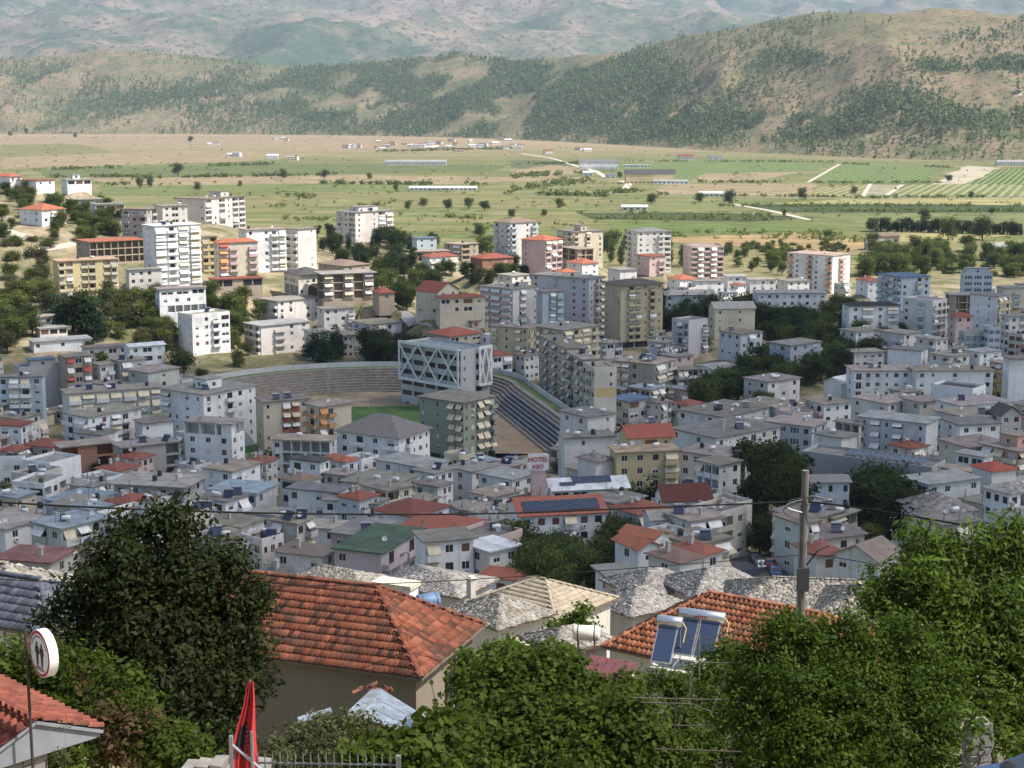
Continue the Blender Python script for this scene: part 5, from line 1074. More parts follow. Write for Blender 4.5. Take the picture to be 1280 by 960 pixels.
# hedgerows and orchard rows on the plain: uncountable bushes
def hedge(lines, dens, h0, h1, label):
    Vs, Fs, vs_ = [], [], []; nb = 0
    for (x0, y0, x1, y1, wid) in lines:
        a, b_ = atz(x0, y0, 2), atz(x1, y1, 2); L = (b_ - a).length; k = int(L * dens)
        t_ = rng.random(k); P = np.array(a)[None] * (1 - t_[:, None]) + np.array(b_)[None] * t_[:, None]; P[:, 0] += rng.normal(size=k) * 2; P[:, 1] += (rng.random(k) - .5) * wid
        keep = fbm(P[:, 0] / 40, P[:, 1] / 40, 7, 3) > .42; P = P[keep]; k = len(P)
        hh = rng.uniform(h0, h1, k); q_ = 9; o_ = rng.normal(size=(k, q_, 3)) * .4; C = P[:, None, :] + o_ * hh[:, None, None] * np.array([.8, .8, .5]) + np.array([0, 0, .5]) * hh[:, None, None]
        C = C.reshape(-1, 3); V, Fq, vv = quads_cloud(C, np.array([0, -.5, .8]) + rng.normal(size=C.shape) * .5, np.repeat(hh * .35, q_), np.clip(np.repeat(rng.random(k), q_) * .6 + rng.random(k * q_) * .4, 0, 1))
        Vs.append(V); Fs.append(Fq + nb); vs_.append(vv); nb += len(V)
    o = link('hedgerow', npmesh('hedgerow', np.vstack(Vs), np.vstack(Fs), [LM['light']], np.concatenate(vs_))); tag(o, label, 'hedgerow', None, 'stuff')
hedge([(40, 213, 340, 206, 40), (60, 222, 250, 221, 14), (130, 224, 420, 219, 16), (110, 233, 160, 231, 10), (400, 230, 640, 232, 10), (560, 241, 760, 246, 16), (640, 222, 735, 215, 110), (640, 236, 740, 226, 130), (700, 244, 800, 240, 20), (640, 206, 760, 204, 40), (360, 246, 420, 250, 60), (470, 190, 640, 186, 80)], .55, 3, 6.5, 'dark bushes and hedges edging the fields on the farther plain')
hedge([(722, 268, 960, 270, 26), (740, 273, 1020, 275, 30), (868, 290, 1060, 296, 40), (960, 298, 1090, 303, 20), (900, 258, 1280, 258, 10), (1000, 264, 1400, 265, 14), (820, 244, 1060, 247, 12), (1060, 248, 1400, 246, 10), (330, 259, 480, 257, 10), (350, 276, 420, 276, 40), (480, 268, 600, 274, 12), (760, 291, 860, 296, 30), (1010, 229, 1180, 229, 12), (860, 228, 1010, 229, 10), (750, 202, 1040, 203, 14), (1050, 205, 1190, 210, 14)], .5, 2.2, 4.5, 'bushes and crop rows edging the fields nearer the town')
k = 2600; q1 = rng.uniform(-40, 1320, k); q2 = 150 + rng.random(k) ** 1.0 * 150
P = np.array([tuple(atz(float(x), float(y), 2)) for x, y in zip(q1, np.clip(q2, 172, 305))]); P[:, 1] += rng.normal(size=k) * 20
kk = (fbm(P[:, 0] / 90, P[:, 1] / 60, 33, 3) > .5) & (P[:, 1] > 960); P = P[kk]; k = len(P); hh = rng.uniform(1.2, 4.2, k); q_ = 7
C = (P[:, None, :] + rng.normal(size=(k, q_, 3)) * .4 * hh[:, None, None] * np.array([1, 1, .45]) + np.array([0, 0, .45]) * hh[:, None, None]).reshape(-1, 3)
V, Fq, vv = quads_cloud(C, np.array([.3, -.4, .8]) + rng.normal(size=C.shape) * .5, np.repeat(hh * .36, q_), np.clip(np.repeat(rng.random(k), q_) * .6 + rng.random(k * q_) * .4, 0, 1))
o = link('field_scrub', npmesh('field_scrub', V, Fq, [LM['light']], vv)); tag(o, 'low scattered bushes and weeds between the valley fields', 'scrub', None, 'stuff')
# ================================================================ stadium
pts = []
for i in range(9): t_ = i / 8; pts.append((10 - 17 * t_, 440 + 70 * t_))
for i in range(1, 16): a = math.pi * i / 16; pts.append((-50 + 43 * math.cos(a), 505 + 5 * math.cos(a) + 33 * math.sin(a)))
for i in range(9): t_ = i / 8; pts.append((-93 - 5 * t_, 500 - 55 * t_))
def stand():
    root = empty('stadium', (-45, 500, 3), 0, 'stone terraced football stadium bowl with blue seats on one side', 'stadium'); off = Vector((-45, 500, 3))
    P = [Vector((x, y, 0)) for x, y in pts]; N = []
    for i in range(len(P)):
        d = (P[min(i + 1, len(P) - 1)] - P[max(i - 1, 0)]).normalized(); N.append(Vector((d.y, -d.x, 0)))
    ms = plain('stand_stone', (.25, .22, .185), .95, var=.3, scale=.6)
    for k in range(9):
        mb = MB(); z0, z1 = 3 + k * .8, 3 + (k + 1) * .8; a, b_ = 1.0 * k, 1.0 * (k + 1) + (0 if k < 8 else 3.5)
        for i in range(len(P) - 1):
            I0, I1 = P[i] + N[i] * a, P[i + 1] + N[i + 1] * a; O0, O1 = P[i] + N[i] * b_, P[i + 1] + N[i + 1] * b_
            up = Vector((0, 0, 1)); mb.poly([I0 + up * z0 - off, I1 + up * z0 - off, I1 + up * z1 - off, I0 + up * z1 - off]); mb.poly([I0 + up * z1 - off, I1 + up * z1 - off, O1 + up * z1 - off, O0 + up * z1 - off])
        mb.build('terrace_step', [ms], root)
    mbw = MB(); zt = 3 + 9 * .8
    for i in range(len(P) - 1):
        A0, A1 = P[i] + N[i] * 12.5, P[i + 1] + N[i + 1] * 12.5; B0, B1 = P[i] + N[i] * 12.8, P[i + 1] + N[i + 1] * 12.8; z = Vector((0, 0, zt)) - off; lo = Vector((0, 0, 0)) - off; up = Vector((0, 0, 1.6))
        mbw.poly([A0 + lo, A1 + lo, A1 + z + up, A0 + z + up]); mbw.poly([A0 + z + up, A1 + z + up, B1 + z + up, B0 + z + up]); mbw.poly([B1 + lo, B0 + lo, B0 + z + up, B1 + z + up])
    mbw.build('perimeter_wall', [stucco((.55, .56, .54))], root)
    gm = MB()
    for i in range(len(P) - 1):
        z = Vector((0, 0, zt + .02)) - off; gm.poly([P[i] + N[i] * 9.6 + z, P[i + 1] + N[i + 1] * 9.6 + z, P[i + 1] + N[i + 1] * 12 + z, P[i] + N[i] * 12 + z])
    gm.build('grass_verge', [plain('verge_grass', (.11, .16, .05), 1, var=.3)], root)
    mseat = plain('blue_seat', (.05, .085, .17), .6); seat = MB(); seat.box(-.2, -.2, 0, .2, .2, .06); seat.box(-.2, .14, .06, .2, .2, .42); sme = seat.mesh('seat', [mseat])
    Vv = MB(); 
    for k in range(1, 6):
        for j in range(150):
            t_ = .04 + j / 150 * .92; f_ = t_ * 8; i = min(7, int(f_)); p = P[i].lerp(P[i + 1], f_ - i) + N[i] * (k + .55); q_ = p - off; z = 3 + (k + 1) * .8 - 3
            Vv.box(q_.x - .2, q_.y - .22, z, q_.x + .2, q_.y + .22, z + .08); Vv.box(q_.x + .14, q_.y - .22, z + .08, q_.x + .2, q_.y + .22, z + .5)
    o = Vv.build('seats', [mseat], root); o['kind'] = 'stuff'
    go = empty('football_goal', (-50, 510, 3.3), 0, 'small white football goal on the pitch end', 'goal'); MB().tube([(-3.6, 0, 0), (-3.6, 0, 2.4), (3.6, 0, 2.4), (3.6, 0, 0)], .08, 6).build('goal_frame', [m_white], go); MB().tube([(-3.6, 0, 2.4), (-3.6, 2, 0), (3.6, 2, 0), (3.6, 0, 2.4)], .04, 5).build('net_bar', [m_white], go)
stand()
MB().poly([]) if False else None
pm = MB(); pm.poly([(x, y, 3.25) for x, y in pts]); o = pm.build('running_track', [plain('clay_track', (.27, .195, .125), 1, var=.2, scale=.2)]); tag(o, None, None, None, 'structure')
pm = MB(); pm.poly([(-82, 425, 3.3), (-10, 425, 3.3), (-18, 512, 3.3), (-84, 512, 3.3)]); o = pm.build('football_pitch', [plain('pitch_grass', (.07, .13, .035), 1, var=.3, scale=.15)]); tag(o, None, None, None, 'structure')
# ================================================================ roads and cars
road1 = [(615, 474), (642, 492), (672, 513), (704, 534), (735, 552)]
strip('road', road1, 7, STREET, .22)
strip('road', [(470, 380), (500, 388), (530, 400), (556, 412), (590, 420)], 6, m_pave, .2)
strip('path', [(0, 286), (20, 294), (40, 297)], 6, m_track, .25); strip('path', [(20, 322), (60, 312), (95, 306)], 5, m_track, .25)
strip('road', [(1180, 438), (1195, 424), (1212, 412), (1225, 402)], 9, STREET, .25); strip('road', [(255, 352), (275, 362), (292, 368)], 5, m_track, .25)
strip('road', [(930, 700), (948, 712), (960, 728)], 8, STREET, .25)
def make_car(col):
    mb = MB(); prof = [(-2.1, .35), (-2.1, .8), (-1.75, .95), (-1.2, 1.0), (-.7, 1.42), (.75, 1.45), (1.5, 1.0), (2.05, .85), (2.12, .4)]
    for s_ in (-1, 1): mb.poly([(x, s_ * (.85 if z < 1.05 else .7), z) for x, z in (prof if s_ < 0 else prof[::-1])])
    for (a, b_) in zip(prof, prof[1:] + prof[:1]):
        wa, wb = (.85 if a[1] < 1.05 else .7), (.85 if b_[1] < 1.05 else .7); mb.poly([(a[0], -wa, a[1]), (a[0], wa, a[1]), (b_[0], wb, b_[1]), (b_[0], -wb, b_[1])])
    body = mb.mesh('body', [col]); g_ = MB()
    for s_ in (-1, 1): g_.poly([(-1.0, s_ * .845, 1.06), (1.25, s_ * .845, 1.06), (.7, s_ * .735, 1.38), (-.62, s_ * .735, 1.38)][::s_])
    g_.poly([(-1.17, -.72, 1.05), (-1.17, .72, 1.05), (-.76, .62, 1.39), (-.76, -.62, 1.39)]); g_.poly([(1.47, .72, 1.05), (1.47, -.72, 1.05), (.82, -.62, 1.42), (.82, .62, 1.42)])
    wh = MB().tube([(0, -.1, 0), (0, .1, 0)], .32, 10)
    return body, g_.mesh('window', [m_glass]), wh.mesh('wheel', [m_dark])
CARS = [make_car(glassmat('car_paint', c, .25)) for c in ((.6, .6, .62), (.03, .03, .035), (.35, .02, .02), (.05, .09, .2), (.25, .26, .27))]
CCOL = ['white', 'black', 'red', 'blue', 'grey']
def car(p, rz, label, group, ci):
    o = empty('parked_car', p, rz, label, 'car', group); b_, g_, w = CARS[ci]; link('body', b_, o); link('window', g_, o)
    for x in (-1.35, 1.3):
        for y in (-.78, .78): link('wheel', w, o, (x, y, .32))
    return o
def cars_along(a, b_, n, off, where, grp):
    A, B_ = hit(*a), hit(*b_); d = (B_ - A); d.z = 0; L = d.length; d.normalize(); s_ = Vector((-d.y, d.x, 0))
    for i in range(n):
        if rt.random() < .12: continue
        q_ = A + d * (L * (i + .5) / n + rt.uniform(-.4, .4)) + s_ * off; ci = rt.choices(range(5), (4, 3, 1, 1, 3))[0]
        car((q_.x, q_.y, gzf(q_.x, q_.y) + .24), math.atan2(d.y, d.x) + rt.uniform(-.04, .04), '%s car parked %s' % (CCOL[ci], where), grp + ', ' + CCOL[ci], ci)
cars_along((618, 476), (734, 551), 17, 2.3, 'along the road above the stadium wall', 'cars on the stadium road'); cars_along((618, 476), (734, 551), 17, -2.3, 'before the shops of the beige apartment row', 'cars before the beige shops')
cars_along((1182, 436), (1215, 410), 9, 2.5, 'in the market street beside the teal showroom', 'cars in the market street'); cars_along((1190, 436), (1222, 410), 9, -2, 'in the market street beside the teal showroom', 'cars in the market street')
cars_along((300, 470), (345, 466), 6, 0, 'on the terrace above the stadium bowl', 'cars above the stadium'); cars_along((376, 462), (400, 461), 4, 0, 'on the terrace above the stadium bowl', 'cars above the stadium')
cars_along((930, 700), (960, 728), 6, 1.5, 'in the lane below the tall pines', 'cars below the pines'); cars_along((488, 386), (510, 392), 2, 2, 'on the concrete slope road', 'cars on the slope road'); cars_along((890, 530), (910, 522), 3, 0, 'under the boulevard trees', 'cars under the boulevard trees')
# ================================================================ farms and the far village
def farm(px_, py_, w, d, h, col, rc_, label, group=None, gable=True, rz=0):
    p = atz(px_, py_, 2.0); o = empty('farmhouse', (p.x, p.y, 2), rz, label, 'house', group)
    mb = MB(); mb.box(-w / 2, -d / 2, -.5, w / 2, d / 2, h); ri = d * .22 if gable else .1
    if gable:
        for x in (-w / 2, w / 2): mb.poly([(x, -d / 2, h), (x, d / 2, h), (x, 0, h + ri)])
    mb.build('wall', [stucco(col)], o); rf = MB(); e = .6
    if gable: rf.slab([(-w / 2 - e, -d / 2 - e, h), (w / 2 + e, -d / 2 - e, h), (w / 2 + e, 0, h + ri + .15), (-w / 2 - e, 0, h + ri + .15)], .15); rf.slab([(-w / 2 - e, 0, h + ri + .15), (w / 2 + e, 0, h + ri + .15), (w / 2 + e, d / 2 + e, h), (-w / 2 - e, d / 2 + e, h)], .15)
    else: rf.box(-w / 2 - e, -d / 2 - e, h + .003, w / 2 + e, d / 2 + e, h + .3)
    rf.build('roof', [roofing(rc_, 'concrete')], o); k = max(2, int(w / 5))
    for i in range(k): link('window', WIN[3], o, (-w / 2 + (i + .5) * w / k, -d / 2 - .05, 1.0), (0, 0, 0), (w / k * .45, 1, 1.4))
    return o
farm(812, 229, 62, 24, 12, YEL, R_DRK, 'yellow farm works with dark roof in the vineyards'); farm(838, 230, 44, 12, 4.5, WHT, R_WHT, 'low white annex beside the yellow farm works', gable=False); farm(748, 211, 60, 16, 11, WHT, R_GRY, 'white farm building beside the farm road'); farm(796, 209, 44, 8, 4, WHT, R_WHT, 'long white shed beside the white farm building', gable=False)
farm(554, 238, 78, 9, 3, WHT, R_WHT, 'long white plastic greenhouse on the tan stubble', gable=True); farm(520, 206, 100, 14, 5, WHT, R_LGR, 'wide white barn in the middle fields'); farm(793, 263, 24, 8, 3.5, PAL, R_WHT, 'small white shed near the dark hedges'); farm(1268, 207, 60, 14, 6, OFF, R_LGR, 'long pale shed above the corner vineyard'); farm(895, 246, 36, 9, 4, OFF, R_WHT, 'white stalls beside the lone round tree')
farm(735, 220, 14, 10, 5, WHT, R_WHT, 'white hut at the farm road bend'); farm(763, 223, 14, 10, 5, WHT, R_GRY, 'grey roofed hut at the farm road bend'); farm(857, 199, 30, 14, 6, OFF, R_RED, 'red roofed farmhouse at the hill foot'); farm(895, 200, 24, 12, 6, WHT, R_GRY, 'grey farmhouse at the hill foot'); farm(1105, 303, 20, 9, 5, TAN, R_BRN, 'brown farm shed by the riverside trees'); farm(1098, 312, 18, 9, 5, PNK, R_LGR, 'pinkish hut by the riverside trees')
for i in range(58):
    if i < 40: x, y = rt.uniform(470, 660), rt.gauss(184, 3.6)
    else: x, y = rt.choice([(270, 183), (345, 175), (395, 176), (355, 199), (295, 196), (690, 191), (720, 188), (440, 184)]); x += rt.uniform(-14, 14); y += rt.uniform(-1, 1.5)
    farm(x, y, rt.uniform(9, 22), rt.uniform(8, 12), rt.choice((4, 6, 7)), rt.choice((WHT, OFF, CRM, PAL)), rt.choice((R_RED, R_LGR, R_BRN, R_WHT)), 'tiny pale house of the far village at the hill foot', 'far village houses', True, rt.uniform(-.5, .5))
# hotel sign tower
hs = hit(672, 640, 0, 250); hs = at(672, 622, 318); zb_ = gzf(hs.x, hs.y)
ho = empty('hotel_sign', (hs.x, hs.y, zb_), R(6), 'red lettered hotel sign board on a pink rooftop tower', 'sign')
ztop = at(672, 566, 318).z - zb_
MB().box(-1.3, -.8, -2, 1.6, 1.2, ztop - 3.6).build('tower', [stucco(PNK)], ho)
MB().box(-2.1, -1.0, ztop - 3.4, 2.1, -.75, ztop).build('board', [m_white], ho)
m_redl = plain('red_letter', (.42, .03, .05), .5)
for s_, zz, sz in (('HOTEL', 1.55, 1.35), ('KEO', 3.0, 1.2)):
    cu = bpy.data.curves.new('lettering', 'FONT'); cu.body = s_; cu.size = sz; cu.extrude = .06; cu.align_x = 'CENTER'; cu.materials.append(m_redl); o = bpy.data.objects.new('tmp', cu); me = bpy.data.meshes.new_from_object(o); bpy.data.objects.remove(o); link('lettering', me, ho, (0, -1.07, ztop - zz), (math.pi / 2, 0, 0))
# solar panels on three roofs
def roof_pv(label, nu, nv, w, h_, u0, v0, pitch):
    root, Lr, Ll, H = BLD[label]; n = Vector((0, 1, pitch)).normalized(); O = Vector((u0 * Lr, v0 * Ll, H + v0 * Ll * pitch + .35)); pv_array(root, O, (1, 0, 0), n, nu, nv, w, h_)
roof_pv('white house with roof mounted solar panels and long balcony', 5, 2, 1.6, 1.1, .3, .2, .42); roof_pv('white house with roof mounted solar panels and long balcony', 2, 1, 1.6, 1.1, .12, .12, .42)
roof_pv('long white row house with rows of solar panels on its red roof', 14, 2, 1.0, 1.6, .06, .06, .4)
root, Lr, Ll, H = BLD['long grey depot roof carrying a row of tilted solar panels']
for i in range(11): pv_array(root, (Lr * .35, Ll * (.12 + .055 * i), H + .3), (1, 0, 0), (0, .8, .6), 3, 1, 1.5, 1.1)
root, Lr, Ll, H = BLD['broad beige apartment block with blue solar panels on its roof']
pv_array(root, (Lr * .2, Ll * .25, H + .5), (1, 0, 0), (0, .9, .45), 4, 2, 1.5, 1.4)
# ================================================================ foreground roofs with real tiles
def tile_mat(name, dark, mid, light, stain=(.10, .085, .06), amt=.5):
    m, t, b = newmat(name); at_ = nd(t, 'ShaderNodeAttribute', attribute_name='v'); oi = nd(t, 'ShaderNodeObjectInfo'); g = nd(t, 'ShaderNodeNewGeometry'); P = g.outputs['Position']
    ad = nd(t, 'ShaderNodeMath', operation='ADD'); t.links.new(at_.outputs['Fac'], ad.inputs[0]); t.links.new(oi.outputs['Random'], ad.inputs[1])
    fr = nd(t, 'ShaderNodeMath', operation='FRACT'); t.links.new(ad.outputs[0], fr.inputs[0])
    cr = nd(t, 'ShaderNodeValToRGB'); e = cr.color_ramp.elements; e[0].color = c4(dark); e[1].color = c4(light); e[1].position = 1; k = e.new(.35); k.color = c4(mid); k = e.new(.75); k.color = c4(mixt(mid, light, .4)); t.links.new(fr.outputs[0], cr.inputs[0])
    n1 = noise(t, P, 1.1, 6, .7); n2 = noise(t, P, 14, 4, .65)
    mm = nd(t, 'ShaderNodeMath', operation='MULTIPLY'); t.links.new(ramp(t, n1, .46, .68), mm.inputs[0]); mm.inputs[1].default_value = amt
    c = mixc(t, mm.outputs[0], cr.outputs[0], stain); c = mixc(t, ramp(t, n2, .55, .75), c, mul(mid, .55)); c = mixc(t, ramp(t, n2, .28, .2), c, (.45, .4, .33))
    t.links.new(c, b.inputs['Base Color']); b.inputs['Roughness'].default_value = .9; b.inputs['Specular IOR Level'].default_value = .2; bump(t, b, n2, .4, .01)
    return m
T_RED = tile_mat('weathered_clay_tile', (.045, .026, .02), (.16, .05, .028), (.265, .098, .055), (.055, .046, .036), .75); T_ORG = tile_mat('orange_clay_tile', (.13, .048, .028), (.27, .095, .048), (.38, .16, .085), amt=.4); T_NEW = tile_mat('new_red_tile', (.13, .042, .03), (.2, .06, .04), (.25, .08, .052), amt=.25)
T_BEI = tile_mat('beige_tile', (.25, .205, .15), (.33, .275, .2), (.38, .325, .245), amt=.4); T_STN = tile_mat('stone_slab', (.15, .135, .115), (.26, .235, .2), (.36, .33, .29), amt=.5); T_STG = tile_mat('grey_stone_slab', (.15, .14, .13), (.25, .235, .22), (.36, .34, .32), amt=.4); T_BLU = tile_mat('slate_blue_tile', (.045, .05, .065), (.07, .08, .105), (.11, .12, .15), amt=.3)
PROFS = {'marseille': (.215, .345, [(0, 0), (.14, .034), (.32, .03), (.45, .004), (.6, .03), (.8, .034), (1, 0)]), 'roman': (.25, .36, [(0, 0), (.1, .055), (.28, .085), (.46, .055), (.56, 0), (1, -.01)]), 'flat': (.3, .4, [(0, 0), (.3, .03), (.6, .0), (1, .0)])}
def tile_unit(kind):
    w, l, pr = PROFS[kind]; V, Fq = [], []; lift, th = .045, .03; L = l * 1.06
    for x, z in pr: V += [(x * w, 0, z + lift), (x * w, L, z), (x * w, 0, z + lift - th)]
    for i in range(len(pr) - 1): a = 3 * i; Fq += [(a, a + 3, a + 4, a + 1), (a + 2, a + 5, a + 3, a)]
    return np.array(V, float), np.array(Fq), w, l
def frame_m(P, U, S):
    N = U.cross(S).normalized(); return Matrix(((U.x, S.x, N.x, P.x), (U.y, S.y, N.y, P.y), (U.z, S.z, N.z, P.z), (0, 0, 0, 1)))
def tile_face(parent, P0, U, S, L, SL, k0, k1, kind, mat, singles=0, seed=1, name='roof_tile'):
    """tile a roof face: eave start P0, eave direction U, up-slope direction S, eave length L, slope length SL, plan shrink per slope metre at both ends"""
    V, Fq, w, l = tile_unit(kind); g = np.random.default_rng(seed); P0 = Vector(P0); U = Vector(U).normalized(); S = Vector(S).normalized(); N = U.cross(S).normalized()
    pos = []; r = 0
    while (r + .5) * l < SL:
        s = r * l; u = s * k0 + .02; e = L - s * k1
        while u + w * .6 < e: pos.append((u + (e - u < w) * 0, s)); u += w
        r += 1
    me = npmesh(name, V, Fq, [mat]); out = []
    A = np.array([U, S, N]); allV, allF, vv = [], [], []; nb = 0
    for i, (u, s) in enumerate(pos):
        jx, jy, jz, ja = g.normal() * .004, g.normal() * .006, abs(g.normal()) * .004, g.normal() * .012
        if i < singles:
            M = frame_m(P0 + U * (u + jx) + S * (s + jy) + N * jz, U, S) @ Matrix.Rotation(ja, 4, 'Z'); o = link(name, me, parent); o.matrix_local = M
        else:
            Q = V.copy(); Q[:, 0] += u + jx; Q[:, 1] += s + jy; Q[:, 2] += jz; Q[:, 0] -= Q[:, 1] * 0
            allV.append(Q @ A + np.array(P0)); allF.append(Fq + nb); vv.append(np.full(len(Fq), g.random())); nb += len(V)
    if allV:
        o = link('roof_tiles', npmesh('roof_tiles', np.vstack(allV), np.vstack(allF), [mat], np.concatenate(vv)), parent); o['kind'] = 'stuff'
def stone_face(parent, P0, U, S, L, SL, k0, k1, mat, seed=1, size=.25, singles=0):
    g = np.random.default_rng(seed); P0 = Vector(P0); U = Vector(U).normalized(); S = Vector(S).normalized(); N = U.cross(S).normalized(); A = np.array([U, S, N]); aV, aF, vv = [], [], []; nb = 0; r = 0; cnt = 0
    s = 0.0
    while s < SL - .1:
        u = s * k0 + g.random() * .1; e = L - s * k1; hgt = size * g.uniform(.5, .75)
        while u < e - .15:
            w = min(size * g.uniform(.6, 1.6), e - u + .1); x0, x1 = u - .02, u + w - .015; y0, y1 = s - g.random() * .1, s + hgt + .12; t = g.uniform(.012, .035); lf = g.uniform(.015, .05)
            j = g.normal(size=(4, 2)) * .02
            q = np.array([[x0 + j[0, 0], y0 + j[0, 1], lf + t], [x1 + j[1, 0], y0 + j[1, 1], lf + t], [x1 + j[2, 0], y1 + j[2, 1], t], [x0 + j[3, 0], y1 + j[3, 1], t], [x0 + j[0, 0], y0 + j[0, 1], lf - .02], [x1 + j[1, 0], y0 + j[1, 1], lf - .02], [x1, y1, -.01], [x0, y1, -.01]])
            f = np.array([(0, 1, 2, 3), (4, 5, 1, 0), (5, 6, 2, 1), (7, 4, 0, 3)])
            if cnt < singles: o = link('stone_slab', npmesh('stone_slab', q @ A + np.array(P0), f, [mat], np.full(4, 0.0)), parent)
            else: aV.append(q @ A + np.array(P0)); aF.append(f + nb); vv.append(np.full(4, g.random())); nb += 8
            cnt += 1; u += w
        s += hgt
    if aV: o = link('stone_slabs', npmesh('stone_slabs', np.vstack(aV), np.vstack(aF), [mat], np.concatenate(vv)), parent); o['kind'] = 'stuff'
def caps(parent, a, b_, mat, r=.11, l=.38):
    a, b_ = Vector(a), Vector(b_); d = b_ - a; n = max(1, int(d.length / l)); d.normalize(); up = Vector((0, 0, 1)); s = d.cross(up).normalized(); nn = s.cross(d).normalized()
    mb = MB(); K = 5
    for e, rr in ((0, r * 1.12), (l * 1.1, r * .92)):
        for k in range(K + 1): th = math.pi * k / K; mb.v.append((e, math.cos(th) * rr, math.sin(th) * rr * .8))
    for k in range(K): mb.f.append((k, k + 1, K + 2 + k, K + 1 + k)); mb.m.append(0)
    mb.f.append(tuple(reversed(range(K + 1)))); mb.m.append(0); me = mb.mesh('ridge_tile', [mat])
    for i in range(n):
        P = a + d * (i * l) + nn * .03; o = link('ridge_tile', me, parent); o.matrix_local = Matrix(((d.x, s.x, nn.x, P.x), (d.y, s.y, nn.y, P.y), (d.z, s.z, nn.z, P.z), (0, 0, 0, 1)))
def roofhouse(px_, py_, D, a, Lx, Ly, wallh, pitch, kind, mat, col, label, singles=(0, 0), ov=.45, capmat=None, size=.25, wins=(), seed=3, name='house', chim=None):
    """hipped house; pixel = its near eave corner. Local X runs along the right-hand eave, Y along the other one"""
    C = at(px_, py_, D); a = R(a); root = empty(name, (C.x, C.y, C.z - wallh), a, label, 'house'); h = wallh; k = min(Lx, Ly) / 2; co = math.cos(math.atan(pitch)); SL = k / co; rz = h + k * pitch
    FOOT.append((C.x + math.cos(a) * Lx / 2 - math.sin(a) * Ly / 2, C.y + math.sin(a) * Lx / 2 + math.cos(a) * Ly / 2, Lx / 2, Ly / 2, a, h, C.z - h))
    mb = MB(); o = ov; pr_, rows = [], 1
    mb.box(o, o, -7, Lx - o, Ly - o, h - .1); mb.build('wall', [stucco(col)], root)
    c = [Vector((0, 0, h)), Vector((Lx, 0, h)), Vector((Lx, Ly, h)), Vector((0, Ly, h))]
    if Lx >= Ly: r0, r1 = Vector((k, k, rz)), Vector((Lx - k, k, rz))
    else: r0, r1 = Vector((k, k, rz)), Vector((k, Ly - k, rz))
    dk = MB(); dz = Vector((0, 0, -.02))
    fs = ([[c[0], c[1], r1, r0], [c[1], c[2], r1], [c[2], c[3], r0, r1], [c[3], c[0], r0]] if Lx >= Ly else [[c[0], c[1], r0], [c[1], c[2], r1, r0], [c[2], c[3], r1], [c[3], c[0], r0, r1]])
    for f in fs: dk.poly([p + dz for p in f])
    lo = [p + Vector((0, 0, -.12)) for p in c]; dk.poly(list(reversed(lo)))
    for i in range(4): dk.poly([lo[i], lo[(i + 1) % 4], c[(i + 1) % 4] + dz, c[i] + dz])
    dk.build('roof_deck', [plain('roof_timber', (.16, .12, .09), .9)], root)
    faces = [(c[0], Vector((1, 0, 0)), Vector((0, co, co * pitch)), Lx), (c[3], Vector((0, -1, 0)), Vector((co, 0, co * pitch)), Ly), (c[1], Vector((0, 1, 0)), Vector((-co, 0, co * pitch)), Ly), (c[2], Vector((-1, 0, 0)), Vector((0, -co, co * pitch)), Lx)]
    for i, (p, U, S, L) in enumerate(faces):
        if kind == 'stone': stone_face(root, p, U, S, L, SL, co, co, mat, seed + i, size, singles[i] if i < len(singles) else 0)
        else: tile_face(root, p, U, S, L, SL, co, co, kind, mat, singles[i] if i < len(singles) else 0, seed + i)
    if kind != 'stone':
        cm = capmat or mat
        for p, q in ((c[0], r0), (c[1], r1 if Lx >= Ly else r0), (c[2], r1), (c[3], r0 if Lx >= Ly else r1), (r0, r1)):
            if (q - p).length > .3: caps(root, p, q, cm)
    for side, u, z, w, hh in wins:
        if side == 0: link('window', WIN[3], root, (u, o - .06, z), (0, 0, 0), (w, 1, hh))
        else: link('window', WIN[3], root, (o - .06, u, z), (0, 0, -math.pi / 2), (w, 1, hh))
    if chim: 
        for (x, y, s_) in chim: link('chimney', CL['c'][1], root, (x, y, h + .8), None, (s_, s_, s_))
    return root
MH = roofhouse(527, 848, 55, 70, 6.4, 13.0, 4.6, .68, 'marseille', T_RED, (.2, .165, .125), 'old house with weathered red tiled hipped roof beside the big dark tree', singles=(150, 140), ov=.4, wins=((0, 3.6, 2.6, .9, 1.1),))
RH = roofhouse(752, 808, 70, -34, 13.0, 7.4, 4.2, .6, 'roman', T_ORG, (.6, .57, .5), 'cream house with bright orange barrel tiled roof behind the solar heaters', singles=(280, 0), ov=.5, wins=((0, 2.0, 1.5, .9, 1.1), (0, 6, 1.5, .9, 1.1)))
BH = roofhouse(696, 780, 98, 52, 7.0, 7.6, 3.6, .42, 'flat', T_BEI, (.55, .52, .46), 'house with beige tiled pyramid roof before the dark orchard', ov=.4)
# stone slab roofs of the old quarter
roofhouse(905, 762, 108, -8, 12.5, 7, 5.5, .42, 'stone', T_STN, (.5, .47, .42), 'old stone house with broad pale slab roof behind the orange tiles', size=.27, singles=(60,))
roofhouse(1012, 770, 100, -20, 11, 7, 5, .42, 'stone', T_STN, (.5, .47, .42), 'old stone house with pale slab roof behind the utility pole', size=.27, seed=17)
roofhouse(622, 788, 92, 42, 5, 5.5, 4, .4, 'stone', T_STN, (.5, .47, .42), 'old house with pale rubble slab roof and white chimney beside the blue tank', size=.26, seed=29, chim=((2.2, 5, .7),))
roofhouse(452, 742, 124, 60, 5, 8, 4, .35, 'stone', T_STN, (.45, .42, .38), 'old stone roofed house just behind the red tiled roof', size=.27, seed=37)
roofhouse(575, 748, 118, 60, 6, 8, 4, .25, 'stone', T_STG, (.45, .42, .38), 'grey slab roofed house behind the white chimney box', size=.27, seed=43)
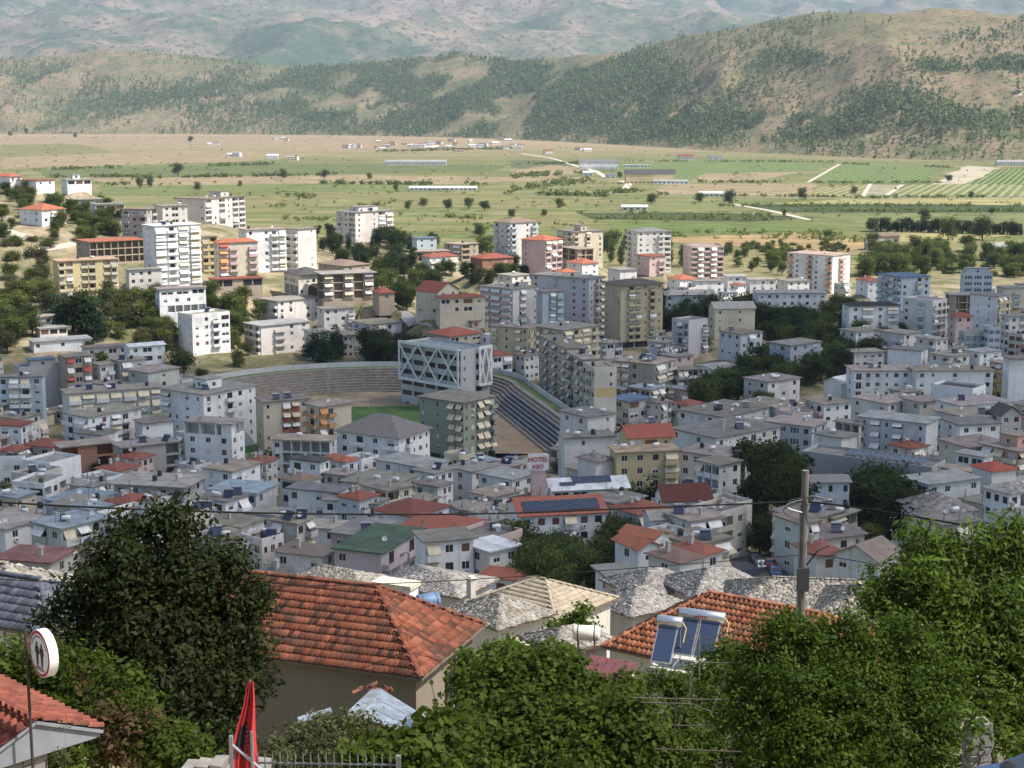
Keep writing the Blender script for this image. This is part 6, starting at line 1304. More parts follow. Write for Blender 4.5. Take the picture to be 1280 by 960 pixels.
roofhouse(800, 748, 130, 30, 7, 6.5, 4, .4, 'stone', T_STG, (.45, .43, .4), 'grey slab roofed house below the small stone shed', size=.27, seed=51)
roofhouse(788, 772, 108, 35, 5.5, 5.5, 3.5, .4, 'stone', T_STG, (.42, .4, .36), 'grey slab roofed house beside the beige pyramid roof', size=.26, seed=57)
roofhouse(868, 750, 128, 25, 8, 7, 4.5, .4, 'stone', T_STG, (.45, .43, .4), 'wide grey slab roofed house beside the orchard red roofs', size=.27, seed=59)
roofhouse(690, 818, 76, 30, 4, 3.4, 3.5, .35, 'stone', T_STN, (.45, .42, .38), 'low shed with broken pale slab roof beside the white tank', size=.25, seed=61)
roofhouse(40, 782, 62, 75, 6, 9, 4, .5, 'stone', T_STN, (.5, .47, .42), 'house with pale sunlit slab roof above the round sign', size=.26, seed=67)
roofhouse(62, 795, 56, 66, 4.5, 9, 3.5, .55, 'flat', T_BLU, (.5, .5, .48), 'small porch with slate blue tiled roof above the round sign', seed=71)
# white box with cream roof, blue tank
o = B(512, 738, 468, 523, 62, 1, WHT, 'f', '.', '.', 'white rooftop box with slanting cream roof behind the red tiles', D=84, keep=True, rc=(.6, .55, .42), sh=2.2, ov=.12, name='roof_box', cat='roof room', ll=2.2, lr=1.0)
def cyl_tank(px_, py_, D, r, L, rz, mat, label, name='water_tank', legs=True):
    p = at(px_, py_, D); o = empty(name, (p.x, p.y, p.z - 1), rz, label, 'tank'); mb = MB(); mb.tube([(-L / 2, 0, 1), (-L / 2 + .04, 0, 1), (-L / 2 + .1, 0, 1), (L / 2 - .1, 0, 1), (L / 2 - .04, 0, 1), (L / 2, 0, 1)], [r * .5, r * .85, r, r, r * .85, r * .5], 20); mb.build('drum', [mat], o, smooth=True)
    for x in (-L * .3, L * .3):
        bd = MB(); bd.tube([(x - .03, 0, 1), (x + .03, 0, 1)], r * 1.012, 20); bd.build('band', [m_dark], o)
        if legs: MB().tube([(x, -r * .8, -.6), (x, -r * .5, 1 - r * .8)], .03, 6).build('leg', [m_rust], o); MB().tube([(x, r * .8, -.6), (x, r * .5, 1 - r * .8)], .03, 6).build('leg', [m_rust], o)
    return o
m_bluet = plain('blue_drum_paint', (.09, .16, .27), .5); m_steel = plain('polished_steel', (.6, .6, .6), .28, .85, var=.1)
cyl_tank(535, 752, 76, .42, 1.2, R(25), m_bluet, 'blue metal drum tank beside the red tiled roof'); cyl_tank(733, 791, 72, .36, 1.3, R(-8), plain('ivory_tank', (.66, .62, .52), .5), 'ivory water tank standing on thin legs before slab roofs'); cyl_tank(208 / 4, 766, 58, .35, .8, 0, m_white, 'white round tank beside the slate blue porch roof'); cyl_tank(73, 661, 270, .7, 2.4, 0, m_white, 'white water tank on the dark grey hipped roof')
# solar water heaters on the terrace
tr = at(893, 838, 60.5); ter = empty('roof_terrace', (tr.x, tr.y, tr.z), R(-20), 'small white flat roof under the solar heaters', 'roof'); MB().box(-2.6, -1.2, -4, 2.0, 1.4, 0).build('slab', [stucco((.45, .43, .38))], ter); MB().box(-2.6, -1.2, .003, 2.0, -1.05, .2).build('parapet', [stucco((.45, .43, .38))], ter)
def heater(px_, py_, D, rz, n, label, text=None):
    p = at(px_, py_, D); o = empty('solar_water_heater', (p.x, p.y, p.z), rz, label, 'solar heater'); o.scale = (.86, .86, .86); w = .95; W_ = n * (w + .06)
    top = 1.7
    for i in range(n):
        x0 = -W_ / 2 + i * (w + .06); mb = MB(); mb.slab([(x0, -.75, .15), (x0 + w, -.75, .15), (x0 + w, .45, 1.55), (x0, .45, 1.55)], .09); pa = mb.build('collector_panel', [m_metal], o)
        g_ = MB(); e = .05; n_ = Vector((0, -1.4, 1.2)).normalized() * .006; g_.poly([Vector((x0 + e, -.71, .20)) + n_, Vector((x0 + w - e, -.71, .20)) + n_, Vector((x0 + w - e, .41, 1.5)) + n_, Vector((x0 + e, .41, 1.5)) + n_]); g_.build('glass_cover', [glassmat('collector_glass', (.03, .045, .09), .35)], pa)
    tk = MB(); L = W_ * .5 + .1; tk.tube([(-L, .62, top), (-L + .03, .62, top), (L - .03, .62, top), (L, .62, top)], [.2, .26, .26, .2], 20); t_ = tk.build('tank', [m_steel], o, smooth=True); MB().tube([(-L - .012, .62, top), (-L + .004, .62, top)], .235, 20).build('end_cap', [m_dark], t_)
    st = MB(); 
    for s_ in (-1, 1): MB().tube([(s_ * L * .85, .6, 0), (s_ * L * .85, .6, top - .24)], .025, 6).build('stand_leg', [m_metal], o); MB().tube([(s_ * L * .85, -.7, 0), (s_ * L * .85, .6, 0)], .025, 6).build('stand_rail', [m_metal], o)
    MB().tube([(L, .62, top), (L + .2, .5, top - .2), (L + .15, .2, .9)], .03, 6).build('pipe', [plain('copper_pipe_cover', (.6, .45, .2), .7)], o)
    if text:
        for i in range(7): x = -.3 + i * .09; MB().box(x, .355, top - .06, x + .06, .362, top + .06).build('brand_mark', [m_redl], o)
    return o
heater(832, 826, 60.5, R(-22), 1, 'solar water heater with one dark panel and steel drum'); heater(872, 818, 61, R(-24), 2, 'solar water heater with two blue panels and dull steel drum', True)
# dark red panel roof
def quad_roof(pts, th, name, mat, label, cat, nseam=0, walls=True):
    P = [at(*p) for p in pts]; c0 = sum(P, Vector()) / len(P); o = empty(name, (c0.x, c0.y, min(p.z for p in P) - 3), 0, label, cat); Q = [p - o.location for p in P]
    n = nseam or 1
    for i in range(n):
        a, b_ = i / n, (i + 1) / n - (.012 if n > 1 else 0); MB().slab([Q[0].lerp(Q[1], a), Q[0].lerp(Q[1], b_), Q[3].lerp(Q[2], b_), Q[3].lerp(Q[2], a)], th).build('roof_panel', [mat], o)
    if walls:
        mb = MB(); lo = [Vector((q.x * .9, q.y * .9, -2.5)) for q in Q]; hi = [Vector((q.x * .9, q.y * .9, q.z - th - .25)) for q in Q]
        for i in range(4): mb.poly([lo[i], lo[(i + 1) % 4], hi[(i + 1) % 4], hi[i]])
        mb.build('wall', [stucco((.42, .38, .32))], o)
    return o
m_mred = plain('maroon_sheet', (.12, .032, .03), .5, var=.2); m_corr = plain('corrugated_zinc', (.36, .39, .42), .4, .7, var=.3, scale=3)
quad_roof([(738, 818, 60), (797, 829, 58.5), (776, 852, 55.5), (728, 846, 56.5)], .06, 'shed_roof', m_mred, 'shed with maroon sheet roof among the vines', 'shed', 5)
quad_roof([(724, 853, 55), (786, 862, 54), (780, 869, 53), (722, 866, 53.6)], .06, 'awning_roof', m_mred, 'narrow maroon sheet awning below the shed roof', 'awning', 4)
# corrugated shed before the red tiled house
sp = [at(478, 862, 52.5), at(549, 906, 51.0), at(541, 929, 49.2), at(453, 897, 49.8), at(431, 893, 50.6)]
cs = empty('tin_shed', (sp[3].x, sp[3].y, sp[2].z - 2.4), 0, 'tin shed with bent corrugated zinc roof before the red tiled house', 'shed'); q = [p - cs.location for p in sp]
for i in range(3): a, b_ = i / 3, (i + 1) / 3 - .015; MB().slab([q[0].lerp(q[3], a), q[1].lerp(q[2], a), q[1].lerp(q[2], b_), q[0].lerp(q[3], b_)], .02).build('zinc_sheet', [m_corr], cs)
mb = MB(); K = 26; A0, A1, B0, B1 = q[0], q[3], q[0] + (q[4] - q[3]) * .55, q[4]
for i in range(K):
    f0, f1 = i / K, (i + 1) / K; z0, z1 = (.035 if i % 2 else 0), (.035 if (i + 1) % 2 else 0); mb.poly([A0.lerp(B0, f0) + Vector((0, 0, z0)), A1.lerp(B1, f0) + Vector((0, 0, z0)), A1.lerp(B1, f1) + Vector((0, 0, z1)), A0.lerp(B0, f1) + Vector((0, 0, z1))])
mb.build('corrugated_sheet', [m_corr], cs); mb = MB()
for a, b_ in ((1, 2), (2, 3), (3, 4), (4, 0), (0, 1)): mb.poly([Vector((q[a].x, q[a].y, -2)), Vector((q[b_].x, q[b_].y, -2)), q[b_] - Vector((0, 0, .12)), q[a] - Vector((0, 0, .12))])
mb.build('wall', [stucco((.3, .26, .21))], cs)
for i in range(5): p = at(455 + i * 9, 856 + abs(i - 2) * 3, 53); o = link('loose_tile', npmesh('loose_tile', *tile_unit('roman')[:2], [T_RED]), cs, p - cs.location, (rt.uniform(-.3, .3), rt.uniform(-.2, .2), rt.uniform(0, 6)), (1.1, 1.1, 1.1))
pl_ = quad_roof([(372, 896, 50), (414, 884, 51.5), (416, 890, 51), (370, 905, 49.5)], .05, 'lean_to', m_corr, 'rusty lean to sheet against the brown house wall', 'shed', 3, False)
# ================================================================ small outbuilding with the round sign
A0 = at(45, 900, 30); rdir = Vector((-.72, .69, 0)); edir = Vector((.69, .72, 0)); ob = empty('outbuilding', (A0.x, A0.y, A0.z - 3.4), math.atan2(edir.y, edir.x), 'small outbuilding with new red tiled gable roof and rough stone wall', 'outbuilding')
hw, sl, top, Lr_ = 1.5, .42, 3.4, 5.5; co = 1 / math.sqrt(1 + sl * sl); SLn = hw / co    # local X = down the far slope, Y = along the ridge
tile_face(ob, (hw, 0, top - hw * sl), (0, 1, 0), (-co, 0, co * sl), Lr_, SLn, 0, 0, 'roman', T_NEW, 300, 5); tile_face(ob, (-hw, Lr_, top - hw * sl), (0, -1, 0), (co, 0, co * sl), Lr_, SLn, 0, 0, 'roman', T_NEW, 110, 6); caps(ob, (0, 0, top + .02), (0, Lr_, top + .02), T_NEW, .12)
gm_ = plain('grey_render', (.2, .21, .23), .9)
dk = MB(); dk.slab([(0, 0, top - .03), (hw, 0, top - hw * sl - .03), (hw, Lr_, top - hw * sl - .03), (0, Lr_, top - .03)], .06); dk.slab([(-hw, 0, top - hw * sl - .03), (0, 0, top - .03), (0, Lr_, top - .03), (-hw, Lr_, top - hw * sl - .03)], .06); dk.build('roof_deck', [gm_], ob)
gb = MB(); gm_ = plain('grey_render', (.2, .21, .23), .9); gb.poly([(-hw + .05, .06, top - hw * sl - .05), (hw - .05, .06, top - hw * sl - .05), (0, .06, top - .1)]); gb.poly([(-hw + .05, .06, top - hw * sl - .16), (hw - .05, .06, top - hw * sl - .16), (hw - .05, .06, top - hw * sl - .05), (-hw + .05, .06, top - hw * sl - .05)]); gb.build('gable_board', [gm_], ob)
MB().box(-hw + .3, .26, -1, .3, Lr_ - .4, top - hw * sl - .1).build('wall', [plain('mortar', (.4, .38, .34), .95)], ob)
ms_ = plain('rough_stone', (.2, .185, .165), .95, var=.25, scale=3); z = -.6; r_ = 0; g = random.Random(4)
while z < top - hw * sl - .2:
    hh = g.uniform(.14, .2); x = -hw + .3
    while x < .28:
        w = min(g.uniform(.22, .5), .3 - x); mb = MB(); j = lambda: g.uniform(-.012, .012); d_ = g.uniform(.0, .04)
        mb.box(x + .012, .2 - d_ , z + .012, x + w - .012, .29, z + hh - .012); mb.v = [(a + j(), b_ + j(), c_ + j()) for a, b_, c_ in mb.v]; mb.build('stone', [ms_], ob); x += w
    z += hh
# sign
sb = at(40, 940, 29.6); so = empty('round_sign', (sb.x, sb.y, sb.z - .6), 0, 'round white light box sign with red ring on a dark pole above the outbuilding', 'sign'); zc = at(51, 816, 29.6).z - so.location.z; xc = at(51, 816, 29.6).x - sb.x
MB().tube([(0, 0, 0), (0, 0, zc + .42)], .03, 8).build('pole', [plain('brown_pole', (.05, .035, .03), .8, var=.3)], so)
nrm = Vector((-math.sin(R(50)), -math.cos(R(50)), 0)); sx = Vector((-nrm.y, nrm.x, 0)); rad = .47
def dpt(u, v, w): return Vector((xc + .06, 0, zc)) + sx * u + Vector((0, 0, v)) + nrm * w
mb = MB(); mb.tube([dpt(0, 0, -.09), dpt(0, 0, .09)], rad, 40); mb.build('light_box', [m_white], so)
def disc(r0, r1, w, name, mat, a0=0, a1=2 * math.pi, n=48):
    mb = MB()
    for i in range(n):
        t0, t1 = a0 + (a1 - a0) * i / n, a0 + (a1 - a0) * (i + 1) / n; mb.poly([dpt(r0 * math.cos(t0), r0 * math.sin(t0), w), dpt(r1 * math.cos(t0), r1 * math.sin(t0), w), dpt(r1 * math.cos(t1), r1 * math.sin(t1), w), dpt(r0 * math.cos(t1), r0 * math.sin(t1), w)])
    mb.build(name, [mat], so)
m_ring = plain('red_ring', (.42, .035, .045), .5); m_blk = plain('black_print', (.03, .03, .03), .6)
disc(.40, .455, .094, 'red_ring', m_ring); disc(.40, .455, -.094, 'red_ring', m_ring)
for k in range(14): a = R(25 + k * 130 / 13); disc(.325, .365, .096, 'print_mark', m_blk, a, a + .09, 1)
def fig(u0):
    mb = MB()
    for pts_ in ([(-.035, -.24), (-.004, -.24), (0, -.02), (-.05, -.02)], [(.004, -.24), (.04, -.24), (.055, -.02), (0, -.02)], [(-.07, -.02), (.07, -.02), (.06, .14), (-.06, .14)], [(-.1, -.0), (-.075, -.0), (-.055, .13), (-.075, .14)], [(.1, 0), (.075, 0), (.055, .13), (.075, .14)], [(-.03, .145), (.03, .145), (.038, .2), (0, .235), (-.038, .2)]): mb.poly([dpt(u0 + u, v, .097) for u, v in pts_])
    mb.build('print_figure', [m_blk], so)
fig(-.1); fig(.11); MB().poly([]) if 0 else None
for v, w_, mt in ((-.285, .16, m_ring), (-.33, .2, m_blk)): mb = MB(); mb.poly([dpt(-w_, v, .096), dpt(w_, v, .096), dpt(w_, v + .025, .096), dpt(-w_, v + .025, .096)]); mb.build('print_mark', [mt], so)
# ================================================================ flag
fb = at(317, 990, 26.5); ft = at(315, 850, 26.5); fo = empty('flag', (fb.x, fb.y, fb.z), 0, 'limp red flag with black double headed eagle hanging on its pole', 'flag'); H = ft.z - fb.z
MB().tube([(.02, 0, -1), (-.0, 0, H)], .014, 8).build('pole', [m_metal], fo)
nu, nv = 56, 150; Vf = []; 
for j in range(nv + 1):
    v = j / nv; wl = -.03 - .40 * v ** .75 + .03 * math.sin(v * 9); wr = .04 + .09 * v + .02 * math.sin(v * 7 + 1)
    for i in range(nu + 1):
        u = i / nu; Vf.append((wl + (wr - wl) * u, -.03 - .055 * math.sin(u * 9 + v * 2.2) * (.25 + v) - .03 * math.sin(u * 21 + 1 + v * 3), H - .01 - v * (H * 1.0)))
def eagle(u, v):
    x, y = u, (v - .36) / .30                # folded emblem between 36 % and 66 % of the drop
    if not 0 <= y <= 1.12: return False
    if .12 + .05 * math.sin(y * 7) < x < .50 - .1 * y and .12 < y < .8: return True          # body and the near wing
    edge = .62 + .2 * y
    if x < edge and .0 < y < .72: return (math.sin(y * 44 + x * 9) > -.25) and x > .34        # feather fingers
    if .5 < x < .9 and .66 < y < .92: return math.sin(x * 34) > -.1
    if x < .45 and .8 <= y < 1.1: return math.sin(x * 40 + y * 6) > .25
    return False
Ff, mi = [], []
for j in range(nv):
    for i in range(nu): a = j * (nu + 1) + i; Ff.append((a, a + nu + 1, a + nu + 2, a + 1)); mi.append(1 if eagle((i + .5) / nu, (j + .5) / nv) else 0)
fm = plain('flag_red', (.46, .035, .04), .8, var=.08); o = link('cloth', npmesh('cloth', Vf, Ff, [fm, m_blk], mi=mi, smooth=True), fo)
m_fence = plain('grey_fence_paint', (.16, .165, .17), .6, var=.3, scale=6)
# gate, picket fence, low wall
gp = at(289, 930, 26); ga = empty('gate_frame', (gp.x, gp.y, gp.z - 1.6), R(-8), 'white steel gate frame beside the flag', 'gate'); MB().box(-.03, -.03, 0, .03, .03, 1.75).build('post', [m_metal], ga); MB().tube([(0, 0, 1.6), (.75, .05, .95)], .025, 6).build('brace', [m_metal], ga); MB().box(.35, -.02, 0, .39, .02, 1.85).build('post', [m_metal], ga)
f0, f1 = at(322, 952, 26.5), at(498, 955, 25.2); fe = empty('picket_fence', (f0.x, f0.y, f0.z - 1.2), 0, 'grey spiked iron fence below the brown house wall', 'fence'); dv = f1 - f0
MB().tube([(0, 0, 1.18), dv + Vector((0, 0, 1.18))], .02, 6).build('rail', [m_fence], fe); MB().tube([(0, 0, .2), dv + Vector((0, 0, .2))], .02, 6).build('rail', [m_fence], fe)
pk_ = MB().tube([(0, 0, 0), (0, 0, 1.3), (0, 0, 1.4)], [.012, .012, .002], 6).mesh('picket', [m_fence])
for i in range(19): link('picket', pk_, fe, dv * (i / 18))
MB().box(-.04, -.04, 0, .04, .04, 1.35).build('post', [m_fence], fe, dv)
w0 = at(262, 962, 28); lw = empty('low_wall', (w0.x, w0.y, w0.z - 1.2), R(-6), 'low white rubble wall beside the flag', 'wall'); MB().box(-.5, 0, 0, 1.0, .4, 1.12).build('core', [plain('mortar', (.4, .38, .34), .95)], lw)
for i in range(6): mb = MB(); mb.box(-.55 + i * .27, -.04, 1.1, -.3 + i * .27, .44, 1.2 + .05 * (i % 3)); mb.v = [(a + g.uniform(-.02, .02), b_ + g.uniform(-.02, .02), c_ + g.uniform(-.02, .02)) for a, b_, c_ in mb.v]; mb.build('stone', [ms_], lw)
# ================================================================ utility pole and cables
pt = at(1007, 588, 58); zg = gzf(pt.x, pt.y); up_ = empty('utility_pole', (pt.x, pt.y, zg), 0, 'weathered concrete utility pole carrying cables', 'pole'); Hp = pt.z - zg
MB().tube([(0, 0, -1), (0, 0, Hp)], [.19, .135], 10).build('shaft', [plain('old_pole_concrete', (.15, .137, .12), .95, var=.3, scale=2)], up_)
MB().tube([(-.16, -.05, Hp - 1.2), (-.16, -.05, Hp - 5.5)], .04, 6).build('conduit', [m_metal], up_)
for k in (0, 1, 2): MB().tube([(-.12 - .5 * math.sin(i / 10 * math.pi) * (1 + k * .2), -.2, Hp - 1.0 - .06 * k - .25 * i / 10 * (1 + k)) for i in range(11)], .022, 6).build('cable_loop', [m_metal if k == 1 else m_dark], up_)
MB().tube([(0, -.18, Hp - 1.0), (.35, -.22, Hp - .95), (.8, -.25, Hp - 1.05)], .04, 6).build('clamp', [m_dark], up_); MB().tube([(.1, -.2, Hp - 3.6), (.5, -.3, Hp - 3.0), (.9, -.3, Hp - 2.8)], .035, 6).build('bracket_arm', [m_dark], up_)
MB().box(-.24, -.26, Hp - 4.6, .22, -.16, Hp - 3.7).build('meter_box', [m_dark], up_)
m_rub = plain('black_rubber', (.018, .017, .016), .9, spec=.1)
def cable(pts, r, label, mat=None, n=14):
    P = [at(*p) for p in pts]; Q = []
    for i in range(len(P) - 1):
        a, b_, c_, d_ = P[max(0, i - 1)], P[i], P[i + 1], P[min(len(P) - 1, i + 2)]
        for k in range(n): t = k / n; Q.append(.5 * ((2 * b_) + (c_ - a) * t + (2 * a - 5 * b_ + 4 * c_ - d_) * t * t + (3 * b_ - a - 3 * c_ + d_) * t ** 3))
    Q.append(P[-1]); o = MB().tube(Q, r, 6).build('overhead_cable', [mat or m_rub]); tag(o, label, 'cable'); return o
cable([(-30, 626, 50), (135, 635, 51), (320, 641, 52.5), (500, 643, 54), (650, 641, 55.3), (800, 635, 56.5), (1000, 627, 58)], .035, 'thick bundled overhead cable running towards the bare hillside tree'); cable([(1010, 627, 58), (1090, 637, 55), (1180, 652, 52), (1300, 672, 48)], .035, 'thick bundled overhead cable sagging over the walnut tree')
cable([(-30, 722, 46), (100, 729, 48), (320, 733, 50), (520, 728, 52), (700, 717, 54), (860, 705, 56), (1000, 694, 58)], .017, 'thin lower overhead wire crossing above the red tiled roof'); cable([(1010, 692, 58), (1080, 703, 55), (1200, 728, 50), (1300, 745, 47)], .017, 'thin lower overhead wire entering the walnut tree')
# pergola frame
pg = at(925, 960, 44); pgo = empty('pergola', (pg.x, pg.y, pg.z - 1.5), 0, 'rusty pipe pergola frame overgrown by vines', 'pergola')
m_pipe = plain('weathered_pipe', (.075, .065, .055), .8, var=.4, scale=5)
def bar(a, b_, r=.02):
    MB().tube([at(*a) - pgo.location, at(*b_) - pgo.location], r, 6).build('pipe', [m_pipe], pgo)
for a, b_ in (((862, 826, 46), (862, 960, 45)), ((845, 868, 43), (842, 960, 43)), ((906, 828, 46), (906, 960, 45)), ((874, 792, 47), (874, 850, 46)), ((858, 828, 46), (1000, 830, 46)), ((874, 800, 47), (940, 783, 47)), ((800, 878, 43), (862, 880, 43)), ((818, 906, 43), (1000, 910, 43)), ((818, 936, 42), (935, 940, 42)), ((862, 880, 44), (935, 905, 44)), ((905, 850, 46), (862, 960, 44)), ((790, 872, 43), (960, 876, 45)), ((940, 828, 46), (940, 960, 45)), ((875, 960, 44), (910, 900, 44))): bar(a, b_)
# car and pillar in the lane at the foot
cp = at(1345, 952, 33); o = car((cp.x, cp.y, cp.z - 1.5), R(170), 'dark blue car parked in the lane beside the rough stone pillar', None, 3)
pp = at(1220, 960, 35); po = empty('stone_pillar', (pp.x, pp.y, pp.z - 1.4), R(10), 'rough white stone gate pillar half hidden by leaves', 'pillar'); MB().box(-.2, -.2, 0, .2, .2, 2.4).build('core', [plain('mortar', (.4, .38, .34), .95)], po); z = 0
while z < 2.35:
    hh = g.uniform(.14, .3)
    for sgn in (0, 1):
        mb = MB(); sp_ = g.uniform(-.08, .08); mb.box(-.25 if sgn == 0 else sp_ + .01, -.25, z + .01, sp_ - .01 if sgn == 0 else .25, .25, z + hh - .01); mb.v = [(a + g.uniform(-.03, .03), b_ + g.uniform(-.03, .03), c_ + g.uniform(-.02, .02)) for a, b_, c_ in mb.v]; mb.build('stone', [ms_], po)
    z += hh
# ================================================================ foreground foliage
def leaf_cloud(seed, lobes, n, leaf, up=.4, shell=.55, flat=.5, droop=0):
    return crown_cloud(seed, lobes, n, leaf, up, shell, flat)
def plant(name, label, cat, lobes_px, n, leaf, mat, base_px, seed, trunk=.16, name2='crown', droop=0.0, up=.4, zs=.85, flat=.55):
    """crown lobes given as (px, py, radius px, D); trunk rises from the ground below base_px"""
    Ls = []
    for (x, y, r, D) in lobes_px: p = at(x, y, D); rr_ = r * (D * CP) / F; Ls.append((p, rr_))
    bp = at(*base_px); zg_ = gzf(bp.x, bp.y); o = empty(name, (bp.x, bp.y, zg_), 0, label, cat)
    lob = [(p.x - bp.x, p.y - bp.y, p.z - zg_, r, r * zs) for p, r in Ls]
    V = crown_cloud(seed, lob, n, leaf, up, .5, flat); link(name2, npmesh(name2, V[0], V[1], [mat], V[2]), o)
    if trunk:
        mb = MB(); top = Vector((np.mean([l[0] for l in lob]), np.mean([l[1] for l in lob]), np.mean([l[2] for l in lob]))); b0 = Vector((0, 0, -.5)); f_ = b0.lerp(top, .55); mb.tube([b0, b0.lerp(f_, .5) + Vector((.1, .05, 0)), f_], [trunk * 1.3, trunk, trunk * .7], 10)
        for l in lob: e = Vector(l[:3]); m_ = f_.lerp(e, .5) + Vector((0, 0, -.12)); mb.tube([f_ + Vector((0, 0, g.uniform(-.4, 0))), m_, e], [trunk * .55, trunk * .3, trunk * .1], 6)
        mb.build('trunk', [m_bark], o, smooth=True)
    return o
L_DK = leafmat('deep_green_leaves', (.009, .015, .003), (.036, .047, .010), .3, .6); L_VN = leafmat('vine_leaves', (.018, .036, .004), (.10, .14, .018), .45, .6); L_WL = leafmat('walnut_leaves', (.022, .042, .005), (.10, .15, .02), .4, .55); L_EL = leafmat('elm_leaves', (.018, .038, .004), (.088, .14, .014), .4); L_DRY = leafmat('dry_vine', (.035, .045, .016), (.11, .115, .045), .3); L_RED = leafmat('reddening_leaves', (.04, .024, .012), (.09, .06, .022), .3)
plant('dark_tree', 'large dark leafy tree standing before the red tiled house', 'tree', [(205, 662, 46, 45), (160, 655, 30, 45), (240, 640, 26, 45), (150, 712, 58, 44), (225, 720, 62, 45), (285, 705, 40, 45.5), (318, 745, 32, 45), (110, 745, 42, 44), (180, 780, 72, 44), (265, 780, 66, 45), (315, 810, 36, 45), (100, 800, 46, 43.5), (130, 850, 60, 43.5), (210, 850, 74, 43.5), (285, 860, 54, 44), (175, 905, 60, 43), (250, 910, 54, 43), (320, 850, 26, 45), (70, 770, 26, 44)], 52000, .085, L_DK, (205, 940, 45), 501, .22)
plant('creeper', 'bright creeper thicket behind the outbuilding and sign', 'bush', [(15, 835, 40, 40), (60, 830, 36, 40), (100, 830, 30, 40), (110, 870, 44, 39), (150, 860, 34, 39), (60, 875, 40, 40), (160, 910, 46, 38), (120, 925, 40, 37.5), (200, 935, 44, 37), (230, 950, 40, 37), (80, 950, 36, 36)], 17000, .085, L_VN, (110, 950, 39), 502, .08, 'foliage')
plant('creeper', 'reddening creeper patch beside the bright thicket', 'bush', [(105, 850, 26, 38.6), (130, 900, 40, 37.2), (155, 930, 40, 36.6), (190, 905, 30, 37.2)], 1500, .075, L_RED, (140, 950, 37.5), 503, .05, 'foliage')
plant('weed_spire', 'tall seeding weed spire before the outbuilding', 'plant', [(82, 905, 5, 27), (81, 918, 7, 27), (78, 932, 9, 27), (75, 948, 11, 27)], 320, .028, L_DRY, (77, 1000, 27), 504, .02, 'leaves')
plant('garden_bush', 'silvery green bush before the brown house wall', 'bush', [(400, 920, 40, 44), (440, 915, 40, 44), (370, 935, 40, 43), (480, 935, 42, 43), (420, 950, 50, 42), (345, 950, 34, 42), (500, 960, 40, 42)], 15000, .06, L_DRY, (430, 965, 43), 505, .06, 'foliage')
plant('grape_vine', 'broad leaved grape vine along the iron fence', 'vine', [(470, 935, 22, 38), (500, 945, 26, 38), (540, 930, 30, 38), (520, 955, 30, 37), (450, 958, 26, 37), (560, 905, 20, 39)], 3800, .11, L_VN, (520, 970, 38), 506, .05, 'foliage', flat=.8)
plant('grape_vine', 'dense grape vine covering the gardens below the white tank', 'vine', [(580, 850, 26, 48), (600, 880, 44, 46), (640, 850, 48, 47), (690, 840, 44, 47), (720, 870, 44, 46), (660, 900, 60, 45), (590, 930, 56, 44), (720, 920, 60, 44), (650, 955, 60, 43), (780, 900, 52, 44), (800, 940, 56, 43), (730, 965, 50, 42), (600, 975, 50, 42), (770, 865, 36, 46), (625, 825, 26, 48), (560, 965, 40, 42)], 46000, .085, L_VN, (680, 965, 45), 507, .09, 'foliage', flat=.75)
plant('fig_tree', 'dark leaved fig tree beside the maroon shed', 'tree', [(590, 830, 24, 50), (640, 822, 26, 50), (690, 826, 26, 50), (660, 842, 34, 49.5)], 8000, .085, L_WL, (650, 900, 50), 508, .08, flat=.7)
plant('garden_tree', 'small leafy tree climbing beside the solar panels', 'tree', [(905, 820, 26, 50), (880, 845, 26, 49), (920, 850, 30, 49), (845, 860, 26, 48), (820, 850, 20, 48), (890, 880, 30, 47), (935, 900, 30, 46), (850, 900, 30, 45), (880, 930, 34, 44), (930, 945, 30, 44), (850, 945, 34, 43)], 15000, .07, L_WL, (890, 930, 48), 509, .07)
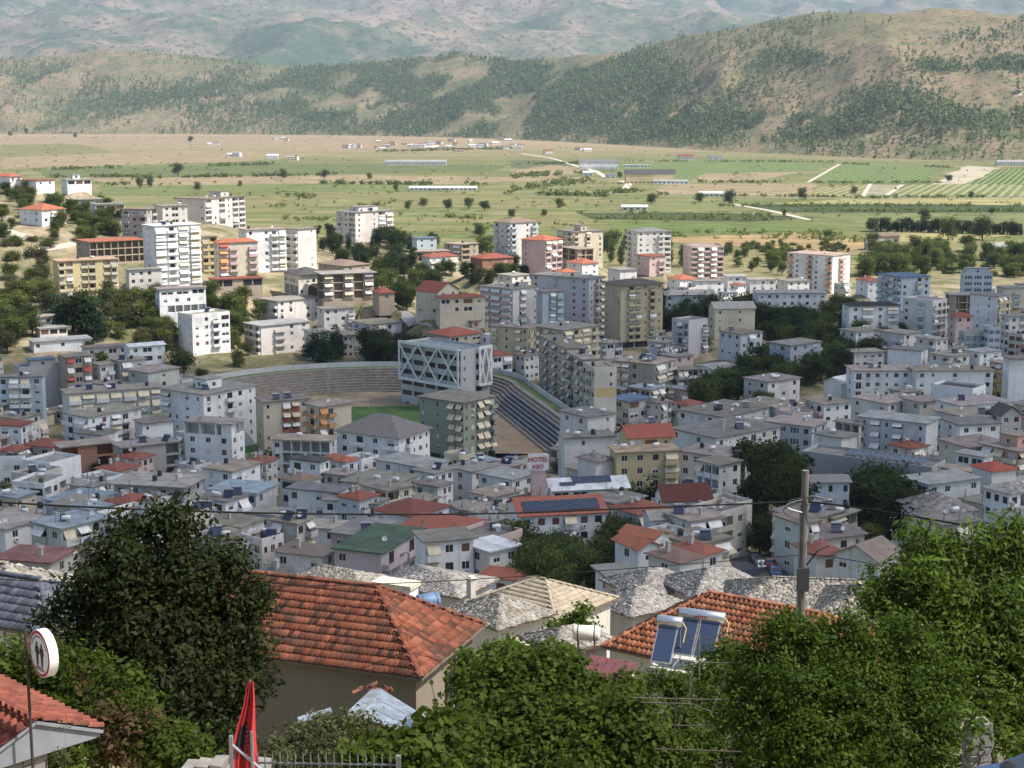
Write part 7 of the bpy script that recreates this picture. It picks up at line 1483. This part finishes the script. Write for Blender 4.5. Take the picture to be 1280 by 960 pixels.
plant('garden_tree', 'slim young tree before the beige pyramid roof', 'tree', [(728, 762, 9, 80), (722, 775, 13, 80), (706, 782, 12, 80), (735, 785, 12, 80), (695, 790, 12, 79)], 2200, .1, L_WL, (720, 815, 80), 510, .08)
plant('elm_tree', 'wide fine leaved elm tree hiding the orange tiled house corner', 'tree', [(975, 790, 36, 40), (1010, 800, 40, 40), (950, 830, 40, 40), (1040, 810, 48, 40), (1090, 810, 44, 40), (1140, 820, 44, 40), (990, 860, 60, 39), (1070, 870, 70, 39), (1150, 870, 56, 39), (940, 890, 44, 39), (1010, 930, 66, 38), (1100, 930, 66, 38), (1180, 900, 46, 38), (1170, 945, 44, 37.5), (960, 940, 46, 38), (920, 860, 26, 40), (1060, 970, 50, 37), (1130, 785, 26, 40), (1185, 850, 36, 39), (1060, 778, 22, 40), (985, 768, 16, 40), (900, 900, 26, 39)], 76000, .055, L_EL, (1060, 960, 40), 511, .16)
plant('walnut_tree', 'walnut tree with long drooping leaves over the lane', 'tree', [(1150, 665, 18, 43), (1180, 690, 34, 43), (1235, 690, 40, 43), (1280, 690, 40, 43), (1130, 725, 30, 42.5), (1100, 745, 22, 42.5), (1180, 750, 46, 42), (1250, 760, 56, 42), (1310, 760, 56, 42), (1120, 775, 34, 42), (1200, 810, 48, 41), (1280, 830, 54, 41), (1235, 870, 40, 40), (1300, 900, 50, 40), (1255, 905, 26, 40), (1222, 905, 22, 34), (1205, 935, 18, 34), (1232, 940, 14, 34), (1262, 930, 24, 38), (1290, 945, 30, 38), (1160, 715, 26, 42), (1215, 660, 14, 43), (1260, 655, 20, 43)], 35000, .10, L_WL, (1260, 950, 42), 512, .17, flat=.36)
plant('walnut_tree', 'slender upright walnut shoot above the stone slab roof', 'tree', [(1085, 720, 12, 44), (1095, 735, 14, 44), (1100, 755, 18, 43.5), (1142, 668, 12, 44), (1150, 690, 16, 44)], 1500, .1, L_WL, (1120, 900, 43), 513, .05, flat=.36)

strip('lane', [(1150, 1000), (1230, 985), (1330, 975)], 5, STREET, .05)
